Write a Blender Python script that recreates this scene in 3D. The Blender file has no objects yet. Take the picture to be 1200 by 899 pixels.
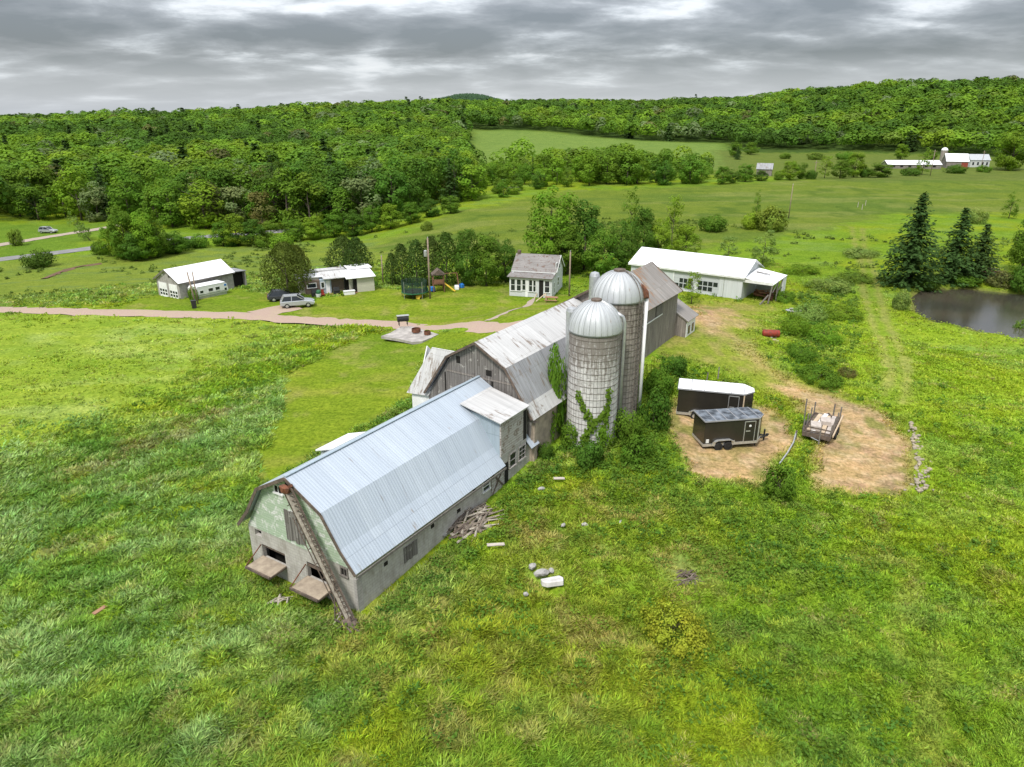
EXPO, SKYK, SUN_E = 1.4, 5.6, 1.5
import bpy, math, random
import numpy as np
from mathutils import Vector, Matrix
R_ = math.radians
PI = math.pi
rng = np.random.default_rng(11)
random.seed(5)
scene = bpy.context.scene
COL = scene.collection

# ------------------------------------------------------------------ camera model (used to turn measured photo positions into ground positions)
F, TH, CX, CY, CH = 832.0, R_(21.0), 600.0, 449.5, 26.0
CT, ST = math.cos(TH), math.sin(TH)
def ray(px, py):
    u = (px - CX) / F; v = (CY - py) / F
    return (u, CT + v * ST, -ST + v * CT)
def un(px, py, z=0.0):
    d = ray(px, py); t = (z - CH) / d[2]
    return (d[0] * t, d[1] * t, z)
def zat(px, py, y):
    d = ray(px, py); t = y / d[1]
    return CH + d[2] * t

# ------------------------------------------------------------------ terrain
BO = (-12.2, 34.6); BANG = -32.3
GX, GY = math.cos(R_(BANG)), math.sin(R_(BANG))       # along the gable of the white dairy barn
RX, RY = -GY, GX                                       # along its ridge
def wl(a, b):
    return (BO[0] + a * GX + b * RX, BO[1] + a * GY + b * RY)
def S(a, b, x):
    t = np.clip((np.asarray(x, float) - a) / (b - a), 0, 1)
    return t * t * (3 - 2 * t)
_cp = [(4.5, -1, 0), (4.5, 8, .4), (4.5, 14, 1.3), (4.5, 19, 1.8), (-4.6, -1, -.8), (-4.6, 9, .2), (-4.6, 18, 1.3), (8, 26, 2.0), (4, 26, 2.4),
       (4.6, 33, 3.6), (4.6, 40, 4.3), (4.6, 48, 4.2), (-4, 33, 2.8), (-4, 40, 3.4), (-3, 48, 3.2), (0, 44, 4.1), (9, 40, 2.6), (9, 48, 2.8), (13, 34, 1.0),
       (20, 30, .8), (12, 20, .8), (12, 10, .1), (14, 0, 0), (0, -10, -.3), (-14, 0, -.9), (-14, 14, 0), (-12, 28, .8), (16, 44, 1.4), (22, 52, 1.4)]
_cw = np.array([wl(a, b) + (z,) for a, b, z in _cp])
def _vn(ix, iy):
    h = (ix * 374761393 + iy * 668265263) & 0x7fffffff
    h = (h ^ (h >> 13)) * 1274126177 & 0x7fffffff
    return ((h ^ (h >> 16)) & 0xffff) / 65535.0
def vnoise(x, y, s=1.0, seed=0):
    x = np.asarray(x, float) * s + seed * 17.3 + 4000; y = np.asarray(y, float) * s + seed * 9.7 + 4000
    ix = np.floor(x).astype(np.int64); iy = np.floor(y).astype(np.int64)
    fx = x - ix; fy = y - iy
    fx = fx * fx * (3 - 2 * fx); fy = fy * fy * (3 - 2 * fy)
    a = _vn(ix, iy); b = _vn(ix + 1, iy); c = _vn(ix, iy + 1); d = _vn(ix + 1, iy + 1)
    return (a * (1 - fx) + b * fx) * (1 - fy) + (c * (1 - fx) + d * fx) * fy
def fbm(x, y, s=1.0, seed=0, oct=3):
    v = 0; a = .5; n = 0
    for k in range(oct):
        v = v + a * vnoise(x, y, s * 2 ** k, seed + k * 3); n += a; a *= .5
    return v / n
_qz = ([-300, 0, 300, 470, 520, 600, 760, 870, 950, 1050, 1200, 1500], [5, 6.5, 14, 20, 24, 25, 25, 27, 33, 39.5, 40, 39])
_q0 = ([0, 450, 560, 840, 900, 1200], [290, 300, 440, 450, 490, 490])
_q1 = ([0, 450, 560, 840, 1000, 1200], [760, 800, 1000, 1000, 870, 850])
def qcol(x, y):
    return 600 + 891 * np.asarray(x, float) / np.maximum(np.asarray(y, float), 1.0)
def H0(x, y):
    x = np.asarray(x, float); y = np.asarray(y, float)
    num = np.full(np.broadcast(x, y).shape, .05 * .5); den = np.full(num.shape, .05)
    for cx, cy, cz in _cw:
        w = np.exp(-((x - cx) ** 2 + (y - cy) ** 2) / (2 * 6.5 ** 2))
        num = num + w * cz; den = den + w
    z = num / den
    D = np.hypot(x, y); q = np.where(y > 1, np.clip(qcol(x, y), -400, 1600), 600)
    z = z - 5.5 * S(105, 185, D) * (1 - S(260, 430, D)) * (1 - S(330, 600, q)) * (y > 0)
    zr = np.interp(q, *_qz); d0 = np.interp(q, *_q0); d1 = np.interp(q, *_q1)
    t = np.clip((D - d0) / (d1 - d0), 0, 1); up = t * t * (3 - 2 * t)
    z = z + zr * up * (1 - .5 * S(0, 900, D - d1))
    z = z + (fbm(x, y, 1 / 160., 3) - .5) * 9 * S(300, 700, D) + (fbm(x, y, 1 / 60., 5) - .5) * 3.0 * S(120, 260, D)
    hx, hy = (548 - 600) / 891. * 2100, 2100
    z = z + 45 * np.exp(-(((x - hx) / 130.) ** 2 + ((y - hy) / 250.) ** 2))
    return z
def poly_sd(x, y, P):
    """signed distance to a polygon, negative inside"""
    x = np.asarray(x, float); y = np.asarray(y, float)
    P = np.asarray(P, float); n = len(P)
    d = np.full(x.shape, 1e18); ins = np.zeros(x.shape, bool)
    for i in range(n):
        ax, ay = P[i]; bx, by = P[(i + 1) % n]
        ex, ey = bx - ax, by - ay
        t = np.clip(((x - ax) * ex + (y - ay) * ey) / (ex * ex + ey * ey + 1e-12), 0, 1)
        d = np.minimum(d, (x - ax - t * ex) ** 2 + (y - ay - t * ey) ** 2)
        c = ((ay > y) != (by > y))
        ins ^= c & (x < (bx - ax) * (y - ay) / (by - ay + 1e-12) + ax)
    d = np.sqrt(d)
    return np.where(ins, -d, d)
def line_d(x, y, L):
    x = np.asarray(x, float); y = np.asarray(y, float)
    d = np.full(x.shape, 1e18)
    for (ax, ay), (bx, by) in zip(L[:-1], L[1:]):
        ex, ey = bx - ax, by - ay
        t = np.clip(((x - ax) * ex + (y - ay) * ey) / (ex * ex + ey * ey + 1e-12), 0, 1)
        d = np.minimum(d, (x - ax - t * ex) ** 2 + (y - ay - t * ey) ** 2)
    return np.sqrt(d)
def _march(px, py, fn):
    d = ray(px, py)
    t = 5.0; last = t
    while t < 6000:
        x, y, z = d[0] * t, d[1] * t, CH + d[2] * t
        if z < float(fn(x, y)):
            lo, hi = last, t
            for _ in range(24):
                m = (lo + hi) / 2
                if CH + d[2] * m < float(fn(d[0] * m, d[1] * m)): hi = m
                else: lo = m
            return (d[0] * hi, d[1] * hi)
        last = t; t += max(.6, t * .012)
    return (d[0] * 3000, d[1] * 3000)
def pts0(L):
    return [_march(px, py, H0) for px, py in L]
POND = pts0([(1072, 346), (1083, 338), (1130, 336), (1200, 343), (1290, 362), (1300, 395), (1215, 395), (1185, 392), (1150, 385), (1120, 378), (1098, 374), (1078, 364)])
_pc = np.mean(np.array(POND), axis=0)
PZ = float(H0(*_pc)) - .45
def H(x, y):
    z = H0(x, y)
    near = (np.abs(np.asarray(x) - _pc[0]) < 40) & (np.abs(np.asarray(y) - _pc[1]) < 40)
    if np.any(near):
        sd = poly_sd(x, y, POND)
        k = np.clip(.5 - sd / 3.0, 0, 1); k = k * k * (3 - 2 * k)
        z = np.where(near, z * (1 - k) + (PZ - .9) * k, z)
    return z
def hz(x, y): return float(H(np.float64(x), np.float64(y)))
def at(px, py):
    x, y = _march(px, py, H); return Vector((x, y, hz(x, y)))
def pts(L): return [tuple(at(*p)[:2]) for p in L]

# ------------------------------------------------------------------ object helpers
def link(o, parent=None):
    COL.objects.link(o)
    if parent is not None: o.parent = parent
    return o
def tag(o, label=None, cat=None, group=None, kind=None):
    if label: o['label'] = label
    if cat: o['category'] = cat
    if group: o['group'] = group
    if kind: o['kind'] = kind
    return o
def thing(name, label, cat, loc=(0, 0, 0), rz=0.0, group=None):
    o = bpy.data.objects.new(name, None); o.empty_display_size = .3
    link(o); o.location = loc; o.rotation_euler = (0, 0, rz)
    return tag(o, label, cat, group)
def copy_tree(o, parent=None):
    c = o.copy(); COL.objects.link(c)
    if parent is not None: c.parent = parent
    for ch in list(o.children): copy_tree(ch, c)
    return c

class MB:
    def __init__(s): s.v = []; s.f = []; s.uv = {}; s.m = Matrix()
    def add(s, vs, fs, uvs=None):
        n = len(s.v)
        s.v += [tuple(s.m @ Vector(p)) for p in vs]
        for i, f in enumerate(fs):
            if uvs: s.uv[len(s.f)] = uvs[i]
            s.f.append(tuple(n + k for k in f))
        return s
    def poly(s, *p): return s.add(p, [tuple(range(len(p)))])
    def box(s, x0, x1, y0, y1, z0, z1):
        v = [(x0, y0, z0), (x1, y0, z0), (x1, y1, z0), (x0, y1, z0), (x0, y0, z1), (x1, y0, z1), (x1, y1, z1), (x0, y1, z1)]
        return s.add(v, [(3, 2, 1, 0), (4, 5, 6, 7), (0, 1, 5, 4), (1, 2, 6, 5), (2, 3, 7, 6), (3, 0, 4, 7)])
    def bar(s, p, q, w, h=None):
        h = h or w
        p = Vector(p); q = Vector(q); d = (q - p).normalized()
        up = Vector((0, 0, 1)) if abs(d.z) < .95 else Vector((0, 1, 0))
        a = d.cross(up).normalized() * w / 2; b = a.cross(d).normalized() * h / 2
        v = [p - a - b, p + a - b, p + a + b, p - a + b, q - a - b, q + a - b, q + a + b, q - a + b]
        return s.add(v, [(3, 2, 1, 0), (4, 5, 6, 7), (0, 1, 5, 4), (1, 2, 6, 5), (2, 3, 7, 6), (3, 0, 4, 7)])
    def tube(s, P, rad, n=8, cap=True):
        P = [Vector(p) for p in P]
        if not isinstance(rad, (list, tuple)): rad = [rad] * len(P)
        rings = []; base = len(s.v)
        prev = None
        vs = []
        for i, p in enumerate(P):
            d = (P[min(i + 1, len(P) - 1)] - P[max(i - 1, 0)]).normalized()
            if prev is None:
                up = Vector((0, 0, 1)) if abs(d.z) < .9 else Vector((1, 0, 0))
                a = d.cross(up).normalized()
            else:
                a = (prev - d * prev.dot(d)).normalized()
            prev = a; b = d.cross(a)
            for k in range(n):
                t = 2 * PI * k / n
                vs.append(p + (a * math.cos(t) + b * math.sin(t)) * rad[i])
        fs = []
        for i in range(len(P) - 1):
            for k in range(n):
                fs.append((i * n + k, i * n + (k + 1) % n, (i + 1) * n + (k + 1) % n, (i + 1) * n + k))
        if cap:
            fs.append(tuple(range(n))[::-1]); fs.append(tuple((len(P) - 1) * n + k for k in range(n)))
        return s.add(vs, fs)
    def lathe(s, prof, n=32, cap=True, cx=0, cy=0):
        """prof: [(radius, z)] bottom to top; uv = arc length, height"""
        vs = []; fs = []; uvs = []
        for r, z in prof:
            for k in range(n):
                t = 2 * PI * k / n; vs.append((cx + r * math.cos(t), cy + r * math.sin(t), z))
        R0 = max(r for r, z in prof); acc = [0]
        for i in range(len(prof) - 1): acc.append(acc[-1] + math.hypot(prof[i + 1][0] - prof[i][0], prof[i + 1][1] - prof[i][1]))
        for i in range(len(prof) - 1):
            for k in range(n):
                fs.append((i * n + k, i * n + (k + 1) % n, (i + 1) * n + (k + 1) % n, (i + 1) * n + k))
                u0 = 2 * PI * R0 * k / n; u1 = 2 * PI * R0 * (k + 1) / n
                uvs.append([(u0, acc[i]), (u1, acc[i]), (u1, acc[i + 1]), (u0, acc[i + 1])])
        if cap:
            fs.append(tuple(range(n))[::-1]); uvs.append([(0, 0)] * n)
            fs.append(tuple((len(prof) - 1) * n + k for k in range(n))); uvs.append([(0, 0)] * n)
        return s.add(vs, fs, uvs)
    def slab(s, P, t):
        """polygon P thickened downwards along its normal by t"""
        P = [Vector(p) for p in P]
        n = (P[1] - P[0]).cross(P[2] - P[0]).normalized()
        if n.z < 0: P = P[::-1]; n = -n
        Q = [p - n * t for p in P]; k = len(P)
        fs = [tuple(range(k)), tuple(range(2 * k - 1, k - 1, -1))] + [(i, k + i, k + (i + 1) % k, (i + 1) % k) for i in range(k)]
        return s.add(P + Q, fs)
    def prism(s, prof, axis, t0, t1):
        """closed 2D profile extruded; axis 'y': prof is (x,z); axis 'x': prof is (y,z)"""
        k = len(prof)
        mk = (lambda p, t: (p[0], t, p[1])) if axis == 'y' else (lambda p, t: (t, p[0], p[1]))
        vs = [mk(p, t0) for p in prof] + [mk(p, t1) for p in prof]
        fs = [tuple(range(k)), tuple(range(2 * k - 1, k - 1, -1))] + [(i, (i + 1) % k, k + (i + 1) % k, k + i) for i in range(k)]
        return s.add(vs, fs)
    def blob(s, c, r, n=1, seed=0, flat=1.0):
        import bmesh
        bm = bmesh.new(); bmesh.ops.create_icosphere(bm, subdivisions=n, radius=1)
        rr = random.Random(seed)
        r = (r, r, r) if not isinstance(r, (tuple, list)) else r
        vs = []
        for v in bm.verts:
            k = rr.uniform(.78, 1.12)
            vs.append((c[0] + v.co.x * r[0] * k, c[1] + v.co.y * r[1] * k, c[2] + v.co.z * r[2] * k))
        fs = [tuple(v.index for v in f.verts) for f in bm.faces]
        bm.free()
        return s.add(vs, fs)
    def build(s, name, mat, parent=None, smooth=False, bevel=0):
        import bmesh
        me = bpy.data.meshes.new(name); me.from_pydata(s.v, [], s.f)
        bm = bmesh.new(); bm.from_mesh(me)
        bm.faces.ensure_lookup_table()
        uvl = bm.loops.layers.uv.new('UVMap')
        bmesh.ops.recalc_face_normals(bm, faces=bm.faces)
        for f in bm.faces:
            cu = s.uv.get(f.index)
            if cu:
                vm = {s.f[f.index][i]: cu[i] for i in range(len(cu))}
                for l in f.loops: l[uvl].uv = vm[l.vert.index]
                continue
            n = f.normal
            if abs(n.z) > .985: u = Vector((1, 0, 0)); w = Vector((0, 1, 0))
            else:
                u = Vector((0, 0, 1)).cross(n).normalized(); w = n.cross(u)
            for l in f.loops: l[uvl].uv = (l.vert.co.dot(u), l.vert.co.dot(w))
            if smooth: f.smooth = True
        if smooth:
            for f in bm.faces: f.smooth = True
        bm.to_mesh(me); bm.free()
        o = bpy.data.objects.new(name, me); link(o, parent)
        if mat: me.materials.append(mat)
        if bevel:
            md = o.modifiers.new('bevel', 'BEVEL'); md.width = bevel; md.segments = 2; md.limit_method = 'ANGLE'
        return o

def np_mesh(name, V, Fc, mat, parent=None, col=None, smooth=False):
    """V (N,3) float, Fc (M,k) int, col (N,3) per-vertex colour of the thing itself"""
    me = bpy.data.meshes.new(name)
    V = np.ascontiguousarray(V, np.float32); Fc = np.ascontiguousarray(Fc, np.int32); k = Fc.shape[1]
    me.vertices.add(len(V)); me.vertices.foreach_set('co', V.ravel())
    me.loops.add(Fc.size); me.loops.foreach_set('vertex_index', Fc.ravel())
    me.polygons.add(len(Fc))
    me.polygons.foreach_set('loop_start', np.arange(0, Fc.size, k, dtype=np.int32))
    if smooth: me.polygons.foreach_set('use_smooth', np.ones(len(Fc), bool))
    me.update(calc_edges=True)
    if col is not None:
        a = me.attributes.new('col', 'FLOAT_COLOR', 'POINT')
        c = np.ones((len(V), 4), np.float32); c[:, :3] = col
        a.data.foreach_set('color', c.ravel())
    if mat: me.materials.append(mat)
    if name is None: return me
    o = bpy.data.objects.new(name, me); link(o, parent)
    return o

# ------------------------------------------------------------------ materials
class NT:
    def __init__(s, name):
        s.mat = bpy.data.materials.new(name); s.mat.use_nodes = True
        s.t = s.mat.node_tree; s.b = s.t.nodes['Principled BSDF']; s.out = s.t.nodes['Material Output']
    def n(s, typ, **kw):
        x = s.t.nodes.new(typ)
        for k, v in kw.items(): setattr(x, k, v)
        return x
    def l(s, a, b): s.t.links.new(a, b)
    def coord(s, kind='UV', scale=(1, 1, 1), rot=(0, 0, 0)):
        c = s.n('ShaderNodeTexCoord'); m = s.n('ShaderNodeMapping')
        m.inputs['Scale'].default_value = scale; m.inputs['Rotation'].default_value = rot
        s.l(c.outputs[kind], m.inputs['Vector']); return m.outputs[0]
    def noise(s, vec, scale, detail=4, rough=.55, dist=0):
        x = s.n('ShaderNodeTexNoise'); x.inputs['Scale'].default_value = scale; x.inputs['Detail'].default_value = detail
        x.inputs['Roughness'].default_value = rough; x.inputs['Distortion'].default_value = dist
        s.l(vec, x.inputs['Vector']); return x.outputs['Fac']
    def ramp(s, fac, stops):
        x = s.n('ShaderNodeValToRGB'); e = x.color_ramp.elements
        while len(e) > 1: e.remove(e[-1])
        e[0].position = stops[0][0]; e[0].color = (*stops[0][1], 1) if hasattr(stops[0][1], '__len__') else (*[stops[0][1]] * 3, 1)
        for p, c in stops[1:]:
            k = e.new(p); k.color = (*c, 1) if hasattr(c, '__len__') else (c, c, c, 1)
        s.l(fac, x.inputs['Fac']); return x.outputs['Color']
    def mix(s, fac, a, b, mode='MIX'):
        x = s.n('ShaderNodeMix', data_type='RGBA', blend_type=mode)
        for i, v in ((0, fac), (6, a), (7, b)):
            if isinstance(v, (int, float)): x.inputs[i].default_value = v if i == 0 else (v, v, v, 1)
            elif isinstance(v, tuple): x.inputs[i].default_value = (*v, 1)
            else: s.l(v, x.inputs[i])
        return x.outputs[2]
    def math(s, op, a, b=0.0):
        x = s.n('ShaderNodeMath', operation=op)
        for i, v in ((0, a), (1, b)):
            if isinstance(v, (int, float)): x.inputs[i].default_value = v
            else: s.l(v, x.inputs[i])
        return x.outputs[0]
    def bump(s, h, strength=.3, dist=.02):
        x = s.n('ShaderNodeBump'); x.inputs['Strength'].default_value = strength; x.inputs['Distance'].default_value = dist
        s.l(h, x.inputs['Height']); s.l(x.outputs[0], s.b.inputs['Normal'])
    def fin(s, col, rough=.8, metal=0.0, spec=.3):
        if isinstance(col, tuple): s.b.inputs['Base Color'].default_value = (*col, 1)
        else: s.l(col, s.b.inputs['Base Color'])
        if isinstance(rough, (int, float)): s.b.inputs['Roughness'].default_value = rough
        else: s.l(rough, s.b.inputs['Roughness'])
        s.b.inputs['Metallic'].default_value = metal
        s.b.inputs['Specular IOR Level'].default_value = spec
        return s.mat

def m_plain(name, c, c2=None, scale=3, rough=.7, metal=0, spec=.3, bump=0, kind='Object'):
    t = NT(name); c2 = c2 or tuple(x * .75 for x in c)
    v = t.coord(kind)
    f = t.noise(v, scale, 5, .6)
    col = t.mix(t.ramp(f, [(.35, 0), (.65, 1)]), c, c2)
    if bump: t.bump(f, bump, .03)
    return t.fin(col, rough, metal, spec)

def m_metal_roof(name, c, c2, rust=None, rustamt=.0, rib=.23, rough=.45, sheet=3.2, metal=.0, dirty=.25):
    """corrugated sheet roofing, ribs run up the slope; uv in metres"""
    t = NT(name)
    uv = t.coord('UV'); sx = t.n('ShaderNodeSeparateXYZ'); t.l(uv, sx.inputs[0])
    u, v = sx.outputs[0], sx.outputs[1]
    w = t.math('SINE', t.math('MULTIPLY', u, 2 * PI / rib))
    seam = t.math('LESS_THAN', t.math('FRACT', t.math('DIVIDE', u, .92)), .045)
    seamh = t.math('LESS_THAN', t.math('FRACT', t.math('DIVIDE', v, sheet)), .012)
    # each sheet weathers a little differently
    vm = t.n('ShaderNodeCombineXYZ')
    t.l(t.math('FLOOR', t.math('DIVIDE', u, .92)), vm.inputs[0]); t.l(t.math('FLOOR', t.math('DIVIDE', v, sheet)), vm.inputs[1])
    wn = t.n('ShaderNodeTexWhiteNoise', noise_dimensions='2D'); t.l(vm.outputs[0], wn.inputs['Vector'])
    st = t.noise(t.coord('UV', (1.6, .12, 1)), 2.0, 5, .6)
    big = t.noise(t.coord('UV', (.3, .3, 1)), 1.0, 3, .5)
    col = t.mix(t.math('MULTIPLY', wn.outputs['Value'], .6), c, c2)
    col = t.mix(t.math('MULTIPLY', t.ramp(st, [(.42, 0), (.75, 1)]), dirty), col, tuple(x * .55 for x in c2))
    col = t.mix(t.math('MULTIPLY', t.ramp(big, [(.4, 0), (.7, 1)]), dirty), col, c2)
    if rust:
        rn = t.noise(t.coord('UV', (1.0, .28, 1)), 2.3, 6, .7, .6)
        rn2 = t.noise(t.coord('UV', (.22, .22, 1)), 1.3, 2, .5)
        k = t.math('ADD', rn, t.math('MULTIPLY', t.math('SUBTRACT', rn2, .5), .5))
        col = t.mix(t.ramp(k, [(.62 - rustamt, 0), (.70 - rustamt, 1)]), col, rust)
    col = t.mix(t.math('MULTIPLY', seam, .28), col, tuple(x * .5 for x in c2))
    col = t.mix(t.math('MULTIPLY', seamh, .35), col, tuple(x * .45 for x in c2))
    t.bump(w, .35, .02)
    return t.fin(col, rough, metal, .4)

def m_planks(name, c, c2, c3, width=.22, horiz=False, rough=.85, gap=.07, gapc=(.02, .018, .015), streak=1.0, patch=None, patchamt=0.0):
    """boards; vertical unless horiz; uv in metres"""
    t = NT(name)
    uv = t.coord('UV'); sx = t.n('ShaderNodeSeparateXYZ'); t.l(uv, sx.inputs[0])
    u, v = (sx.outputs[1], sx.outputs[0]) if horiz else (sx.outputs[0], sx.outputs[1])
    bx = t.math('DIVIDE', u, width)
    cell = t.math('FLOOR', bx); fr = t.math('FRACT', bx)
    cv = t.n('ShaderNodeCombineXYZ'); t.l(cell, cv.inputs[0]); t.l(t.math('FLOOR', t.math('DIVIDE', t.math('ADD', v, t.math('MULTIPLY', cell, 1.37)), 3.4)), cv.inputs[1])
    wn = t.n('ShaderNodeTexWhiteNoise', noise_dimensions='2D'); t.l(cv.outputs[0], wn.inputs['Vector'])
    sc = (.35, 7, 1) if horiz else (7, .35, 1)
    st = t.noise(t.coord('UV', sc), 1.3, 6, .65)
    bg = t.noise(t.coord('UV', (.5, .5, 1)), 1.2, 4, .6)
    col = t.mix(wn.outputs['Value'], c, c2)
    col = t.mix(t.math('MULTIPLY', t.ramp(st, [(.4, 0), (.66, 1)]), .75 * streak), col, c3)
    col = t.mix(t.math('MULTIPLY', t.ramp(bg, [(.4, 0), (.7, 1)]), .5), col, c2)
    if patch:
        pn = t.noise(t.coord('UV', (1.0, .9, 1)), 1.6, 5, .7, .4)
        col = t.mix(t.ramp(pn, [(.60 - patchamt, 0), (.66 - patchamt, 1)]), col, patch)
    g = t.math('LESS_THAN', fr, gap)
    col = t.mix(t.math('MULTIPLY', g, .8), col, gapc)
    h = t.math('ADD', t.math('SUBTRACT', 1.0, g), t.math('MULTIPLY', wn.outputs['Value'], .5))
    t.bump(h, .6, .02)
    return t.fin(col, rough, 0, .2)

def m_block(name, c, c2, mortar, bw=.4, bh=.2, stain=(.12, .11, .09), stainamt=.0, rough=.9):
    t = NT(name)
    uv = t.coord('UV')
    br = t.n('ShaderNodeTexBrick'); t.l(uv, br.inputs['Vector'])
    br.inputs['Scale'].default_value = 1; br.inputs['Brick Width'].default_value = bw; br.inputs['Row Height'].default_value = bh
    br.inputs['Mortar Size'].default_value = .012; br.inputs['Color1'].default_value = (*c, 1); br.inputs['Color2'].default_value = (*c2, 1)
    br.inputs['Mortar'].default_value = (*mortar, 1); br.inputs['Bias'].default_value = -.2
    n1 = t.noise(t.coord('UV', (1.2, .5, 1)), 1.5, 6, .65)
    n2 = t.noise(uv, 14, 3, .6)
    col = t.mix(t.ramp(n1, [(.5 - stainamt, 0), (.72 - stainamt, .8)]), br.outputs['Color'], stain)
    col = t.mix(t.math('MULTIPLY', n2, .3), col, tuple(x * .7 for x in c))
    t.bump(br.outputs['Fac'], -.4, .012)
    return t.fin(col, rough, 0, .2)

def m_stave(name, c, c2, dark, lo, hi):
    """concrete silo staves: tall blocks in bands; bands of grime run down from the top (lo..hi: share of dark by height in metres)"""
    t = NT(name)
    uv = t.coord('UV'); sx = t.n('ShaderNodeSeparateXYZ'); t.l(uv, sx.inputs[0])
    br = t.n('ShaderNodeTexBrick'); t.l(t.coord('UV', (1, 1, 1), (0, 0, PI / 2)), br.inputs['Vector'])
    br.inputs['Scale'].default_value = 1; br.inputs['Brick Width'].default_value = .76; br.inputs['Row Height'].default_value = .27
    br.inputs['Mortar Size'].default_value = .022; br.inputs['Color1'].default_value = (*c, 1); br.inputs['Color2'].default_value = (*c2, 1)
    br.inputs['Mortar'].default_value = (*[x * .55 for x in c2], 1)
    st = t.noise(t.coord('UV', (3.6, .5, 1)), 1.2, 6, .7)
    st2 = t.noise(t.coord('UV', (1.0, 1.0, 1)), 4.0, 5, .7)
    hgt = t.n('ShaderNodeMapRange'); t.l(sx.outputs[1], hgt.inputs[0])
    hgt.inputs[1].default_value = lo; hgt.inputs[2].default_value = hi; hgt.inputs[3].default_value = -.16; hgt.inputs[4].default_value = .17
    k = t.math('ADD', t.math('ADD', t.math('MULTIPLY', st, .65), t.math('MULTIPLY', st2, .35)), hgt.outputs[0])
    col = t.mix(t.ramp(k, [(.5, 0), (.62, .85)]), br.outputs['Color'], dark)
    t.bump(br.outputs['Fac'], -.5, .02)
    return t.fin(col, .9, 0, .2)

def m_leaf(name, transl=.3):
    """foliage: colour from the mesh's own 'col' attribute times the object's colour"""
    t = NT(name)
    a = t.n('ShaderNodeAttribute', attribute_name='col'); oi = t.n('ShaderNodeObjectInfo')
    col = t.mix(1.0, a.outputs['Color'], oi.outputs['Color'], 'MULTIPLY')
    t.fin(col, .7, 0, .06)
    tr = t.n('ShaderNodeBsdfTranslucent'); t.l(t.mix(1.0, col, (1.15, 1.1, .6), 'MULTIPLY'), tr.inputs['Color'])
    mx = t.n('ShaderNodeMixShader'); mx.inputs[0].default_value = transl
    t.l(t.b.outputs[0], mx.inputs[1]); t.l(tr.outputs[0], mx.inputs[2]); t.l(mx.outputs[0], t.out.inputs['Surface'])
    return t.mat

def m_glass(name, c=(.02, .025, .03)):
    t = NT(name); return t.fin(c, .08, 0, .6)

M = {}
M['leaf'] = m_leaf('leaves', .35)
M['grassblade'] = m_leaf('grass_blades', .42)
M['bark'] = m_plain('bark', (.13, .10, .08), (.06, .05, .04), 6, .9)
M['palebark'] = m_plain('pale_dead_wood', (.42, .38, .31), (.25, .22, .18), 5, .9)
M['glass'] = m_glass('window_glass')
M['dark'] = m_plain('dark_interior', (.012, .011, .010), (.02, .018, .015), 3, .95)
M['blueroof'] = m_metal_roof('pale_blue_metal_roof', (.42, .47, .53), (.355, .405, .47), rib=.20, rough=.45, sheet=3.7, dirty=.28, rust=(.25, .22, .20), rustamt=-.04)
M['oldwhiteroof'] = m_metal_roof('old_white_metal_roof', (.56, .555, .55), (.45, .445, .44), rust=(.22, .18, .15), rustamt=.045, rib=.2, rough=.55, sheet=2.4, dirty=.55)
M['greyroof'] = m_metal_roof('galvanised_roof', (.35, .36, .375), (.24, .24, .25), rust=(.19, .16, .14), rustamt=.06, rib=.2, rough=.5, sheet=2.4, dirty=.85)
M['rustroof'] = m_metal_roof('weathered_grey_roof', (.30, .28, .26), (.19, .17, .155), rust=(.24, .145, .085), rustamt=.05, rib=.25, rough=.7, sheet=2.6, dirty=.7)
M['whiteroof'] = m_metal_roof('white_metal_roof', (.82, .82, .83), (.76, .76, .78), rib=.3, rough=.45, sheet=4, dirty=.08)
M['shingle'] = m_planks('grey_shingles', (.25, .235, .225), (.17, .158, .15), (.32, .30, .29), .16, True, .9, .08, (.09, .08, .08), .8, (.15, .105, .085), .05)
M['barnwood'] = m_planks('grey_barn_boards', (.28, .265, .25), (.16, .145, .135), (.075, .065, .06), .24, False, .9, .09, patch=(.40, .38, .35), patchamt=.0)
M['barnwood2'] = m_planks('grey_brown_barn_boards', (.33, .295, .265), (.23, .205, .185), (.11, .095, .085), .24, False, .9, .07)
M['greensiding'] = m_planks('pale_green_clapboard', (.39, .48, .355), (.34, .43, .31), (.44, .49, .42), .17, True, .8, .09, (.16, .19, .15), .5, (.62, .63, .60), .09)
M['whitesiding'] = m_planks('white_clapboard', (.62, .63, .64), (.55, .57, .58), (.44, .45, .45), .16, True, .7, .08, (.35, .36, .38), .5)
M['whitewall'] = m_planks('white_sheet_wall', (.62, .64, .66), (.54, .57, .59), (.38, .38, .37), .75, False, .6, .025, (.35, .36, .38), .6)
M['block'] = m_block('whitewashed_block', (.48, .46, .425), (.41, .39, .36), (.32, .30, .28), stain=(.25, .225, .19), stainamt=.05)
M['greyblock'] = m_block('grey_block', (.40, .38, .36), (.31, .295, .28), (.25, .24, .23), stain=(.2, .18, .16), stainamt=.02)
M['stonewall'] = m_plain('tan_plastered_stone', (.44, .36, .28), (.26, .22, .18), 1.6, .9, bump=.4)
M['oldpaint'] = m_planks('peeling_white_boards', (.50, .49, .47), (.42, .40, .38), (.28, .24, .21), .2, True, .85, .1, (.08, .07, .06), 1.0, (.24, .20, .17), .08)
M['plywood'] = m_plain('weathered_plywood', (.40, .33, .25), (.26, .21, .16), 2.2, .85, bump=.15)
M['rustywood'] = m_plain('rusty_brown_wood', (.16, .12, .095), (.075, .06, .05), 4, .9)
M['rust'] = m_plain('rusted_steel', (.20, .075, .04), (.09, .045, .03), 4, .85)
M['redrust'] = m_plain('red_brown_tank', (.30, .035, .02), (.14, .03, .02), 3, .6)
M['white'] = m_plain('white_paint', (.80, .80, .80), (.70, .70, .70), 2, .5)
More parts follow.
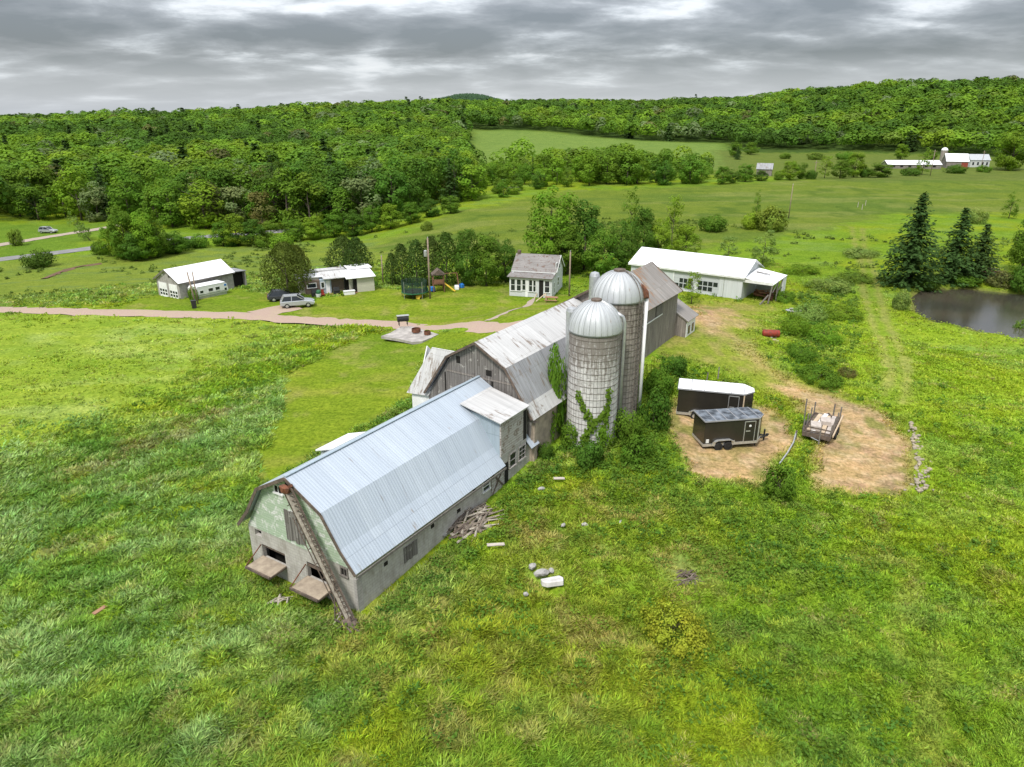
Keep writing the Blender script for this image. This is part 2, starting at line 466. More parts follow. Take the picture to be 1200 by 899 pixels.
M['trim'] = m_plain('white_trim', (.76, .77, .77), (.62, .62, .61), 3, .6)
M['bluegrey'] = m_metal_roof('blue_grey_sheet', (.37, .44, .50), (.28, .34, .39), rib=.2, rough=.5, sheet=5, dirty=.3)
M['staveA'] = m_stave('pale_silo_staves', (.62, .605, .59), (.47, .455, .44), (.17, .145, .125), 3.0, 9.8)
M['staveB'] = m_stave('brown_silo_staves', (.34, .305, .27), (.26, .23, .20), (.11, .09, .075), 3, 14)
M['hoop'] = m_plain('rusty_hoop', (.20, .17, .145), (.10, .085, .07), 5, .8)
M['dome'] = m_metal_roof('galvanised_dome', (.55, .565, .58), (.42, .435, .45), rib=.55, rough=.45, sheet=9, metal=.15, dirty=.5, rust=(.28, .23, .19), rustamt=-.03)
M['galv'] = m_plain('galvanised_steel', (.50, .51, .52), (.38, .39, .40), 4, .4, .5)
M['pole'] = m_plain('utility_pole_wood', (.30, .23, .17), (.20, .155, .12), 4, .9)
M['greypost'] = m_plain('grey_post', (.20, .18, .16), (.12, .11, .10), 6, .9)
M['black'] = m_plain('dark_trailer_skin', (.030, .027, .022), (.022, .02, .017), .8, .22, 0, .5)
M['blackroof'] = m_plain('dark_mottled_trailer_roof', (.19, .215, .25), (.02, .025, .03), 1.9, .5)
M['blackplastic'] = m_plain('black_plastic', (.02, .02, .022), (.03, .03, .03), 3, .45)
M['tyre'] = m_plain('rubber_tyre', (.018, .018, .018), (.03, .03, .03), 8, .9)
M['greyseam'] = m_plain('grey_seam', (.30, .30, .31), (.24, .24, .25), 4, .5)
M['doorgrey'] = m_planks('pale_grey_overhead_door', (.50, .52, .54), (.45, .47, .49), (.36, .37, .38), .5, True, .7, .04, (.25, .25, .26), .4)
M['alu'] = m_plain('aluminium', (.58, .58, .57), (.46, .46, .46), 5, .35, .6)
M['silver'] = m_plain('silver_car_paint', (.48, .50, .53), (.46, .48, .51), 1, .25, .4, .5)
M['darkcar'] = m_plain('dark_car_paint', (.05, .055, .065), (.045, .05, .06), 1, .25, .2, .5)
M['lumber'] = m_plain('lumber', (.52, .40, .27), (.40, .32, .23), 3, .8)
M['palelumber'] = m_plain('pale_sheets', (.48, .42, .37), (.34, .30, .27), 2.5, .8)
M['log'] = m_plain('dead_branches', (.23, .19, .15), (.13, .105, .085), 3, .9)
M['stone'] = m_plain('pale_stone', (.36, .35, .33), (.24, .23, .22), 2.5, .9, bump=.4)
M['tanstone'] = m_plain('tan_field_stone', (.40, .34, .24), (.25, .21, .155), 2.5, .9, bump=.4)
M['greystone'] = m_plain('grey_field_stone', (.32, .28, .21), (.20, .175, .14), 2.5, .9, bump=.4)
M['palestone'] = m_plain('whitish_stone', (.58, .56, .54), (.44, .42, .40), 2.5, .9, bump=.3)
M['concrete'] = m_plain('concrete', (.42, .39, .36), (.25, .23, .215), 1.2, .9)
M['netting'] = m_plain('dark_green_net', (.03, .07, .045), (.02, .05, .03), 3, .8)
M['green'] = m_plain('green_plastic', (.03, .14, .06), (.03, .11, .05), 3, .5)
M['blue'] = m_plain('blue_plastic', (.03, .20, .55), (.03, .16, .5), 3, .5)
M['yellow'] = m_plain('yellow_plastic', (.70, .48, .05), (.6, .4, .05), 3, .5)
M['redwood'] = m_plain('red_brown_wood', (.24, .12, .07), (.16, .08, .05), 3, .8)
M['orangewood'] = m_plain('orange_wood', (.34, .19, .11), (.26, .14, .09), 3, .7)
M['brownsiding'] = m_planks('brown_siding', (.22, .16, .125), (.16, .12, .095), (.10, .075, .06), .2, True, .85, .08)
M['beigewall'] = m_planks('beige_siding', (.55, .54, .44), (.50, .48, .40), (.42, .40, .34), .2, True, .8, .06, (.25, .24, .2))
M['redbarn'] = m_plain('red_boards', (.30, .06, .04), (.2, .05, .035), 2, .85)

# ------------------------------------------------------------------ camera, world, sun
cam = bpy.data.cameras.new('camera'); camo = bpy.data.objects.new('camera', cam); COL.objects.link(camo)
camo.location = (0, 0, CH); camo.rotation_euler = (PI / 2 - TH, 0, 0)
cam.sensor_width = 36; cam.sensor_fit = 'HORIZONTAL'; cam.lens = F / 1200 * 36; cam.clip_start = .5; cam.clip_end = 12000
scene.camera = camo
scene.view_settings.view_transform = 'Standard'; scene.view_settings.look = 'None'
scene.view_settings.exposure = EXPO; scene.view_settings.gamma = 1; scene.view_settings.use_curve_mapping = False
SUN_EL, SUN_AZ = R_(56), R_(205)      # azimuth measured clockwise from +Y
w = bpy.data.worlds.new('World'); scene.world = w; w.use_nodes = True
nt = w.node_tree; N = nt.nodes; L = nt.links
bg = N['Background']; bg.inputs['Strength'].default_value = .1
def wmath(op, a, b=0.0, c=None):
    x = N.new('ShaderNodeMath'); x.operation = op
    for i, v in enumerate((a, b) if c is None else (a, b, c)):
        if isinstance(v, (int, float)): x.inputs[i].default_value = v
        else: L.new(v, x.inputs[i])
    return x.outputs[0]
sky = N.new('ShaderNodeTexSky'); sky.sky_type = 'NISHITA'; sky.sun_disc = False
sky.sun_elevation = SUN_EL; sky.sun_rotation = SUN_AZ
tc = N.new('ShaderNodeTexCoord'); sp = N.new('ShaderNodeSeparateXYZ'); L.new(tc.outputs['Generated'], sp.inputs[0])
zz = wmath('MAXIMUM', sp.outputs[2], 0.0)
inv = wmath('DIVIDE', 1.0, wmath('ADD', zz, .16))
cv = N.new('ShaderNodeCombineXYZ')
L.new(wmath('MULTIPLY', sp.outputs[0], inv), cv.inputs[0]); L.new(wmath('MULTIPLY', sp.outputs[1], inv), cv.inputs[1])
def wnoise(scale, detail, rough, off, dist=0.0):
    m = N.new('ShaderNodeMapping'); m.inputs['Location'].default_value = off; m.inputs['Scale'].default_value = (.85, 1.0, 1); L.new(cv.outputs[0], m.inputs[0])
    x = N.new('ShaderNodeTexNoise'); x.inputs['Scale'].default_value = scale; x.inputs['Detail'].default_value = detail
    x.inputs['Roughness'].default_value = rough; x.inputs['Distortion'].default_value = dist; L.new(m.outputs[0], x.inputs['Vector']); return x.outputs['Fac']
def wramp(fac, stops):
    x = N.new('ShaderNodeValToRGB'); e = x.color_ramp.elements
    while len(e) > 1: e.remove(e[-1])
    e[0].position = stops[0][0]; e[0].color = (*stops[0][1], 1)
    for p, c in stops[1:]: e.new(p).color = (*c, 1)
    L.new(fac, x.inputs[0]); return x.outputs[0]
def wmix(f, a, b, mode='MIX'):
    x = N.new('ShaderNodeMix'); x.data_type = 'RGBA'; x.blend_type = mode
    for i, v in ((0, f), (6, a), (7, b)):
        if isinstance(v, (int, float)): x.inputs[i].default_value = v if i == 0 else (v, v, v, 1)
        elif isinstance(v, tuple): x.inputs[i].default_value = (*v, 1)
        else: L.new(v, x.inputs[i])
    return x.outputs[2]
n1 = wnoise(2.2, 9, .64, (5.1, 3.7, 0), .25)
n2 = wnoise(.62, 3, .5, (14.3, 6.4, 0))
vm_ = N.new('ShaderNodeMapping'); vm_.inputs['Scale'].default_value = (.85, 1.0, 1); L.new(cv.outputs[0], vm_.inputs[0])
wob = N.new('ShaderNodeTexNoise'); wob.inputs['Scale'].default_value = 3.0; wob.inputs['Detail'].default_value = 5; L.new(vm_.outputs[0], wob.inputs['Vector'])
va = N.new('ShaderNodeVectorMath'); va.operation = 'SCALE'; va.inputs['Scale'].default_value = .55; L.new(wob.outputs['Color'], va.inputs[0])
vb = N.new('ShaderNodeVectorMath'); vb.operation = 'ADD'; L.new(vm_.outputs[0], vb.inputs[0]); L.new(va.outputs[0], vb.inputs[1])
vo_ = N.new('ShaderNodeTexVoronoi'); vo_.feature = 'SMOOTH_F1'; vo_.inputs['Scale'].default_value = 1.9; vo_.inputs['Smoothness'].default_value = .35; L.new(vb.outputs[0], vo_.inputs['Vector'])
dens = wmath('ADD', wmath('ADD', wmath('MULTIPLY', n1, .55), wmath('MULTIPLY', n2, .27)), wmath('MULTIPLY', wmath('SUBTRACT', .75, vo_.outputs['Distance']), .48))
# cloud base: bright rims and thin places, darker grey bellies
cl = wramp(dens, [(.25, (1.0, 1.02, 1.05)), (.345, (.84, .87, .91)), (.40, (.60, .63, .67)), (.455, (.41, .43, .46)), (.525, (.30, .315, .34)), (.64, (.21, .225, .245))])
lift = wmath('ADD', .40, wmath('MULTIPLY', wmath('SMOOTH_MIN', wmath('MULTIPLY', zz, 1.0), 1.0, .3), 3.0))
low = N.new('ShaderNodeMapRange'); L.new(zz, low.inputs[0]); low.inputs[1].default_value = 0.0; low.inputs[2].default_value = .065; low.inputs[3].default_value = 1.0; low.inputs[4].default_value = 0.0
cl2 = wmix(wmath('MULTIPLY', low.outputs[0], .55), cl, (1.45, 1.55, 1.68))
clum = N.new('ShaderNodeVectorMath'); clum.operation = 'SCALE'; L.new(cl2, clum.inputs[0]); L.new(wmath('MULTIPLY', lift, SKYK), clum.inputs['Scale'])
L.new(wmix(.92, sky.outputs[0], clum.outputs[0]), bg.inputs['Color'])
sun = bpy.data.lights.new('sun', 'SUN'); sun.energy = SUN_E; sun.angle = R_(12); sun.color = (1, .96, .89)
so = bpy.data.objects.new('sun', sun); COL.objects.link(so)
dvec = Vector((math.sin(SUN_AZ) * math.cos(SUN_EL), math.cos(SUN_AZ) * math.cos(SUN_EL), math.sin(SUN_EL)))
so.rotation_euler = dvec.to_track_quat('Z', 'Y').to_euler(); so.location = (0, 0, 60)

# ------------------------------------------------------------------ ground regions (measured outlines, turned into ground outlines)
REG = dict(
    lawnA=pts([(298, 566), (322, 478), (333, 441), (380, 415), (425, 392), (470, 386), (560, 388), (600, 392), (560, 404), (500, 412), (482, 470), (440, 492), (330, 560)]),
    lawnB=pts([(250, 372), (205, 372), (120, 366), (160, 352), (190, 347), (215, 352), (280, 338), (335, 352), (370, 352), (440, 338), (470, 340), (520, 332), (600, 336), (640, 346), (672, 344), (672, 362), (600, 386), (500, 382)]),
    yard=pts([(795, 372), (812, 352), (866, 354), (905, 352), (893, 385), (880, 412), (920, 444), (975, 462), (1030, 478), (1062, 510), (1050, 545), (1000, 500), (945, 480), (890, 462), (838, 432), (790, 420), (770, 405)]),
    dirtA=pts([(780, 480), (797, 468), (850, 460), (898, 478), (928, 496), (930, 514), (914, 540), (897, 562), (862, 570), (822, 560), (790, 530), (779, 502)]),
    dirtB=pts([(948, 542), (966, 522), (958, 496), (935, 472), (905, 452), (930, 452), (985, 468), (1035, 486), (1060, 510), (1066, 568), (1050, 582), (1004, 583), (960, 570)]),
    dirtS=pts([(803, 365), (822, 358), (858, 364), (862, 384), (840, 392), (815, 380)]),
    hay=pts([(-300, 600), (-200, 560), (0, 520), (120, 500), (240, 440), (330, 400), (400, 388), (330, 374), (0, 368), (-400, 368)]),
    upfield=pts([(430, 292), (520, 252), (600, 237), (660, 224), (740, 222), (900, 213), (1300, 196), (1400, 240), (1180, 250), (1050, 250), (980, 265), (860, 285), (760, 300), (690, 300), (480, 310)]),
    farhay=pts([(552, 190), (552, 151), (640, 154), (750, 165), (850, 168), (870, 200), (700, 200)]),
    pasture=pts([(840, 205), (840, 176), (1000, 178), (1200, 184), (1500, 190), (1500, 210), (1000, 212)]),
    leftfield=pts([(-300, 262), (0, 262), (130, 262), (140, 268), (60, 300), (-300, 320)]),
    midleft=pts([(-300, 372), (-300, 312), (0, 306), (120, 300), (330, 285), (450, 280), (470, 300), (440, 320), (330, 350), (200, 346), (0, 358)]),
)
TRK = [pts(l) for l in ([(998, 266), (1003, 290), (1012, 315), (1011, 337), (1020, 373), (1035, 406), (1044, 439), (1038, 462)], [(1011, 268), (1013, 293), (1024, 315), (1029, 340), (1037, 373), (1053, 403), (1064, 439), (1058, 470)],
                        [(1070, 660), (1060, 720), (1052, 770)], [(1098, 760), (1092, 830), (1088, 880)])]
TBAND = pts([(1006, 268), (1010, 290), (1019, 315), (1020, 338), (1029, 373), (1044, 404), (1054, 439), (1048, 466)])
LANE = pts([(838, 388), (872, 402), (888, 425), (920, 446), (970, 462)])
BARE = [(tuple(at(*p)[:2]), r) for p, r in (((520, 712), 1.0), ((800, 676), 1.2), ((640, 668), .9), ((655, 640), .5), ((505, 760), .7), ((450, 715), .8), ((600, 690), .6), ((215, 505), 1.6), ((260, 485), 1.3),
         ((62, 640), 1.2), ((110, 640), 1.0), ((430, 560), .5), ((430, 430), 1.3), ((560, 402), 1.0), ((300, 880), .7), ((400, 892), .8), ((700, 640), .6), ((760, 590), 1.0), ((150, 750), .4), ((380, 700), .5))]
def masks(x, y):
    j = (fbm(x, y, .55, 21, 3) - .5)
    k = lambda n, wd=.8, jit=2.0: np.clip(.5 - (poly_sd(x, y, REG[n]) + j * jit) / wd, 0, 1)
    m = {n: k(n) for n in ('lawnA', 'lawnB')}
    m['yard'] = k('yard', 4.0, 5.0)
    m['dirt'] = np.maximum(np.maximum(k('dirtA', .8, 2.0), k('dirtB', 1.0, 1.6)), k('dirtS', 2.5, 4))
    m['dirt'] = np.maximum(m['dirt'], np.clip(1.0 - line_d(x, y, LANE) / 1.7 + j * 1.8, 0, 1) * .5)
    m['hay'] = k('hay', 8, 10); m['up'] = k('upfield', 6, 10)
    m['farhay'] = k('farhay', 12, 8); m['pasture'] = k('pasture', 12, 20); m['leftfield'] = k('leftfield', 5, 6); m['midleft'] = k('midleft', 8, 8)
    t = np.zeros(x.shape)
    for Lx in TRK: t = np.maximum(t, np.clip(1.1 - line_d(x, y, Lx) / .75 + j * 1.6, 0, 1))
    m['track'] = t; m['tband'] = np.clip(1.3 - line_d(x, y, TBAND) / 2.0 + j, 0, 1)
    b = np.zeros(x.shape)
    for (c, r) in BARE: b = np.maximum(b, np.clip(1.2 - np.hypot((x - c[0]), (y - c[1])) / r + j * 2.6, 0, 1))
    m['bare'] = b
    D = np.hypot(x, y)
    short = np.maximum.reduce([m['lawnA'], m['lawnB'], m['yard'], m['dirt'], m['tband'] * .75])
    m['bank'] = np.clip(1.2 - np.abs(poly_sd(x, y, POND) - .3) / .9 + j * 1.5, 0, 1) * (poly_sd(x, y, POND) > -2)
    m['long'] = (1 - short) * (1 - S(90, 150, D)) * (1 - .45 * m['hay'])
    # worn, weedy ground between barn and trailers
    return m
def mixc(c, k, d): return c * (1 - k[:, None]) + np.array(d) * k[:, None]
def ground_col(x, y, m):
    A = fbm(x, y, .09, 1, 3); B = fbm(x * .5 + y * .35, y * 1.1, .35, 2, 3); C_ = fbm(x, y, .8, 7, 2)
    c = np.tile(np.array([.165, .255, .026]), (len(x), 1))
    c = mixc(c, S(.42, .66, A), (.215, .275, .022))
    c = mixc(c, S(.52, .75, B) * .5, (.19, .27, .08))
    D = np.hypot(x, y)
    # right hand meadow: yellower
    q = qcol(x, y)
    mead = S(6, 20, x) * (1 - S(110, 160, D)) * S(.40, .62, fbm(x, y, .12, 9, 2)) * .8
    c = mixc(c, mead, (.205, .275, .024))
    c = mixc(c, m['hay'] * .95, (.205, .265, .038)); c = mixc(c, m['hay'] * S(.48, .7, fbm(x + y * .4, y * 2.2 - x * .3, .1, 13, 3)) * .75, (.26, .315, .10)); c = mixc(c, m['hay'] * S(.5, .7, fbm(x * .5 + y * .3, y * 1.2, .22, 14, 3)) * .5, (.17, .25, .03))
    c = mixc(c, m['midleft'] * .85, (.19, .235, .05)); c = mixc(c, m['midleft'] * S(.55, .75, B) * .6, (.13, .19, .075))
    c = mixc(c, m['up'] * .9, (.145, .185, .036)); c = mixc(c, m['up'] * S(.5, .7, fbm(x * .4, y * 1.3, .06, 15, 3)) * .7, (.10, .155, .035)); c = mixc(c, m['up'] * S(.55, .7, fbm(x * .5 - y * .2, y * 1.6, .11, 18, 3)) * .6, (.21, .23, .075)); c = mixc(c, m['up'] * S(.62, .75, fbm(x, y, .16, 24, 3)) * .6, (.075, .125, .025))
    c = mixc(c, m['farhay'], (.165, .235, .065)); c = mixc(c, m['pasture'] * .9, (.13, .16, .045))
    c = mixc(c, m['leftfield'] * .9, (.13, .21, .03))
    lw = np.maximum(m['lawnA'], m['lawnB'])
    c = mixc(c, lw, (.15, .20, .020)); c = mixc(c, lw * S(.5, .72, fbm(x * .6 + y * .4, y * 1.4, .3, 17, 3)) * .7, (.21, .215, .045)); c = mixc(c, lw * S(.5, .7, A) * .6, (.115, .18, .018)); c = mixc(c, lw * S(.6, .75, fbm(x, y, .45, 19, 3)) * .5, (.25, .22, .09))
    c = mixc(c, m['yard'] * .85, (.20, .22, .04)); c = mixc(c, m['yard'] * S(.45, .7, C_) * .7, (.26, .22, .09))
    c = mixc(c, m['tband'] * .8, (.175, .245, .03)); c = mixc(c, m['track'] * np.where(y > 50, .85, .45), (.25, .25, .08)); c = mixc(c, m['bank'] * .7, (.17, .13, .085))
    c = mixc(c, m['bare'] * .6, (.26, .20, .12))
    d = m['dirt']
    c = mixc(c, d, (.38, .265, .14)); 
    c = mixc(c, d * S(.5, .72, fbm(x, y, .28, 23, 3)) * .55, (.23, .21, .07)); c = mixc(c, d * S(.42, .7, fbm(x, y, .9, 29, 3)) * .75, (.30, .20, .13)); c = mixc(c, d * S(.55, .7, fbm(x * .6, y * 1.5, 1.6, 30, 2)) * .6, (.46, .35, .22)); c = mixc(c, d * S(.62, .75, fbm(x, y, .5, 32, 3)) * .7, (.14, .17, .03))
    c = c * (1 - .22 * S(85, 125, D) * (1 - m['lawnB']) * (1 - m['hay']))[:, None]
    c = c * (np.array([1.0, 1.05, .88]) * (1 - d[:, None]) + d[:, None])
    # forest floor
    fl = S(300, 420, D) * (1 - np.maximum.reduce([m['farhay'], m['pasture'], m['up'], m['leftfield']]))
    c = mixc(c, fl * .85, (.03, .055, .018))
    return c
BEDS = []
def bed(x, y):
    z = 0
    for P, wd in BEDS: z = z - .16 * (1 - S(wd / 2 - 1.0, wd / 2 - .45, line_d(x, y, P)))
    return z
def bump_z(x, y, m):
    D = np.hypot(x, y)
    clear = S(.5, 2.5, poly_sd(x, y, [wl(-5.4, -.6), wl(5.4, -.6), wl(5.4, 52), wl(-5.4, 52)]))
    a = m['long'] * (1 - S(80, 140, D)) * clear
    return a * ((fbm(x, y, .55, 31, 3) - .5) * .55 + (fbm(x, y, .16, 33, 2) - .5) * .5) + a * (1 - .6 * m['hay']) * (1 - S(45, 75, D)) * (fbm(x, y, 1.15, 37, 2) - .5) * .70 + (fbm(x, y, 1.5, 35, 2) - .5) * .05 * (1 - S(40, 120, D))

DRIVE = pts([(-260, 356), (-120, 360), (0, 363), (100, 366), (200, 368), (300, 370), (345, 375), (400, 378), (460, 380), (530, 383), (585, 385), (625, 380), (660, 368)])
SPUR = pts([(300, 369), (322, 364), (345, 359)])
ROAD = pts([(-260, 342), (-120, 322), (0, 304), (60, 297), (115, 290), (150, 284), (200, 281), (260, 276), (330, 271), (380, 264)])
LANE2 = pts([(-200, 318), (-60, 297), (0, 287), (60, 277), (100, 271), (142, 264)])
PATH = pts([(572, 376), (600, 364), (626, 350)])
# ------------------------------------------------------------------ ground mesh
rs = [2.0]
while rs[-1] < 5200: rs.append(rs[-1] + max(.34, rs[-1] * .0088) * (1 if rs[-1] < 900 else 3))
az = np.concatenate([np.linspace(-50, 50, 521), np.linspace(54, 306, 64)]) * PI / 180
rs = np.array(rs); AR, AZ = np.meshgrid(rs, az, indexing='ij')
gx = (AR * np.sin(AZ)).ravel(); gy = (AR * np.cos(AZ)).ravel()
gm = masks(gx, gy)
BEDS += [(DRIVE, 3.3), (SPUR, 4.2), (ROAD, 5.2), (LANE2, 4.0), (PATH, .9)]
gz = H(gx, gy) + bump_z(gx, gy, gm) + bed(gx, gy)
nr, na = len(rs), len(az)
I, J = np.meshgrid(np.arange(nr - 1), np.arange(na), indexing='ij'); J2 = (J + 1) % na
fc = np.stack([I * na + J, I * na + J2, (I + 1) * na + J2, (I + 1) * na + J], -1).reshape(-1, 4)[:, ::-1]
gv = np.stack([gx, gy, gz], -1)
# close the small hole under the camera
gv = np.vstack([gv, [[0, 0, hz(0, 0)]]])
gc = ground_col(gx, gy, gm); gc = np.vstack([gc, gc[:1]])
def m_ground():
    t = NT('meadow_ground')
    a = t.n('ShaderNodeAttribute', attribute_name='col')
    v = t.coord('Object')
    f1 = t.noise(v, 3.2, 6, .72); f2 = t.noise(t.coord('Object', (.55, 1.4, 1), (0, 0, .5)), .9, 5, .7, .5); f3 = t.noise(v, .16, 4, .6)
    col = t.mix(1.0, a.outputs['Color'], t.ramp(f1, [(.28, (.46, .50, .40)), (.5, (.98, .98, .96)), (.72, (1.55, 1.45, 1.5))]), 'MULTIPLY')
    col = t.mix(.8, col, t.ramp(f2, [(.32, (.72, .80, .66)), (.55, (1, 1, 1)), (.72, (1.28, 1.18, 1.3))]), 'MULTIPLY')
    col = t.mix(.8, col, t.ramp(f3, [(.35, (.86, .90, .86)), (.65, (1.14, 1.08, 1.0))]), 'MULTIPLY')
    t.bump(f1, .9, .12)
    return t.fin(col, .95, 0, .02)
ground = np_mesh('ground', gv, fc, m_ground(), col=gc, smooth=True)
me = ground.data
tag(ground, kind='structure')

# ------------------------------------------------------------------ roads, drive, pond
def ribbon(name, P, width, mat, lift=.04, label=None, step=.8, jit=.25, crown=.0):
    P = [Vector((*p, 0)) for p in P]
    # resample
    Q = []
    for a, b in zip(P[:-1], P[1:]):
        n = max(1, int((b - a).length / step))
        Q += [a.lerp(b, i / n) for i in range(n)]
    Q.append(P[-1])
    # smooth
    for _ in range(6):
        Q = [Q[0]] + [(Q[i - 1] + Q[i] * 2 + Q[i + 1]) / 4 for i in range(1, len(Q) - 1)] + [Q[-1]]
    V = []; NW = 7
    for i, p in enumerate(Q):
        d = (Q[min(i + 1, len(Q) - 1)] - Q[max(i - 1, 0)]).normalized(); n = Vector((-d.y, d.x, 0))
        wv = width / 2
        for k in range(NW):
            s = -1 + 2 * k / (NW - 1)
            off = s * wv + (jit * (float(vnoise(p.x, p.y, .9, 41 + (k > 3))) - .5) * 2 if k in (0, NW - 1) else 0)
            c = p + n * off
            V.append((c.x, c.y, hz(c.x, c.y) + lift * (1 if 0 < k < NW - 1 else .4) + crown * (1 - s * s)))
    Fc = [(i * NW + k, i * NW + k + 1, (i + 1) * NW + k + 1, (i + 1) * NW + k) for i in range(len(Q) - 1) for k in range(NW - 1)]
    o = np_mesh(name, np.array(V), np.array(Fc)[:, ::-1], mat, smooth=True)
    return tag(o, label, kind='structure')
def m_gravel(name, c, c2, c3):
    t = NT(name); v = t.coord('Object')
    f1 = t.noise(v, 5, 6, .75); f2 = t.noise(v, .5, 4, .6)
    col = t.mix(t.ramp(f1, [(.3, 0), (.7, 1)]), c, c2); col = t.mix(t.ramp(f2, [(.45, 0), (.7, .7)]), col, c3)
    t.bump(f1, .5, .03); return t.fin(col, .95, 0, .1)
M['gravel'] = m_gravel('red_gravel', (.40, .30, .245), (.31, .225, .18), (.36, .29, .20))
M['asphalt'] = m_gravel('grey_road', (.22, .215, .215), (.17, .17, .17), (.27, .26, .25))
M['lanegravel'] = m_gravel('brown_gravel', (.38, .31, .26), (.30, .24, .20), (.34, .29, .22))
ribbon('gravel_driveway', DRIVE, 3.3, M['gravel'], .05, None, .8, .5, .03)
ribbon('gravel_parking_spur', SPUR, 4.2, M['gravel'], .065, None, .8, .4, .02)
ribbon('paved_road', ROAD, 5.2, M['asphalt'], .10, None, 1.2, .1, .06)
ribbon('gravel_lane', LANE2, 4.0, M['lanegravel'], .09, None, 1.2, .4, .03)
ribbon('brown_ditch_bank', pts([(52, 327), (70, 319), (90, 313), (118, 309)]), 1.6, m_gravel('bare_soil', (.16, .10, .065), (.10, .065, .04), (.2, .13, .09)), .06, None, .8, .7, .1)
ribbon('worn_footpath', PATH, .7, M['lanegravel'], .04, None, .6, .3)

def m_water():
    t = NT('pond_water'); v = t.coord('Object')
    f = t.noise(t.coord('Object', (1.0, 2.2, 1)), 1.6, 4, .6); f2 = t.noise(v, .12, 3, .5)
    t.bump(f, .30, .05)
    col = t.mix(t.ramp(f2, [(.4, 0), (.65, 1)]), (.045, .042, .032), (.07, .06, .042))
    m = t.fin(col, .06, 0, .9); t.b.inputs['IOR'].default_value = 1.5; return m
wv = [(x, y, PZ) for x, y in POND]; cxy = np.mean(np.array(POND), 0)
wv = [(cxy[0] + (x - cxy[0]) * 1.12, cxy[1] + (y - cxy[1]) * 1.12, PZ) for x, y, z in wv]
wo = MB().poly(*wv).build('pond_water', m_water()); tag(wo, kind='structure')

# ------------------------------------------------------------------ foliage building blocks
def norm(a): return a / (np.linalg.norm(a, axis=-1, keepdims=True) + 1e-9)
def cards(P, Nn, size, aspect=.62, r=rng):
    """kite shaped leaf sprays at P facing Nn -> V (4n,3), F (n,4)"""
    n = len(P)
    t = norm(np.cross(Nn, norm(r.normal(size=(n, 3))))); b = np.cross(Nn, t)
    s = np.asarray(size).reshape(-1, 1) * np.ones((n, 1))
    V = np.stack([P - t * s * .5, P - b * s * .5 * aspect + t * s * .08, P + t * s * .5, P + b * s * .5 * aspect + t * s * .08], 1).reshape(-1, 3)
    return V, np.arange(4 * n, dtype=np.int64).reshape(-1, 4)
def crown_broad(seed, Hh=12., W=8., base=.2, ncl=40, nca=80, card=.42, rcl=.17, lean=0., loose=0.0, egg=1.2):
    r = np.random.default_rng(seed)
    d = norm(r.normal(size=(ncl, 3)))
    rad = r.uniform(.30, 1.0, ncl) ** .45
    ph = r.uniform(0, 6.28, 4); az_ = np.arctan2(d[:, 1], d[:, 0])
    lob = 1 + .13 * np.sin(2 * az_ + ph[0]) + .10 * np.sin(3 * az_ + ph[1]) + .10 * np.sin(4 * d[:, 2] + ph[2])
    c = d * rad[:, None] * np.stack([lob, lob, 1 + 0 * lob], 1)
    f = np.clip((c[:, 2] - c[:, 2].min()) / (np.ptp(c[:, 2]) + 1e-6), 0, 1) ** egg                  # widest below the middle
    rc = W * rcl * r.uniform(.72, 1.25, ncl)
    zlo, zhi = Hh * base + W * rcl * .7, Hh - W * rcl * .8
    P0 = np.stack([c[:, 0] * (W / 2 - W * rcl * .75), c[:, 1] * (W / 2 - W * rcl * .75), zlo + (zhi - zlo) * f], 1)
    P0[:, 0] += lean * (P0[:, 2] - Hh / 2)
    ctr = np.array([0, 0, zlo + (zhi - zlo) * .35])
    cd = norm((P0 - ctr) * np.array([1, 1, .8]))
    dd = norm(norm(r.normal(size=(ncl, nca, 3))) + cd[:, None] * .55)
    rr = r.uniform(.35, 1.0, (ncl, nca, 1)) ** .5 * (1 + loose * r.normal(size=(ncl, nca, 1)))
    P = P0[:, None] + dd * rr * rc[:, None, None] * np.array([1, 1, .88])
    Nn = norm(dd * .75 + cd[:, None] * .35 + r.normal(size=dd.shape) * .28 + np.array([0, 0, .20]))
    tint = (r.uniform(.86, 1.14, (ncl, 1)) * r.uniform(.88, 1.12, (ncl, nca)))
    V, Fc = cards(P.reshape(-1, 3), Nn.reshape(-1, 3), card * r.uniform(.7, 1.3, ncl * nca), .72, r=r)
    t = np.repeat(tint.ravel(), 4)
    yel = np.repeat(np.repeat(r.uniform(.94, 1.12, ncl), nca), 4)
    return V, Fc, np.stack([t * yel, t, t * .9], 1)
def crown_shell(seed, Hh=12., W=8.4, n=200, card=1.1, base=.05, lump=.2):
    """cauliflower shaped crown: sprays lying on a lumpy egg"""
    r = np.random.default_rng(seed)
    d = norm(r.normal(size=(n, 3))); d[:, 2] = np.where(d[:, 2] < -.45, -d[:, 2], d[:, 2])
    L_ = norm(r.normal(size=(11, 3))); L_[:, 2] = np.abs(L_[:, 2]) * .9
    L_ = norm(L_); k = d @ L_.T; j = k.argmax(1); best = k.max(1)
    bump = np.clip((best - .70) / .30, 0, 1) ** .7
    rad = (1 - lump) + lump * bump * 1.25
    rad *= r.uniform(.9, 1.03, n)
    P = d * rad[:, None] * np.array([W / 2, W / 2, Hh * (1 - base) * .5]); P[:, 2] += Hh * (base + (1 - base) * .5)
    Nn = norm(d * .55 + (d - L_[j] * .80) * 1.1 + np.array([0, 0, .15]) + r.normal(size=d.shape) * .18)
    V, Fc = cards(P, Nn, card * r.uniform(.75, 1.25, n), .8, r)
    t = np.repeat(r.uniform(.92, 1.08, n), 4) ; return V, Fc, np.stack([t, t, t], 1)
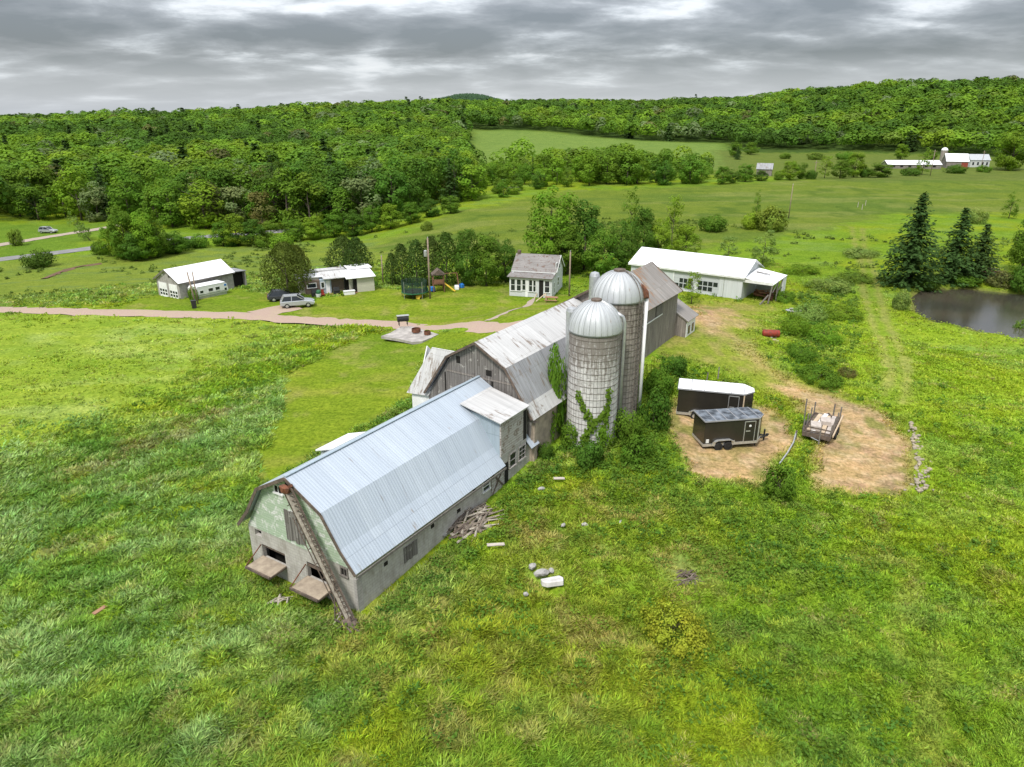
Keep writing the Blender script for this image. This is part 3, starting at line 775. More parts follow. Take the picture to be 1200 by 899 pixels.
def crown_spruce(seed, Hh=14., W=7., lv=30, nb=11, nc=8, card=.55):
    r = np.random.default_rng(seed); P = []; Nn = []; T = []
    for i in range(lv):
        f = i / (lv - 1.0); z = Hh * (.06 + .93 * f); R0 = W / 2 * (1 - f) ** .8 * min(1, .72 + f * 1.6) * r.uniform(.8, 1.12) + .12
        k = max(4, int(nb * (1 - f * .6)))
        for j in range(k):
            a = r.uniform(0, 6.28); Lb = R0 * r.uniform(.65, 1.12); ti = r.uniform(.7, 1.25)
            m = max(3, int(nc * (Lb / (W / 2)) + 2))
            for q in range(m):
                u = (q + .6) / m
                P.append((math.cos(a) * Lb * u + r.normal() * .12, math.sin(a) * Lb * u + r.normal() * .12, z - Lb * .34 * u ** 1.4 + .10 * Lb * (u > .8) + r.normal() * .07))
                Nn.append((math.cos(a) * .5 + r.normal() * .3, math.sin(a) * .5 + r.normal() * .3, .8)); T.append(ti * r.uniform(.85, 1.15))
    V, Fc = cards(np.array(P), norm(np.array(Nn)), card * r.uniform(.7, 1.3, len(P)), .5, r)
    t = np.repeat(np.array(T), 4); return V, Fc, np.stack([t, t, t], 1)
def crown_cedar(seed, Hh=8., W=6., n=3000, card=.34, base=.08, full=.75):
    """dense egg-shaped evergreen made of upright sprays"""
    r = np.random.default_rng(seed)
    f = r.uniform(0, 1, n); a = r.uniform(0, 6.28, n)
    ph = r.uniform(0, 6.28, 6)
    prof = np.sin(np.clip(f, 0, 1) ** full * PI * .93 + .12) ** .8
    bump = 1 + .10 * np.sin(a * 3 + ph[0] + f * 4) + .09 * np.sin(a * 5 + ph[1] - f * 9) + .07 * np.sin(f * 24 + ph[2] + a * 2)
    R0 = W / 2 * prof * bump * r.uniform(.62, 1.03, n) ** .5
    P = np.stack([np.cos(a) * R0, np.sin(a) * R0, Hh * (base + (1 - base) * f)], 1) + r.normal(size=(n, 3)) * .1
    Nn = norm(np.stack([np.cos(a), np.sin(a), .35 + 0 * a], 1) + r.normal(size=(n, 3)) * .45)
    V, Fc = cards(P, Nn, card * r.uniform(.7, 1.4, n), .55, r)
    cell = vnoise(a * 3 * 2, f * 14, 1.0, seed) ; t = np.repeat(.7 + .6 * cell * r.uniform(.75, 1.25, n), 4)
    return V, Fc, np.stack([t * 1.03, t, t * .95], 1)
def trunk_mb(Hh, r0, limbs=5, seed=0, lean=0., spread=.3, top=.75):
    rr = random.Random(seed); m = MB()
    P = [(lean * f * Hh + rr.uniform(-.06, .06) * f * Hh * .4, rr.uniform(-.06, .06) * f * Hh * .4, f * Hh * top) for f in (0, .25, .5, .75, 1)]
    P[0] = (0, 0, -.5)
    m.tube(P, [r0 * 1.25, r0 * .9, r0 * .65, r0 * .4, r0 * .12], 7)
    for k in range(limbs):
        i = rr.choice([1, 2, 2, 3]); a = k * 2.4 + rr.uniform(-.4, .4); p = Vector(P[i])
        ln = Hh * spread * rr.uniform(.7, 1.1)
        q = p + Vector((math.cos(a) * ln * .5, math.sin(a) * ln * .5, ln * .45)); e = p + Vector((math.cos(a) * ln, math.sin(a) * ln, ln * .8))
        m.tube([p, q, e], [r0 * .42, r0 * .25, r0 * .06], 5)
    return m

# templates: one crown and one trunk mesh of each, shared by all copies
TPL = {}
def template(kind, crown, trunk, bark='bark'):
    V, Fc, c = crown
    o = np_mesh('crown', V, Fc, M['leaf'], col=c); t = trunk.build('trunk', M[bark], smooth=True)
    cm, tm = o.data, t.data
    bpy.data.objects.remove(o); bpy.data.objects.remove(t)
    TPL.setdefault(kind, []).append((cm, tm))
for k in range(5):
    template('wood', crown_broad(100 + k, 12, 8.2, (.02, .10, .0, .06, .03)[k], 30, 60, .58, .205), trunk_mb(12, .2, 4, k))
for k in range(2):
    template('woodfir', crown_spruce(150 + k, 13, 6.6, 22, 10, 7, .85), trunk_mb(13, .2, 0, k, top=.95))
for k in range(4):
    template('broad', crown_broad(200 + k, 12, 8, (.03, .08, .02, .05)[k], 64, 95, .38, .155), trunk_mb(12, .22, 6, 10 + k))
for k in range(2):
    template('airy', crown_broad(220 + k, 12, 6, .12, 36, 46, .38, .16, loose=.22), trunk_mb(12, .14, 7, 20 + k))
for k in range(3):
    template('bush', crown_broad(240 + k, 3, 5, -.12, 40, 62, .27, .17, egg=1.0), trunk_mb(2.4, .06, 6, 30 + k, spread=.5))
for k in range(3):
    template('loosebush', crown_broad(250 + k, 2.2, 5, -.15, 60, 80, .17, .12, loose=.45, egg=1.3), trunk_mb(1.8, .04, 9, 35, spread=.7))
for k in range(2):
    template('spruce', crown_spruce(260 + k, 14, 9.5, 44, 19, 11, .62), trunk_mb(14, .24, 0, 40 + k, top=.96))
for k in range(2):
    template('cedar', crown_cedar(280 + k, 8, 7, 3400, .34), trunk_mb(8, .2, 4, 50 + k))
for k in range(2):
    template('column', crown_cedar(290 + k, 8, 4, 2200, .3, .0, .62), trunk_mb(8, .14, 2, 60 + k))
NAMES = {'wood': 'broadleaf_tree', 'woodfir': 'conifer_tree', 'broad': 'broadleaf_tree', 'airy': 'young_tree', 'bush': 'bush', 'loosebush': 'bush', 'spruce': 'spruce_tree', 'cedar': 'cedar_tree', 'column': 'cedar_tree'}
SIZE = {'wood': (12, 8.2), 'woodfir': (13, 6), 'broad': (12, 8), 'airy': (12, 6), 'bush': (3, 5), 'loosebush': (2.2, 5), 'spruce': (14, 8), 'cedar': (8, 7), 'column': (8, 4)}
PAL = dict(bright=(.165, .270, .030), mid=(.115, .205, .028), dark=(.068, .125, .024), olive=(.150, .215, .04), deep=(.085, .165, .028), yellow=(.20, .285, .03), pale=(.20, .275, .085), spruce=(.060, .105, .032), cedar=(.085, .110, .024), cedar2=(.058, .095, .024), silver=(.17, .22, .11), brown=(.15, .15, .06))
for k_ in PAL: PAL[k_] = (PAL[k_][0] * .96, PAL[k_][1] * 1.03, PAL[k_][2] * .85)
_tn = [0]
def place_tree(kind, x, y, h, w, label, group=None, pal='mid', var=None, lean=(0, 0), cat=None, zoff=0.0, jit=.12):
    _tn[0] += 1; i = _tn[0]
    T = TPL[kind]; cm, tm = T[(i if var is None else var) % len(T)]
    e = thing(NAMES[kind], label, cat or ('bush' if 'bush' in kind else 'tree'), (x, y, hz(x, y) - .1 + zoff), (i * 2.399) % 6.283, group)
    sx = w / SIZE[kind][1]; sz = h / SIZE[kind][0]
    e.scale = (sx, sx, sz); e.rotation_euler[0] = lean[0]; e.rotation_euler[1] = lean[1]
    t = bpy.data.objects.new('trunk', tm); link(t, e)
    c = bpy.data.objects.new('crown', cm); link(c, e)
    p = PAL[pal] if isinstance(pal, str) else pal
    rr = random.Random(i * 7 + 3); k = 1 + rr.uniform(-jit, jit)
    c.color = (p[0] * k * (1 + rr.uniform(-.1, .1)), p[1] * k, p[2] * k, 1)
    return e
def tree_px(kind, px, py, top, wpx, label, group=None, pal='mid', **kw):
    """tree whose foot is seen at px,py in the photograph, its tip at row top, its crown wpx wide"""
    g = at(px, py); dep = g.y * CT - (g.z - CH) * ST
    h = zat(px, top, g.y) - g.z
    return place_tree(kind, g.x, g.y, h, wpx / F * dep, label, group, pal, **kw)

# ------------------------------------------------------------------ single trees and shrubs round the farm
tree_px('cedar', 338, 347, 284, 54, 'big round cedar with bare trunk foot behind the silver car', 'pair of cedars by the car', 'cedar')
tree_px('cedar', 351, 343, 287, 38, 'narrower cedar half hidden behind the round cedar by the silver car', 'pair of cedars by the car', 'cedar', var=1)
tree_px('cedar', 405, 330, 277, 45, 'dark cedar with rounded top rising behind the mobile home roof', 'pair of cedars behind the mobile home', 'cedar2')
tree_px('cedar', 420, 331, 278, 36, 'slimmer pointed cedar at the right of the pair behind the mobile home', 'pair of cedars behind the mobile home', 'cedar2', var=1)
for px, py, top, wd, p, lab in ((460, 333, 296, 20, 'cedar2', 'shortest dark cedar, first in the hedge beside the trampoline'), (472, 333, 286, 28, 'cedar2', 'slender dark cedar right behind the trampoline'),
                                (489, 334, 281, 31, 'cedar2', 'dark cedar behind the trampoline and the utility pole'), (507, 333, 277, 33, 'cedar2', 'dark pointed cedar behind the wooden playset'),
                                (524, 333, 272, 36, 'dark', 'tall dark cedar in the middle of the hedge right of the playset')):
    tree_px('column', px, py, top, wd, lab, 'cedar hedge behind the trampoline', p)
tree_px('broad', 548, 334, 266, 38, 'dark leafy tree between the cedar hedge and the farmhouse lawn', 'leafy trees behind the lawn', 'deep')
tree_px('broad', 570, 335, 273, 42, 'brighter green leafy tree with low branches left of the farmhouse', 'leafy trees behind the lawn', 'mid')
tree_px('broad', 592, 330, 280, 34, 'small leafy tree touching the left corner of the farmhouse', 'leafy trees behind the lawn', 'deep')
tree_px('broad', 645, 318, 216, 66, 'tallest maple with bright crown behind the farmhouse', 'maples behind the farmhouse', 'bright')
tree_px('broad', 684, 316, 234, 54, 'darker dense maple right of the tallest maple behind the farmhouse', 'maples behind the farmhouse', 'deep')
tree_px('broad', 664, 322, 262, 44, 'low maple filling the gap under the two tall maples', 'maples behind the farmhouse', 'mid')
tree_px('broad', 706, 327, 266, 48, 'leafy tree behind the tall silo dome, left of the lighter ones', 'trees left of the white shed', 'mid')
tree_px('broad', 726, 318, 256, 38, 'round leafy tree close left of the white shed', 'trees left of the white shed', 'deep')
tree_px('airy', 737, 296, 216, 26, 'slender loose tree standing alone in the field behind the shed trees', 'trees left of the white shed', 'mid')
tree_px('broad', 752, 308, 240, 34, 'taller dark green tree rising above the left end of the white shed', 'trees left of the white shed', 'deep')
tree_px('broad', 770, 308, 256, 32, 'yellow green leafy tree at the back of the white shed roof', 'trees left of the white shed', 'bright')
tree_px('airy', 786, 300, 229, 27, 'poplar with upright light crown behind the white shed', 'trees left of the white shed', 'bright')
tree_px('broad', 802, 303, 262, 38, 'low yellow green tree at the right of the group by the white shed', 'trees left of the white shed', 'yellow')
tree_px('bush', 835, 271, 250, 34, 'round green bush in the field above the white shed roof', 'bushes in the upper field', 'mid')
tree_px('bush', 880, 268, 248, 30, 'yellow flowered bush beside the big round field bush', 'bushes in the upper field', 'yellow')
tree_px('bush', 904, 270, 240, 44, 'big round bush beneath the tall thin pole in the upper field', 'bushes in the upper field', 'olive')
tree_px('airy', 885, 262, 221, 12, 'thin sapling poking out above the round field bushes', None, 'mid')
tree_px('airy', 853, 306, 276, 26, 'pale sapling behind the middle of the white shed roof', 'saplings behind the white shed', 'pale')
tree_px('airy', 893, 312, 268, 32, 'pale tall sapling behind the open lean-to of the white shed', 'saplings behind the white shed', 'pale')
tree_px('airy', 810, 356, 318, 22, 'thin sapling in front of the white shed window beside the grey barn end', None, 'yellow')
tree_px('spruce', 1062, 334, 225, 76, 'tallest dark spruce at the head of the pond', 'spruces by the pond', 'spruce')
tree_px('spruce', 1114, 330, 243, 66, 'dark spruce in the middle of the row behind the pond', 'spruces by the pond', 'spruce')
tree_px('spruce', 1143, 327, 262, 56, 'shorter rounder spruce at the right of the row behind the pond', 'spruces by the pond', 'spruce', var=1)
tree_px('broad', 1197, 318, 252, 40, 'bright leafy tree at the right rim beside the brush by the pond', None, 'mid')
tree_px('airy', 1182, 256, 224, 19, 'small upright tree alone on the meadow behind the spruces', None, 'mid')
tree_px('bush', 1145, 262, 244, 24, 'pale rounded bush on the meadow behind the spruces', None, 'pale')
tree_px('broad', 1183, 200, 154, 40, 'large lone tree with pale crown beside the white farmhouse far off', None, 'bright')
tree_px('bush', 1054, 362, 338, 24, 'tall bush on the near bank of the pond beside the farm track', 'bushes round the pond', 'pale')
tree_px('bush', 1085, 338, 322, 34, 'low bush under the tallest spruce at the water', 'bushes round the pond', 'deep')
tree_px('bush', 1128, 333, 322, 44, 'wide low bush between the water and the middle spruce', 'bushes round the pond', 'mid')
tree_px('bush', 1172, 336, 316, 34, 'brownish brush heap of a bush on the far bank of the pond', 'bushes round the pond', 'brown')
tree_px('bush', 1200, 342, 308, 40, 'dense green bush at the far right end of the pond bank', 'bushes round the pond', 'deep')
tree_px('bush', 1200, 392, 372, 26, 'leafy bush on the near bank at the right rim of the photo', 'bushes round the pond', 'mid')
# scrub between the yard and the track
for px, py, top, wd, p, lab in ((930, 392, 360, 34, 'mid', 'round scrub bush behind the red tank'), (948, 372, 345, 40, 'pale', 'pale spreading scrub bush above the junk heap'), (965, 400, 372, 40, 'mid', 'scrub bush right of the red tank halfway to the track'),
                                (938, 420, 395, 38, 'deep', 'dark scrub bush below the red tank'), (958, 446, 420, 50, 'deep', 'largest dark scrub bush at the bend of the dirt lane'), (985, 372, 352, 44, 'mid', 'scrub bush midway between the shed and the track'),
                                (972, 340, 318, 44, 'pale', 'pale scrub bush above the shed lean-to in the meadow'), (1000, 330, 312, 36, 'olive', 'olive scrub bush close to the start of the track'), (905, 340, 322, 20, 'mid', 'small bush growing against the lean-to posts'),
                                (940, 320, 305, 36, 'mid', 'bush on the slope behind the shed lean-to'), (1008, 300, 285, 40, 'pale', 'pale bush beside the upper bend of the track'), (992, 440, 424, 22, 'brown', 'brown dry bush at the right of the lane scrub'),
                                (920, 352, 335, 26, 'deep', 'dark bush just right of the shed lean-to')):
    tree_px('loosebush', px, py, py - (py - top) * .72, wd * 1.2, lab, 'scrub bushes right of the yard', {'deep': 'mid', 'mid': 'bright', 'pale': 'pale', 'olive': 'olive', 'brown': 'brown'}[p])
# round the silos and barn
for px, py, top, wd, p, lab in ((640, 515, 468, 34, 'bright', 'bright bush filling the corner between blue roofed barn and pale silo'), (651, 509, 402, 30, 'mid', 'tall vine covered bush climbing between the barn roof and the pale silo'), (668, 520, 488, 34, 'mid', 'leafy bush at the foot of the pale silo on its left'),
                                (706, 522, 484, 38, 'bright', 'bright leafy bush in front of the pale silo foot'), (735, 518, 478, 42, 'mid', 'dense bush between the two silo feet'), (765, 500, 452, 44, 'deep', 'dark bush right of the brown silo foot'),
                                (772, 462, 428, 40, 'mid', 'bush on the slope between brown silo and black trailer'), (790, 440, 415, 34, 'deep', 'dark bush on the bank below the weathered barn wall'), (745, 540, 508, 46, 'mid', 'broad low bush in front of the silos'),
                                (640, 536, 516, 20, 'deep', 'small dark bush past the barn corner windows'), (690, 545, 515, 44, 'deep', 'low dark bush in the weeds before the pale silo'), (800, 388, 374, 14, 'deep', 'small round bush against the white lean-to of the weathered barn')):
    tree_px('bush', px, py, top, wd, lab, 'bushes round the silos', p)
tree_px('loosebush', 788, 745, 711, 88, 'spreading yellow green bush alone in the near meadow', None, (.27, .33, .035))
tree_px('bush', 912, 580, 544, 44, 'leafy bush at the edge of the straw coloured trailer pad', None, 'mid')
tree_px('bush', 228, 352, 334, 15, 'vine grown over the foot of the leaning pole by the camper', None, 'mid')
# left valley
for px, py, top, wd, p, lab in ((45, 313, 292, 38, 'dark', 'dark round bush standing alone beside the paved road'), (20, 288, 268, 18, 'olive', 'small olive tree between the paved road and the gravel lane'), (120, 298, 280, 24, 'mid', 'low bush on the road edge left of the tall roadside trees'),
                                (148, 302, 262, 40, 'bright', 'tall bright shrub by the road, left of the block garage'), (170, 300, 258, 40, 'mid', 'tall leafy shrub on the road verge above the block garage'), (190, 296, 280, 30, 'deep', 'dark verge shrub at the road bend'),
                                (215, 292, 276, 34, 'deep', 'dark shrub on the verge above the garage roof'), (235, 290, 274, 26, 'mid', 'shrub on the verge right above the garage roof peak'), (330, 290, 272, 36, 'bright', 'wide light shrub at the field edge above the round cedar'),
                                (310, 290, 276, 24, 'mid', 'small shrub left of the wide light shrub at the field edge'), (272, 288, 272, 26, 'deep', 'dark shrub by the road right of the garage'), (500, 270, 258, 16, 'olive', 'small shrub on the upper field slope above the mobile home')):
    tree_px('bush', px, py, top, wd, lab, 'shrubs along the road', p)
for px, py, top, wd, p in ((134, 300, 262, 30, 'bright'), (150, 304, 240, 38, 'mid'), (172, 304, 246, 36, 'bright'), (188, 301, 256, 30, 'mid'), (160, 306, 272, 34, 'deep'), (206, 297, 270, 30, 'mid'), (262, 288, 258, 30, 'mid'), (278, 288, 250, 34, 'bright'), (298, 288, 256, 32, 'deep'), (318, 284, 258, 30, 'mid'),
                           (345, 282, 256, 30, 'mid'), (368, 280, 252, 32, 'bright'), (392, 278, 250, 30, 'mid'), (414, 277, 246, 30, 'deep'), (436, 272, 240, 28, 'mid'), (458, 268, 238, 30, 'bright'), (482, 262, 236, 28, 'mid'), (505, 254, 232, 26, 'deep'), (528, 250, 228, 26, 'mid')):
    tree_px('broad', px, py, top, wd, 'full leafy tree in the row along the road and the field edge', 'leafy trees along the road and field edge', p)
g = at(106, 282)
place_tree('airy', g.x, g.y, 8.5, 4.2, 'pale dead tree leaning left over the gravel lane', None, 'pale', lean=(0, 0)).rotation_euler = (0, R_(-33), 0)
# trees along the far field edge, right
for px, py, top, wd, kd, p, lab in ((846, 216, 194, 22, 'broad', 'mid', 'rounded tree at the left of the row along the far field edge'), (858, 215, 198, 18, 'broad', 'deep', 'small dark tree left of the far grey shed'), (873, 213, 191, 22, 'broad', 'mid', 'tree covering the left wall of the far grey shed'),
                                 (892, 212, 199, 18, 'broad', 'deep', 'low dark tree in front of the far grey shed'), (925, 211, 188, 24, 'broad', 'bright', 'bright tree right of the far grey shed'), (938, 210, 190, 18, 'broad', 'mid', 'tree touching the bright tree right of the far grey shed'),
                                 (966, 209, 182, 17, 'airy', 'bright', 'upright bright tree in the middle of the far row'), (984, 209, 186, 24, 'broad', 'mid', 'wide tree right of the upright bright tree in the far row'), (1000, 208, 178, 28, 'broad', 'bright', 'tallest tree of the far row, before the long low barn'),
                                 (1032, 208, 190, 30, 'broad', 'mid', 'wide rounded tree left of the long low barn'), (1066, 206, 196, 26, 'bush', 'deep', 'low bush row in front of the long low barn'), (1080, 205, 172, 18, 'airy', 'bright', 'thin tall tree before the long low barn'),
                                 (1120, 203, 192, 26, 'bush', 'deep', 'dark low bush in front of the far red doored barn'), (1152, 202, 193, 18, 'bush', 'mid', 'low bush before the far white house'), (912, 211, 200, 14, 'bush', 'mid', 'bush under the far row beside the grey shed'),
                                 (950, 210, 198, 16, 'bush', 'deep', 'bush beneath the upright bright tree of the far row'), (1014, 208, 195, 18, 'bush', 'deep', 'bush beneath the tallest tree of the far row')):
    tree_px(kd, px, py, top, wd, lab, 'trees along the far field edge', p)
for px, py, top, wd, kd, p, lab in ((862, 184, 166, 18, 'broad', 'mid', 'pale tree on the far pasture left of the others'), (864, 187, 172, 9, 'spruce', 'spruce', 'single small conifer on the far pasture'), (880, 181, 166, 18, 'broad', 'mid', 'round tree at the forest foot on the far pasture'),
                                 (1055, 187, 168, 18, 'broad', 'bright', 'round light tree standing on the pasture behind the long low barn'), (1092, 187, 176, 12, 'broad', 'mid', 'small tree behind the far red doored barn'), (1113, 181, 167, 13, 'airy', 'mid', 'slim tree at the forest foot above the far barn'),
                                 (920, 186, 179, 16, 'bush', 'mid', 'scrub bush on the far pasture above the grey shed'), (955, 187, 178, 22, 'bush', 'olive', 'olive scrub on the far pasture above the upright bright tree'), (990, 187, 177, 24, 'bush', 'mid', 'wide scrub on the far pasture above the tallest tree')):
    tree_px(kd, px, py, top, wd, lab, 'trees on the far pasture', p)

# ------------------------------------------------------------------ the woods
edge = [( -250, 262), (-100, 262), (0, 263), (110, 263), (140, 268), (200, 274), (260, 271), (330, 276), (400, 272), (450, 262), (500, 248), (540, 241), (600, 234), (640, 224), (680, 219), (760, 219), (838, 217)]
eq = [p[0] for p in edge]; eD = [math.hypot(*at(*p)[:2]) for p in edge]
hill = [(838, 170), (870, 173), (900, 175), (1000, 177), (1100, 180), (1200, 183), (1400, 186)]
hq = [p[0] for p in hill]; hD = [math.hypot(*at(*p)[:2]) for p in hill]
eq2 = eq + [839] + hq[1:]; eD2 = eD + [hD[0]] + hD[1:]
FH = REG['farhay']
def wood_pts(D0, D1, sp):
    xs = np.arange(-D1 * .86, D1 * .86, sp); ys = np.arange(D0 * .6, D1, sp)
    X, Y = np.meshgrid(xs, ys); X = X.ravel() + rng.uniform(-.45, .45, X.size) * sp; Y = Y.ravel() + rng.uniform(-.45, .45, Y.size) * sp
    D = np.hypot(X, Y); q = qcol(X, Y)
    k = (D >= D0) & (D < D1) & (q > -430) & (q < 1630) & (D > np.interp(q, eq2, eD2) + 1.5)
    k &= D < np.interp(q, *_q1) + 130
    X, Y, q, D = X[k], Y[k], q[k], D[k]
    k = (poly_sd(X, Y, FH) > 3)
    # thin band of trees between the near field and the hay field
    band = (q > 555) & (q < 850) & (D < 430)
    k &= ~(band & (rng.uniform(size=len(q)) > .95)) & ~(band & (D > np.interp(q, eq2, eD2) + 95))
    # rough pasture between that band and the hay field stays open
    k &= ~((q > 560) & (q < 860) & (D > np.interp(q, eq2, eD2) + 95) & (D < 560) )
    return X[k], Y[k], q[k], D[k]
A = wood_pts(120, 380, 7.5); B = wood_pts(380, 640, 8.0); C_ = wood_pts(640, 1150, 9.0)
X = np.concatenate([A[0], B[0], C_[0]]); Y = np.concatenate([A[1], B[1], C_[1]]); q = np.concatenate([A[2], B[2], C_[2]]); D = np.concatenate([A[3], B[3], C_[3]])
Hh = rng.uniform(8.0, 13.0, len(X)) * (1 + .18 * S(400, 800, D)) * np.where((q > 550) & (q < 850) & (D < 430), (.35 + 1.0 * fbm(X, Y, .045, 57, 2)) * rng.uniform(.6, 1.1, len(X)), 1)
Hh = Hh * (1 + .24 * (1 - S(300, 420, D)) * (q < 560))
Hh = Hh * (.82 + .36 * fbm(X, Y, .03, 55, 2))
Wd = np.clip(Hh * rng.uniform(.70, 1.02, len(X)), 5, 13.5)
Zg = H(X, Y)
patch = fbm(X, Y, .018, 61, 3) + rng.normal(size=len(X)) * .05
order = np.argsort(D); NIND = 205
palk = ['dark', 'deep', 'mid', 'bright', 'olive', 'silver', 'yellow']
def pick(i):
    u = patch[i] + random.uniform(-.15, .15)
    if random.random() < .04: return 'silver'
    if random.random() < .012: return 'brown'
    return 'dark' if u < .28 else 'deep' if u < .42 else 'mid' if u < .60 else 'bright' if u < .76 else 'olive' if u < .82 else 'yellow'
inframe = [i for i in order if -40 < q[i] < 1240]
ind = set(inframe[:NIND])
LABW = {'dark': 'dark green broadleaf tree in the woods beyond the road', 'deep': 'deep green broadleaf tree in the woods beyond the road', 'mid': 'mid green broadleaf tree in the woods beyond the road',
        'bright': 'bright green broadleaf tree in the woods beyond the road', 'olive': 'olive green broadleaf tree in the woods beyond the road', 'silver': 'greyish silver leaved tree in the woods beyond the road',
        'yellow': 'yellow green broadleaf tree in the woods beyond the road', 'brown': 'brownish thin leaved tree in the woods beyond the road'}
for i in inframe[:NIND]:
    con = random.random() < .07
    p = 'spruce' if con else pick(i)
    place_tree('woodfir' if con else 'wood', X[i], Y[i], Hh[i] * (1.15 if con else 1), Wd[i] * (.9 if con else 1), 'dark conifer among the broadleaf trees of the woods beyond the road' if con else LABW[p], 'trees of the woods beyond the road', p)
# all the trees behind them: one mass
low = [crown_shell(400 + k, 12, 8.4, 300, 1.05, .03, .30) for k in range(4)] + [crown_spruce(410, 13, 8, 12, 12, 3, 2.3)]
tiny = [crown_shell(420 + k, 12, 8.8, 120, 1.65, .05, .30) for k in range(4)] + [crown_spruce(430, 13, 8.4, 11, 12, 2, 2.3)]
rest = np.array([i for i in order if i not in ind])
VV = []; CC = []
tone = {'dark': 0, 'deep': 1, 'mid': 2, 'bright': 3, 'olive': 4, 'silver': 5, 'yellow': 6, 'brown': 7, 'spruce': 8}
var = np.where(rng.uniform(size=len(X)) < .035, 4, rng.integers(0, 4, len(X)))
for tpl, sel in ((low, rest[D[rest] < 520]), (tiny, rest[D[rest] >= 520])):
    for k in range(5):
        s = sel[var[sel] == k]
        if not len(s): continue
        V, Fc, c = tpl[k]
        a = rng.uniform(0, 6.28, len(s)); ca, sa = np.cos(a)[:, None], np.sin(a)[:, None]
        sx = (Wd[s] / 8.2)[:, None]; szz = (Hh[s] / 12)[:, None]
        P = np.stack([(V[None, :, 0] * ca - V[None, :, 1] * sa) * sx + X[s][:, None], (V[None, :, 0] * sa + V[None, :, 1] * ca) * sx + Y[s][:, None], V[None, :, 2] * szz + Zg[s][:, None]], -1)
        base = np.array([PAL['spruce'] if k == 4 else PAL[pick(i)] for i in s]) * rng.uniform(.66, 1.30, (len(s), 1))
        VV.append(P.reshape(-1, 3)); CC.append((c[None] * base[:, None]).reshape(-1, 3))
VV = np.concatenate(VV); CC = np.concatenate(CC)
print('woods trees', len(rest), 'cards', len(VV) // 4)
wo = np_mesh('woods', VV, np.arange(len(VV)).reshape(-1, 4), M['leaf'], col=CC)
tag(wo, 'mass of green woods covering the hills up to the skyline', 'woods', kind='stuff')
# the one far blue-green hill top
xs = (548 - 600) / 891. * 2100 + rng.normal(size=2600) * 120; ys = 2080 + rng.normal(size=2600) * 130
V, Fc, c = tiny[0]; zs = H(xs, ys)
sc = rng.uniform(.9, 1.4, 2600)[:, None]
P = np.stack([V[None, ::1, 0] * sc + xs[:, None], V[None, :, 1] * sc + ys[:, None], V[None, :, 2] * sc + zs[:, None]], -1)[:, :160]
wo2 = np_mesh('woods', P.reshape(-1, 3), np.arange(P.shape[0] * P.shape[1]).reshape(-1, 4), M['leaf'], col=np.tile(np.array([.075, .14, .075]), (P.shape[0] * P.shape[1], 1)))
tag(wo2, 'blue green wooded hilltop farthest away on the skyline', 'woods', kind='stuff')

# ------------------------------------------------------------------ grass
CLEAR = [(tuple(at(*p)[:2]), r) for p, r in (((647, 688), .9), ((634, 675), .8), ((624, 667), .4), ((646, 672), .3), ((616, 699), .25), ((519, 630), .4), ((566, 583), .6), ((579, 573), .5), ((634, 575), .4), ((660, 618), .35), ((685, 618), .4), ((727, 614), .35),
         ((545, 612), 1.9), ((530, 622), 1.2), ((560, 606), 1.2), ((803, 681), .8), ((330, 704), .8), ((398, 724), .5), ((581, 643), .8), ((118, 720), .7), ((655, 565), .6), ((497, 737), .5), ((931, 364), 1.0), ((903, 396), 1.3), ((912, 399), 1.1), ((434, 722), .4))]
CLEAR += [(tuple(at(*p)[:2]), .7) for p in ((1067, 496), (1069, 502), (1071, 508), (1072, 515), (1074, 522), (1076, 530), (1077, 538), (1078, 546), (1079, 554), (1079, 562), (1078, 570), (1077, 578))]
def scatter(r0, r1, dens, phi0=-47, phi1=47):
    a0, a1 = R_(phi0), R_(phi1)
    n = int(dens * (a1 - a0) * (r1 * r1 - r0 * r0) / 2)
    r = np.sqrt(rng.uniform(r0 * r0, r1 * r1, n)); a = rng.uniform(a0, a1, n)
    return r * np.sin(a), r * np.cos(a)
BLD = [[wl(-4.9, -.3), wl(4.9, -.3), wl(4.9, 19.2), wl(-4.9, 19.2)], [wl(-9.5, 18), wl(5.0, 18), wl(5.2, 53), wl(-7, 53)]]
gx_, gy_ = [], []
for r0, r1, d in ((19, 34, 100), (34, 48, 60), (48, 66, 30), (66, 92, 11), (92, 135, 2.6)):
    a, b = scatter(r0, r1, d); gx_.append(a); gy_.append(b)
x = np.concatenate(gx_); y = np.concatenate(gy_)
m = masks(x, y)
keep = rng.uniform(size=len(x)) < np.clip(m['long'] * 1.4, 0, 1) * (1 - .78 * m['hay']) * (1 - .85 * np.maximum(m['track'] * np.where(y > 50, 1, .4), m['bare']))
for P_ in BLD: keep &= poly_sd(x, y, P_) > .1
keep &= poly_sd(x, y, POND) > .6
keep &= line_d(x, y, DRIVE) > 1.9
for (cx_, cy_), r_ in CLEAR: keep &= np.hypot(x - cx_, y - cy_) > r_ * rng.uniform(.7, 1.15, len(x))
x, y = x[keep], y[keep]; m = {k: v[keep] for k, v in m.items()}
z = H(x, y) + bump_z(x, y, m)
n = len(x); NB = 6
D = np.hypot(x, y)
col = ground_col(x, y, m)
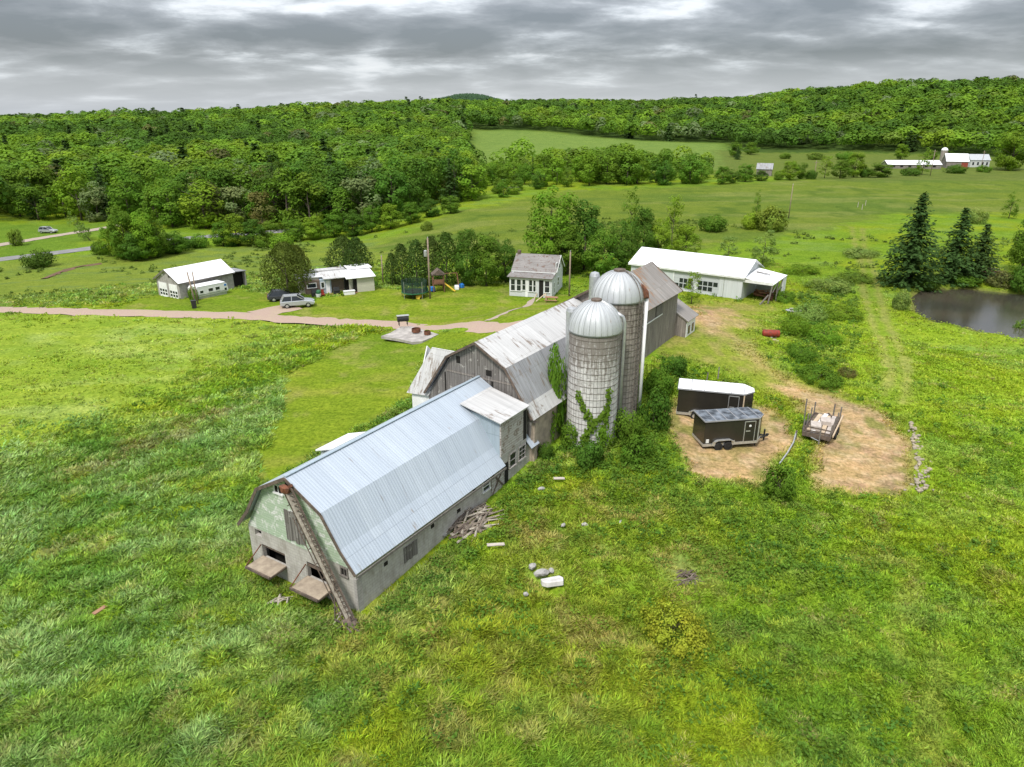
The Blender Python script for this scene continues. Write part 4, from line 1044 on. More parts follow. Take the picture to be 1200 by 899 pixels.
# patches of bluish, whitish (seeding) and dark weedy growth
pb = fbm(x * .8 + y * .5, y * .9 - x * .3, .13, 71, 3); pw = fbm(x * .45 + y * .6, y * 1.3 - x * .5, .3, 73, 3); pd = fbm(x, y, .4, 75, 3)
lft = 1 - S(-4, 12, x)
col = mixc(col, lft * S(.40, .62, pb) * .7 * (1 - m['hay']), (.105, .205, .045))
col = mixc(col, (.35 + .65 * lft) * S(.48, .70, pw) * .62 * (1 - .5 * m['hay']), (.25, .33, .13))
col = mixc(col, S(.54, .72, pd) * .55 * (1 - m['hay']) * (1 - .6 * S(12, 26, x)), (.07, .155, .02))
col = mixc(col, S(.66, .8, fbm(x, y, .5, 77, 2)) * .45, (.25, .23, .09))
mq = S(12, 26, x) * .65; cl_ = vnoise(x, y, 1.9, 95); cl2_ = fbm(x, y, .75, 97, 2)
col = mixc(col, S(.55, .85, cl_) * .55 * (1 - mq), (.075, .165, .022)); col = mixc(col, S(.60, .78, cl2_) * .5 * (1 - m['hay']) * (1 - mq), (.085, .175, .025))
col = mixc(col, S(.62, .80, fbm(x, y, 1.1, 99, 2)) * .6, (.25, .30, .035)); col = mixc(col, S(.70, .82, fbm(x, y, .9, 101, 2)) * .55, (.29, .25, .12))
ZS = pts([(-100, 500), (90, 470), (200, 520), (330, 440), (332, 480), (290, 590), (295, 660), (340, 725), (480, 745), (450, 800), (330, 930), (-100, 930)])
ZY = pts([(430, 725), (520, 690), (600, 620), (680, 575), (850, 590), (880, 660), (800, 780), (700, 850), (560, 860), (470, 800)])
zs = np.clip(.5 - (poly_sd(x, y, ZS) + (fbm(x, y, .25, 103, 3) - .5) * 6) / 3, 0, 1); zy = np.clip(.5 - (poly_sd(x, y, ZY) + (fbm(x, y, .2, 105, 3) - .5) * 8) / 4, 0, 1)
pat = S(.46, .64, fbm(x * .7 + y * .5, y * .9 - x * .4, .42, 107, 3))
col = mixc(col, zs * (.15 + .5 * pat), (.215, .32, .135)); col = mixc(col, zs * S(.52, .70, fbm(x, y, .22, 109, 3)) * .5, (.075, .185, .03))
col = mixc(col, zy * .45, (.215, .245, .03)); col = mixc(col, zy * S(.54, .72, fbm(x, y, .5, 111, 3)) * .6, (.27, .23, .09))
br_ = np.clip(1.2 - line_d(x, y, pts([(120, 545), (160, 525), (205, 508), (262, 480)])) / 1.3 + (fbm(x, y, .5, 113, 2) - .5) * 2, 0, 1) + np.clip(1.0 - line_d(x, y, pts([(50, 650), (85, 636), (120, 628)])) / 1.0 + (fbm(x, y, .5, 113, 2) - .5) * 2, 0, 1)
col = mixc(col, np.clip(br_, 0, 1) * .5, (.21, .17, .10))
col = col * np.array([1.03, 1.0, .95]) * (1.50 + .0 * m['hay'] + .10 * lft * (1 - m['hay']))[:, None] * rng.uniform(.50, 1.40, (n, 1)) * (1 + rng.normal(size=(n, 3)) * .05)
lush = np.clip(lft * (1 - .75 * m['hay']) * (.55 + .9 * S(.40, .60, fbm(x, y, .07, 93, 3))), 0, 1)
ht = (.09 + .11 * fbm(x, y, .5, 79, 3) + rng.uniform(-.04, .10, n)) * (1 + .8 * lush)
wdt = np.clip(D * .00088, .019, .11) * (.95 + .25 * lush)
wa = (fbm(x, y, .045, 81, 2) - .5) * 5 + .9               # wind direction
ang = rng.uniform(0, 6.28, (n, NB))
ln = rng.uniform(.4, 1.35, (n, NB)); wk = (.03 + .40 * pw[:, None] * lush[:, None])
sp_ = (.15 + D * .0020)[:, None]
bx = x[:, None] + np.cos(ang) * np.abs(rng.normal(size=(n, NB))) * sp_; by = y[:, None] + np.sin(ang) * np.abs(rng.normal(size=(n, NB))) * sp_
hh = ht[:, None] * rng.uniform(.6, 1.25, (n, NB))
tx = bx + (np.cos(ang) * ln + np.cos(wa)[:, None] * wk) * hh; ty = by + (np.sin(ang) * ln + np.sin(wa)[:, None] * wk) * hh; tz = z[:, None] + hh * (1 - .38 * ln)
fa = ang + PI / 2 + rng.normal(size=(n, NB)) * .5; ww = wdt[:, None] * rng.uniform(.7, 1.3, (n, NB))
dx, dy = np.cos(fa) * ww, np.sin(fa) * ww; bz = z[:, None] - .05 + 0 * bx
mx_, my_ = bx * .5 + tx * .5 - (tx - bx) * .14, by * .5 + ty * .5 - (ty - by) * .14
V = np.stack([np.stack([bx - dx * .6, by - dy * .6, bz], -1), np.stack([mx_ + dx, my_ + dy, bz * .40 + tz * .60], -1), np.stack([tx, ty, tz], -1), np.stack([mx_ - dx, my_ - dy, bz * .40 + tz * .60], -1)], 2).reshape(-1, 3)
cc = np.repeat(np.repeat(col, NB, 0) * rng.uniform(.82, 1.2, (n * NB, 1)), 4, 0)
print('grass blades', n * NB)
go = np_mesh('long_grass', V, np.arange(len(V)).reshape(-1, 4), M['grassblade'], col=cc)
tag(go, 'long uncut meadow grass around the barns', 'grass', kind='stuff')

# broad leaved weeds
WEED = [(pts([(400, 735), (430, 715), (520, 640), (600, 575), (640, 545), (700, 560), (640, 600), (560, 660), (500, 700), (450, 750)]), 3.6),
        (pts([(620, 530), (650, 500), (760, 500), (775, 470), (790, 430), (830, 440), (790, 470), (776, 500), (790, 540), (830, 575), (760, 580), (680, 565)]), 4.2),
        (pts([(700, 580), (830, 575), (910, 570), (960, 590), (1000, 640), (960, 700), (860, 690), (760, 640)]), 2.0),
        (pts([(250, 690), (300, 680), (400, 725), (430, 730), (420, 770), (300, 760), (230, 740)]), 2.4),
        (pts([(0, 660), (250, 640), (330, 760), (200, 899), (0, 880)]), .7), (pts([(420, 390), (470, 385), (480, 405), (520, 402), (505, 420), (450, 425), (425, 410)]), 2.0),
        (pts([(900, 405), (930, 345), (1000, 325), (1012, 380), (1000, 440), (950, 450)]), 1.1), (pts([(890, 460), (945, 480), (948, 494), (900, 470)]), 3.0), (pts([(925, 545), (945, 520), (945, 545), (985, 585), (930, 580)]), 3.0)]
wx, wy = [], []
for P_, d in WEED:
    a = np.array(P_); lo, hi = a.min(0), a.max(0); nn = int((hi - lo).prod() * d)
    xx = rng.uniform(lo[0], hi[0], nn); yy = rng.uniform(lo[1], hi[1], nn)
    k = (poly_sd(xx, yy, P_) < rng.uniform(-1.2, .5, nn)) & (fbm(xx, yy, .5, 83, 2) > .36)
    wx.append(xx[k]); wy.append(yy[k])
a, b = scatter(20, 62, 1.5, -20, 47); k = fbm(a, b, .35, 90, 3) > .52 + .14 * S(14, 24, a); wx.append(a[k]); wy.append(b[k])
a, b = scatter(20, 75, .30); wx.append(a); wy.append(b)
a, b = scatter(95, 185, .16, -4, 44); k = fbm(a, b, .06, 91, 3) > .50; wx.append(a[k]); wy.append(b[k])
a, b = scatter(100, 190, .10, -44, -4); k = fbm(a, b, .06, 91, 3) > .5; wx.append(a[k]); wy.append(b[k])
x = np.concatenate(wx); y = np.concatenate(wy); m = masks(x, y)
keep = ((m['long'] > .5) | (np.hypot(x, y) > 100)) & (m['dirt'] < .3) & (m['hay'] < .5) & (np.maximum.reduce([m['lawnA'], m['lawnB'], m['yard'], m['track']]) < .3) & (poly_sd(x, y, POND) > .5)
for Pq, wq in BEDS: keep &= line_d(x, y, Pq) > wq / 2 + .3
for (cx_, cy_), r_ in CLEAR: keep &= np.hypot(x - cx_, y - cy_) > r_ + .3
for P_ in BLD: keep &= poly_sd(x, y, P_) > .25
x, y = x[keep], y[keep]; m = {k: v[keep] for k, v in m.items()}
z = H(x, y) + bump_z(x, y, m); n = len(x); NC = 26
r0 = rng.uniform(.28, .62, n) * (.7 + .7 * fbm(x, y, .3, 85, 2)) * (1 + .5 * S(90, 200, np.hypot(x, y)))
dd = norm(rng.normal(size=(n, NC, 3))); dd[..., 2] = np.abs(dd[..., 2])
P = np.stack([x, y, z], -1)[:, None] + dd * (r0[:, None, None] * rng.uniform(.5, 1.05, (n, NC, 1))) * np.array([1, 1, 1.05])
Nn = norm(dd * .6 + rng.normal(size=dd.shape) * .45 + np.array([0, 0, .6]))
V, Fc = cards(P.reshape(-1, 3), Nn.reshape(-1, 3), rng.uniform(.10, .22, n * NC) * (1 + .4 * S(45, 80, np.repeat(np.hypot(x, y), NC)) + 1.2 * S(90, 200, np.repeat(np.hypot(x, y), NC))), .75)
base = np.array([(.125, .235, .028)]) * np.ones((n, 1)); t_ = fbm(x, y, .6, 87, 2); base *= .86
base = mixc(base, S(.5, .75, t_) * .8, (.165, .245, .03)); base = mixc(base, S(.5, .8, fbm(x, y, .4, 89, 2)), (.075, .165, .024))
base = mixc(base, S(95, 130, np.hypot(x, y)) * .8, (.12, .17, .035))
base *= rng.uniform(.8, 1.25, (n, 1))
cc = np.repeat(np.repeat(base, NC, 0) * rng.uniform(.8, 1.2, (n * NC, 1)), 4, 0)
print('weeds', n * NC)
wo = np_mesh('undergrowth', V, Fc, M['leaf'], col=cc); tag(wo, 'broad leaved weeds growing through the grass by barns and silos', 'weeds', kind='stuff')

# ------------------------------------------------------------------ building helpers
def pj(x, y, z):
    z = z - CH; dep = y * CT - z * ST; up = y * ST + z * CT
    return (CX + F * x / dep, CY - F * up / dep)
def slide(p, d, z, px, lo=-40, hi=60):
    """distance along direction d from p at height z where the point lies in photo column px"""
    f = lambda t: pj(p[0] + d[0] * t, p[1] + d[1] * t, z)[0] - px
    a, b = lo, hi; fa = f(a)
    for _ in range(60):
        m = (a + b) / 2
        if (f(m) > 0) == (fa > 0): a = m
        else: b = m
    return (a + b) / 2
def holes(mb, x0, x1, z0, z1, y0, y1, hs):
    """wall in the xz plane between y0 and y1 with rectangular openings hs"""
    xs = sorted({x0, x1, *[v for h in hs for v in h[:2]]}); zs = sorted({z0, z1, *[v for h in hs for v in h[2:]]})
    for a, b in zip(xs[:-1], xs[1:]):
        for c, d in zip(zs[:-1], zs[1:]):
            mx, mz = (a + b) / 2, (c + d) / 2
            if any(h[0] < mx < h[1] and h[2] < mz < h[3] for h in hs): continue
            mb.box(a, b, y0, y1, c, d)
    return mb
def rotm(loc, rz): return Matrix.Translation(loc) @ Matrix.Rotation(rz, 4, 'Z')
def window(parent, axis, c, a0, a1, z0, z1, out=1, mat='trim', bars=(1, 1), name='window', fw=.09, glass='glass', deep=.06):
    """sash window on a wall; axis 'x': wall runs along x at y=c facing out*-y; 'y': wall runs along y at x=c facing out*+x"""
    fr = MB(); gl = MB()
    def bx(mb, p, q, zz0, zz1, d0, d1):
        lo, hi = sorted((c + out * d0 * (-1 if axis == 'x' else 1), c + out * d1 * (-1 if axis == 'x' else 1)))
        if axis == 'x': mb.box(p, q, lo, hi, zz0, zz1)
        else: mb.box(lo, hi, p, q, zz0, zz1)
    bx(fr, a0 - fw, a1 + fw, z1, z1 + fw, -.02, deep); bx(fr, a0 - fw - .03, a1 + fw + .03, z0 - fw, z0, -.02, deep + .05)
    bx(fr, a0 - fw, a0, z0, z1, -.02, deep); bx(fr, a1, a1 + fw, z0, z1, -.02, deep)
    for k in range(bars[0]):
        zc = z0 + (z1 - z0) * (k + 1) / (bars[0] + 1); bx(fr, a0, a1, zc - .025, zc + .025, -.01, deep - .015)
    for k in range(bars[1]):
        ac = a0 + (a1 - a0) * (k + 1) / (bars[1] + 1); bx(fr, ac - .02, ac + .02, z0, z1, -.01, deep - .018)
    f = fr.build(name, M[mat], parent)
    bx(gl, a0 - .002, a1 + .002, z0 - .002, z1 + .002, -.015, .012)
    gl.build('pane', M[glass], f)
    return f

# ------------------------------------------------------------------ white dairy barn with blue roof
B1 = thing('dairy_barn', 'long barn with pale blue metal gambrel roof and pale green gable', 'barn', (BO[0], BO[1], 0), R_(BANG))
BL = 18.25
w = MB()
holes(w, -4.4, 4.4, -1.6, 2.75, 0, .25, [(-3.35, -1.35, .75, 1.72), (.5, 2.55, .8, 1.92), (-3.85, -3.25, 2.2, 2.62)])
w.box(4.15, 4.4, .25, 18.9, -1.6, 2.95); w.box(-4.4, -4.15, .25, BL, -1.6, 2.95); w.box(-4.15, 4.15, 18.0, BL, -1, 2.95)
w.box(4.15, 4.4, 14.5, 17.8, 2.95, 3.5)
w.build('wall', M['block'], B1)
MB().box(-4.0, 4.0, .9, 1.0, -.5, 2.9).build('interior', M['dark'], B1)
prof = [(0, 7.30), (2.58, 5.87), (3.78, 3.98), (4.8, 2.80)]
up = [(-x, z) for x, z in prof[::-1]] + prof[1:]
under = [(x * .985, z - .03) for x, z in up]
g = MB().prism([(-4.36, 2.76)] + [(x * .965, z - .06) for x, z in up[1:-1]] + [(4.36, 2.76)], 'y', -.045, .2)
g.build('gable_siding', M['greensiding'], B1)
r = MB()
for a, b in zip(prof[:-1], prof[1:]):
    for s in (1, -1):
        e_ = 14.42 if (s > 0 and b[0] > 3) else BL
        r.slab([(s * a[0], -.38, a[1] + .08), (s * b[0], -.38, b[1] + .08), (s * b[0], e_, b[1] + .08), (s * a[0], e_, a[1] + .08)], .07)
r.slab([(3.78, 17.82, 4.06), (4.9, 17.82, 2.82), (4.9, 18.95, 2.82), (3.78, 18.95, 4.06)], .05)
r.build('roof', M['blueroof'], B1)
rk = MB()
for s in (1, -1):
    for a, b in zip(prof[:-1], prof[1:]):
        rk.bar((s * a[0], -.41, a[1] - .02), (s * b[0], -.41, b[1] - .02), .05, .2)
rk.build('rake_board', M['rustywood'], B1)
MB().bar((0, -.36, 7.42), (0, BL - .02, 7.42), .22, .05).build('ridge_cap', M['bluegrey'], B1)
MB().bar((4.86, -.3, 2.70), (4.86, 14.4, 2.70), .05, .14).build('eave_board', M['greypost'], B1)
hd = MB()
for k in range(6): hd.box(-.8 + k * .255, -.8 + k * .255 + .235, -.11 - .012 * (k % 2), -.06, 3.0 + .05 * (k % 3), 5.0 - .04 * (k % 2))
hd.build('hay_door', M['barnwood'], B1)
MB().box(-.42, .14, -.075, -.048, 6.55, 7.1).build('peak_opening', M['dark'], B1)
window(B1, 'x', -.045, -1.36, -.78, 5.92, 6.38, 1, 'trim', (0, 1), glass='dark')
ht = window(B1, 'x', 0, 3.35, 3.75, 2.15, 2.6, 1, 'greypost', (0, 1), glass='dark')
for k, (x0, x1, z0) in enumerate(((-3.38, -1.32, .78), (.45, 2.6, .82))):
    h = MB().slab([(x0, -.02, z0 + .12), (x1, -.02, z0 + .14), (x1 + .05, -1.3, z0 + .10), (x0 - .02, -1.3, z0 + .06)], .09).build('hatch_door', M['plywood'], B1)
    e = MB()
    e.bar((x0 - .02, -1.3, z0 + .03), (x1 + .05, -1.3, z0 + .07), .1, .14); e.bar((x0, -.02, z0 + .02), (x0, -1.3, z0 + .0), .07, .1); e.bar((x1, -.02, z0 + .02), (x1 + .03, -1.3, z0 + .02), .07, .1)
    e.build('batten', M['rustywood'], h)
    MB().bar((x0 + .02, -.05, z0 + .92), (x0 + .0, -1.25, z0 + .12), .05).build('chain', M['rust'], B1)
    MB().box(x0 + .0, x1 - .0, .05, .25, z0 + .76, z0 + .90).build('lintel', M['rustywood'], B1)
# dormer on the right slope
dm = MB().slab([(1.2, 14.1, 6.90), (4.62, 14.1, 6.16), (4.62, 17.95, 6.16), (1.2, 17.95, 6.90)], .07).build('dormer', M['oldwhiteroof'], B1)
ck = MB()
ck.prism([(1.5, 6.40), (4.38, 6.1), (4.38, 3.3), (3.76, 4.03), (2.55, 5.92)], 'y', 14.4, 14.46)
ck.build('cheek', M['bluegrey'], dm)
MB().prism([(1.5, 6.40), (4.38, 6.1), (4.38, 3.3), (3.76, 4.03), (2.55, 5.92)], 'y', 17.7, 17.76).build('cheek', M['oldpaint'], dm)
MB().box(4.34, 4.46, 14.38, 17.78, 3.45, 6.12).build('face_boards', M['oldpaint'], dm)
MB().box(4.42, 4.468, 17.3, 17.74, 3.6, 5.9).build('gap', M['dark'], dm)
window(B1, 'y', 4.4, 15.55, 16.3, 2.1, 3.12, 1, 'oldpaint', (1, 0))
window(B1, 'y', 4.4, 16.8, 17.6, 2.15, 3.12, 1, 'oldpaint', (2, 1))
window(B1, 'y', 4.4, 12.15, 12.9, 1.75, 2.7, 1, 'trim', (2, 0))
d = MB(); d.box(4.40, 4.47, 13.15, 14.75, 1.0, 2.72)
d = d.build('door', M['oldpaint'], B1)
x_ = MB(); x_.bar((4.49, 13.2, 1.05), (4.49, 14.7, 2.7), .05, .12); x_.bar((4.49, 13.2, 2.7), (4.49, 14.7, 1.05), .05, .12); x_.bar((4.49, 13.15, 2.66), (4.49, 14.75, 2.66), .05, .12)
x_.build('brace', M['rustywood'], d)
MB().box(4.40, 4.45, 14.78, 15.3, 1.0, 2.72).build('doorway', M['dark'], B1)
b = MB()
for k in range(5): b.box(4.41, 4.44 + .008 * (k % 2), 3.9 + k * .25, 4.13 + k * .25, .9 + .06 * (k % 2), 1.95)
b.build('boarded_window', M['barnwood'], B1)
MB().box(4.40, 4.43, 9.2, 9.55, 1.6, 1.85).build('vent', M['dark'], B1)
MB().box(4.40, 4.43, 2.2, 2.5, 1.7, 1.95).build('vent', M['dark'], B1)
for k, (y, z) in enumerate(((6.5, 1.9), (11.0, 2.2))): MB().box(4.40, 4.43, y, y + .3, z, z + .25).build('vent', M['dark'], B1)
MB().box(4.25, 4.46, -.06, .35, -1.4, 2.2).build('corner_stain', M['greyblock'], B1)
lt = MB().slab([(-4.3, 7.6, 4.7), (-6.6, 7.6, 3.95), (-6.6, 10.8, 3.95), (-4.3, 10.8, 4.7)], .1).build('side_lean_to', M['whiteroof'], B1)
MB().box(-6.3, -4.42, 7.8, 10.6, -1.2, 3.85).build('wall', M['whitewall'], lt)

# ------------------------------------------------------------------ hay elevator leaning on the gable
e = thing('hay_elevator', 'rusty slatted hay elevator leaning up the green gable to the peak', 'hay elevator', tuple(wl(4.5, -.9)) + (hz(*wl(4.5, -.9)),), R_(BANG))
z0 = e.location.z
P0 = Vector((.1, 0.0, .25)); P1 = Vector((-4.25, .38, 6.85 - z0))
dr = (P1 - P0).normalized(); sd = Vector((dr.z, 0, -dr.x)).normalized(); nn = Vector((0, -1, 0))
fr = MB()
for s in (-.36, .36):
    fr.bar(P0 + sd * s, P1 + sd * s, .07, .13)
fr.bar(P0 + sd * .36 + nn * .22, P0.lerp(P1, .8) + sd * .36 + nn * .22, .04); fr.bar(P0 - sd * .36 + nn * .22, P0.lerp(P1, .8) - sd * .36 + nn * .22, .04)
for k in range(9):
    q = P0.lerp(P1, k / 9.); fr.bar(q + sd * .36, q + sd * .36 + nn * .22, .035); fr.bar(q - sd * .36, q - sd * .36 + nn * .22, .035)
fr.build('frame', M['rustywood'], e)
bd = MB().bar(P0 + sd * .0 - nn * .05, P1 - nn * .05, .5, .03); bd.build('trough', M['palebark'], e)
sl = MB()
for k in range(26):
    q = P0.lerp(P1, (k + .5) / 26.); sl.bar(q - sd * .40 + nn * .03, q + sd * .40 + nn * .03, .06, .05)
sl.build('slat', M['rustywood'], e)
hdm = MB(); hdm.blob(P1 + Vector((0, -.1, -.05)), (.42, .25, .38), 1, 4); hdm.bar(P1 + sd * .55, P1 - sd * .55, .14); hdm.build('head_drive', M['rust'], e)
ft = MB(); ft.blob(P0 + Vector((.1, -.1, -.1)), (.55, .4, .28), 1, 6)
for k in range(6):
    a = k * 1.1; ft.bar(P0 + Vector((math.cos(a) * .2, -.3 + math.sin(a) * .2, -.1)), P0 + Vector((math.cos(a) * .9 + .2, -.4 + math.sin(a) * .5, -.05 + .1 * (k % 2))), .07)
ft.build('foot', M['rustywood'], e)
MB().bar(P0.lerp(P1, .3) + sd * .36, P0 + Vector((-.9, -.25, -.2)), .06).build('prop', M['rustywood'], e)

# ------------------------------------------------------------------ grey gambrel hay barn
B2 = thing('hay_barn', 'weathered grey board barn with white and galvanised gambrel roof behind the blue roofed barn', 'barn', (BO[0], BO[1], 0), R_(BANG))
cx = -.22; y0, y1 = 18.3, 34.0
pr = [(0, 10.02), (2.68, 8.47), (5.0, 5.0)]
g = MB().prism([(cx - 4.7, 3.4)] + [(cx + s * x * .965, z - .1) for s, x, z in ((-1, 5.0, 5.0), (-1, 2.68, 8.47), (1, 0, 10.02), (1, 2.68, 8.47), (1, 5.0, 5.0))] + [(cx + 4.7, 3.4)], 'y', y0, y0 + .15)
g.build('gable_wall', M['barnwood'], B2)
s = MB(); s.box(cx + 4.45, cx + 4.8, y0 + .02, y1, .2, 5.05); s.box(cx - 4.8, cx - 4.45, y0 + .02, y1, .2, 5.05); s.box(cx - 4.45, cx + 4.45, y0 + .01, y0 + .25, .2, 3.4); s.box(cx + 4.8, cx + 5.0, y0 + .1, y0 + .5, .2, 4.6)
s.build('stone_wall', M['stonewall'], B2)
r = MB(); lo = MB()
for sg in (1, -1):
    r.slab([(cx, y0 - .3, 10.1), (cx + sg * 2.68, y0 - .3, 8.55), (cx + sg * 2.68, y1, 8.55), (cx, y1, 10.1)], .07)
    lo.slab([(cx + sg * 2.68, y0 - .3, 8.55), (cx + sg * 5.05, y0 - .3, 5.0), (cx + sg * 5.05, y1, 5.0), (cx + sg * 2.68, y1, 8.55)], .07)
r.build('upper_roof', M['oldwhiteroof'], B2); lo.build('lower_roof', M['greyroof'], B2)
MB().slab([(cx + 4.42, y0 - .28, 6.03), (cx + 5.12, y0 - .28, 4.98), (cx + 5.12, y1 - .1, 4.98), (cx + 4.42, y1 - .1, 6.03)], .03).build('eave_sheet', M['oldwhiteroof'], B2)
rk = MB()
for sg in (1, -1):
    for a, b in zip(pr[:-1], pr[1:]): rk.bar((cx + sg * a[0], y0 - .33, a[1] + .0), (cx + sg * b[0], y0 - .33, b[1] + .0), .05, .18)
rk.build('rake_board', M['rustywood'], B2)
for x, wd, z_0, z_1 in ((-1.75, .38, 8.05, 8.6), (1.05, .5, 7.55, 8.0), (1.35, .2, 5.6, 7.2), (-3.05, .12, 5.0, 7.1), (3.0, .12, 5.2, 6.4), (3.35, .22, 4.4, 5.0)):
    MB().box(cx + x - wd / 2, cx + x + wd / 2, y0 - .02, y0 + .02, z_0, z_1).build('opening', M['dark'], B2)
bt = MB(); bt.box(cx - 2.9, cx + 3.0, y0 - .035, y0 - .005, 7.2, 7.32); bt.build('track_board', M['barnwood2'], B2)
# steep white roofed wing on its left
wg = MB().slab([(cx - 2.72, 19.6, 8.42), (cx - 4.75, 18.15, 4.75), (cx - 7.0, 18.15, 4.55), (cx - 5.3, 19.6, 8.35)], .09).build('wing', M['oldwhiteroof'], B2)
ww = MB(); ww.box(cx - 6.6, cx - 4.5, 18.35, 18.55, .2, 4.7); ww.prism([(18.55, .2), (18.55, 4.7), (20.0, 8.2), (23.5, 4.7), (23.5, .2)], 'x', cx - 6.2, cx - 6.1)
ww.build('wall', M['white'], wg)
MB().slab([(cx - 2.72, 19.6, 8.42), (cx - 5.3, 19.6, 8.35), (cx - 7.0, 23.5, 4.6), (cx - 4.75, 23.5, 4.6)], .08).build('rear_slope', M['oldwhiteroof'], wg)

# ------------------------------------------------------------------ weathered gable barn behind the silos
B3 = thing('gable_barn', 'tall weathered brown grey board barn with rust streaked roof behind the silos', 'barn', (BO[0], BO[1], 0), R_(BANG))
ax, az_ = 1.2, 11.0; y0, y1 = 34.1, 48.4
w = MB(); w.prism([(-5.0, 1.5), (-5.0, 7.2), (ax, az_ - .12), (4.5, 8.5), (4.5, 1.5)], 'y', y0, y0 + .15); w.prism([(-5.0, 1.5), (-5.0, 7.2), (ax, az_ - .12), (4.5, 8.5), (4.5, 1.5)], 'y', y1 - .15, y1)
w.box(4.35, 4.5, y0 + .15, y1 - .15, 1.5, 8.55); w.box(-5, -4.85, y0 + .15, y1 - .15, 1.5, 7.3)
w.build('wall', M['barnwood2'], B3)
r = MB()
r.slab([(ax, y0 - .3, az_), (4.85, y0 - .3, 8.33), (4.85, y1 + .35, 8.33), (ax, y1 + .35, az_)], .1)
r.slab([(ax, y0 - .3, az_), (-5.3, y0 - .3, 7.1), (-5.3, y1 + .35, 7.1), (ax, y1 + .35, az_)], .1)
r.build('roof', M['rustroof'], B3)
rk = MB()
for yy in (y0 - .33, y1 + .38):
    rk.bar((ax, yy, az_ - .06), (4.88, yy, 8.26), .06, .2); rk.bar((ax, yy, az_ - .06), (-5.33, yy, 7.03), .06, .2)
rk.build('rake_board', M['rustywood'], B3)
MB().bar((4.56, 36.8, 6.75), (4.56, 44.0, 6.9), .06, .1).build('door_rail', M['trim'], B3)
dd = MB(); dd.box(4.51, 4.58, 42.2, 44.0, 6.95, 8.0); dd.build('hatch', M['barnwood'], B3)
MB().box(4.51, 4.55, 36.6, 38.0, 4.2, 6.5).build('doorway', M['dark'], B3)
l = MB().slab([(1.0, 48.45, 8.1), (5.9, 48.45, 5.2), (5.9, 51.8, 5.2), (1.0, 51.8, 8.1)], .12).build('lean_to', M['rustroof'], B3)
lw = MB(); lw.prism([(1.2, 2.2), (1.2, 7.85), (5.6, 5.2), (5.6, 2.2)], 'y', 48.55, 48.7); lw.prism([(1.2, 2.2), (1.2, 7.85), (5.6, 5.2), (5.6, 2.2)], 'y', 51.5, 51.6); lw.build('wall', M['barnwood2'], l)
MB().box(5.5, 5.65, 48.7, 51.5, 2.2, 5.1).build('wall', M['white'], l)
for yy in (49.2, 50.4): MB().box(5.64, 5.68, yy, yy + .6, 3.6, 4.5).build('window', M['glass'], l)

# ------------------------------------------------------------------ silos
def silo(label, px, py, rimpy, toppy, wpx, mat, nh):
    g_ = at(px, py); gx0, gy0 = g_.x, g_.y
    z0 = g_.z - .3; rim = zat(px, rimpy, gy0) - z0; top = zat(px, toppy, gy0) - z0
    dep = gy0 * CT - (z0 + rim - CH) * ST; Rr = wpx / 2 / F * dep
    t = thing('silo', label, 'silo', (gx0, gy0, z0), R_(BANG), 'silos beside the barns')
    MB().lathe([(Rr, -.8), (Rr, rim)], 56).build('wall', M[mat], t, smooth=False)
    for k in range(nh):
        zz_ = .5 + (rim - .7) * (k + .5) / nh
        MB().lathe([(Rr + .002, zz_ - .014), (Rr + .022, zz_ - .014), (Rr + .022, zz_ + .014), (Rr + .002, zz_ + .014)], 56, False).build('hoop', M['hoop'], t)
    hd = top - rim; Rd = Rr + .07
    prof = [(Rd, rim - .12), (Rd, rim + .02)] + [(Rd * math.cos(a), rim + .02 + hd * math.sin(a)) for a in np.linspace(.08, 1.45, 12)]
    d = MB().lathe(prof, 56).build('dome', M['dome'], t, smooth=True)
    rb = MB()
    for k in range(28):
        a = 2 * PI * k / 28
        rb.tube([(r_ * 1.004 * math.cos(a), r_ * 1.004 * math.sin(a), z_ + .01) for r_, z_ in prof[1:]], .022, 4, False)
    rb.build('rib', M['galv'], d)
    return t, Rr, rim, top
SA, RA, rimA, topA = silo('shorter silo of pale whitewashed staves with vines, in front of the brown one', 692, 514, 385, 352, 60.5, 'staveA', 17)
SB, RB, rimB, topB = silo('taller silo of brown stained staves behind the pale one', 717, 488, 348, 317, 60, 'staveB', 20)
MB().lathe([(.42, topA - .12), (.40, topA + .12), (.05, topA + .16)], 16).build('vent_cap', M['rustywood'], SA)
MB().lathe([(.5, topB - .10), (.46, topB + .10), (.05, topB + .16)], 16).build('vent_cap', M['rustywood'], SB)
for t, Rr, rim, hi in ((SA, RA, rimA, 1.3), (SB, RB, rimB, 1.7)):
    MB().lathe([(.42, 0), (.42, rim + hi - .35), (.33, rim + hi - .1), (.05, rim + hi)], 14, True, -Rr - .25, 0.3).build('chute', M['galv'] , t)
def cpos(t, px, py, z):      # local position on the given silo of a point seen in the photo
    return None
a = R_(-20)
p = MB(); cxp, cyp = (RA + .28) * math.cos(a + .75), (RA + .28) * math.sin(a + .75)
cxp, cyp = (RA + .22) * math.cos(R_(26)), (RA + .22) * math.sin(R_(26))
p.tube([(cxp, cyp, .2), (cxp, cyp, rimA + .5), (cxp * .93, cyp * .93, rimA + .95), (cxp * .7, cyp * .7, rimA + 1.25)], .13, 10); p.build('filler_pipe', M['galv'], SA, smooth=True)
bb = R_(12); cxp, cyp = (RB + .22) * math.cos(bb), (RB + .22) * math.sin(bb)
p = MB(); p.tube([(cxp, cyp, -.2), (cxp, cyp, rimB + .1)], .14, 10); p.build('filler_pipe', M['white'], SB, smooth=True)
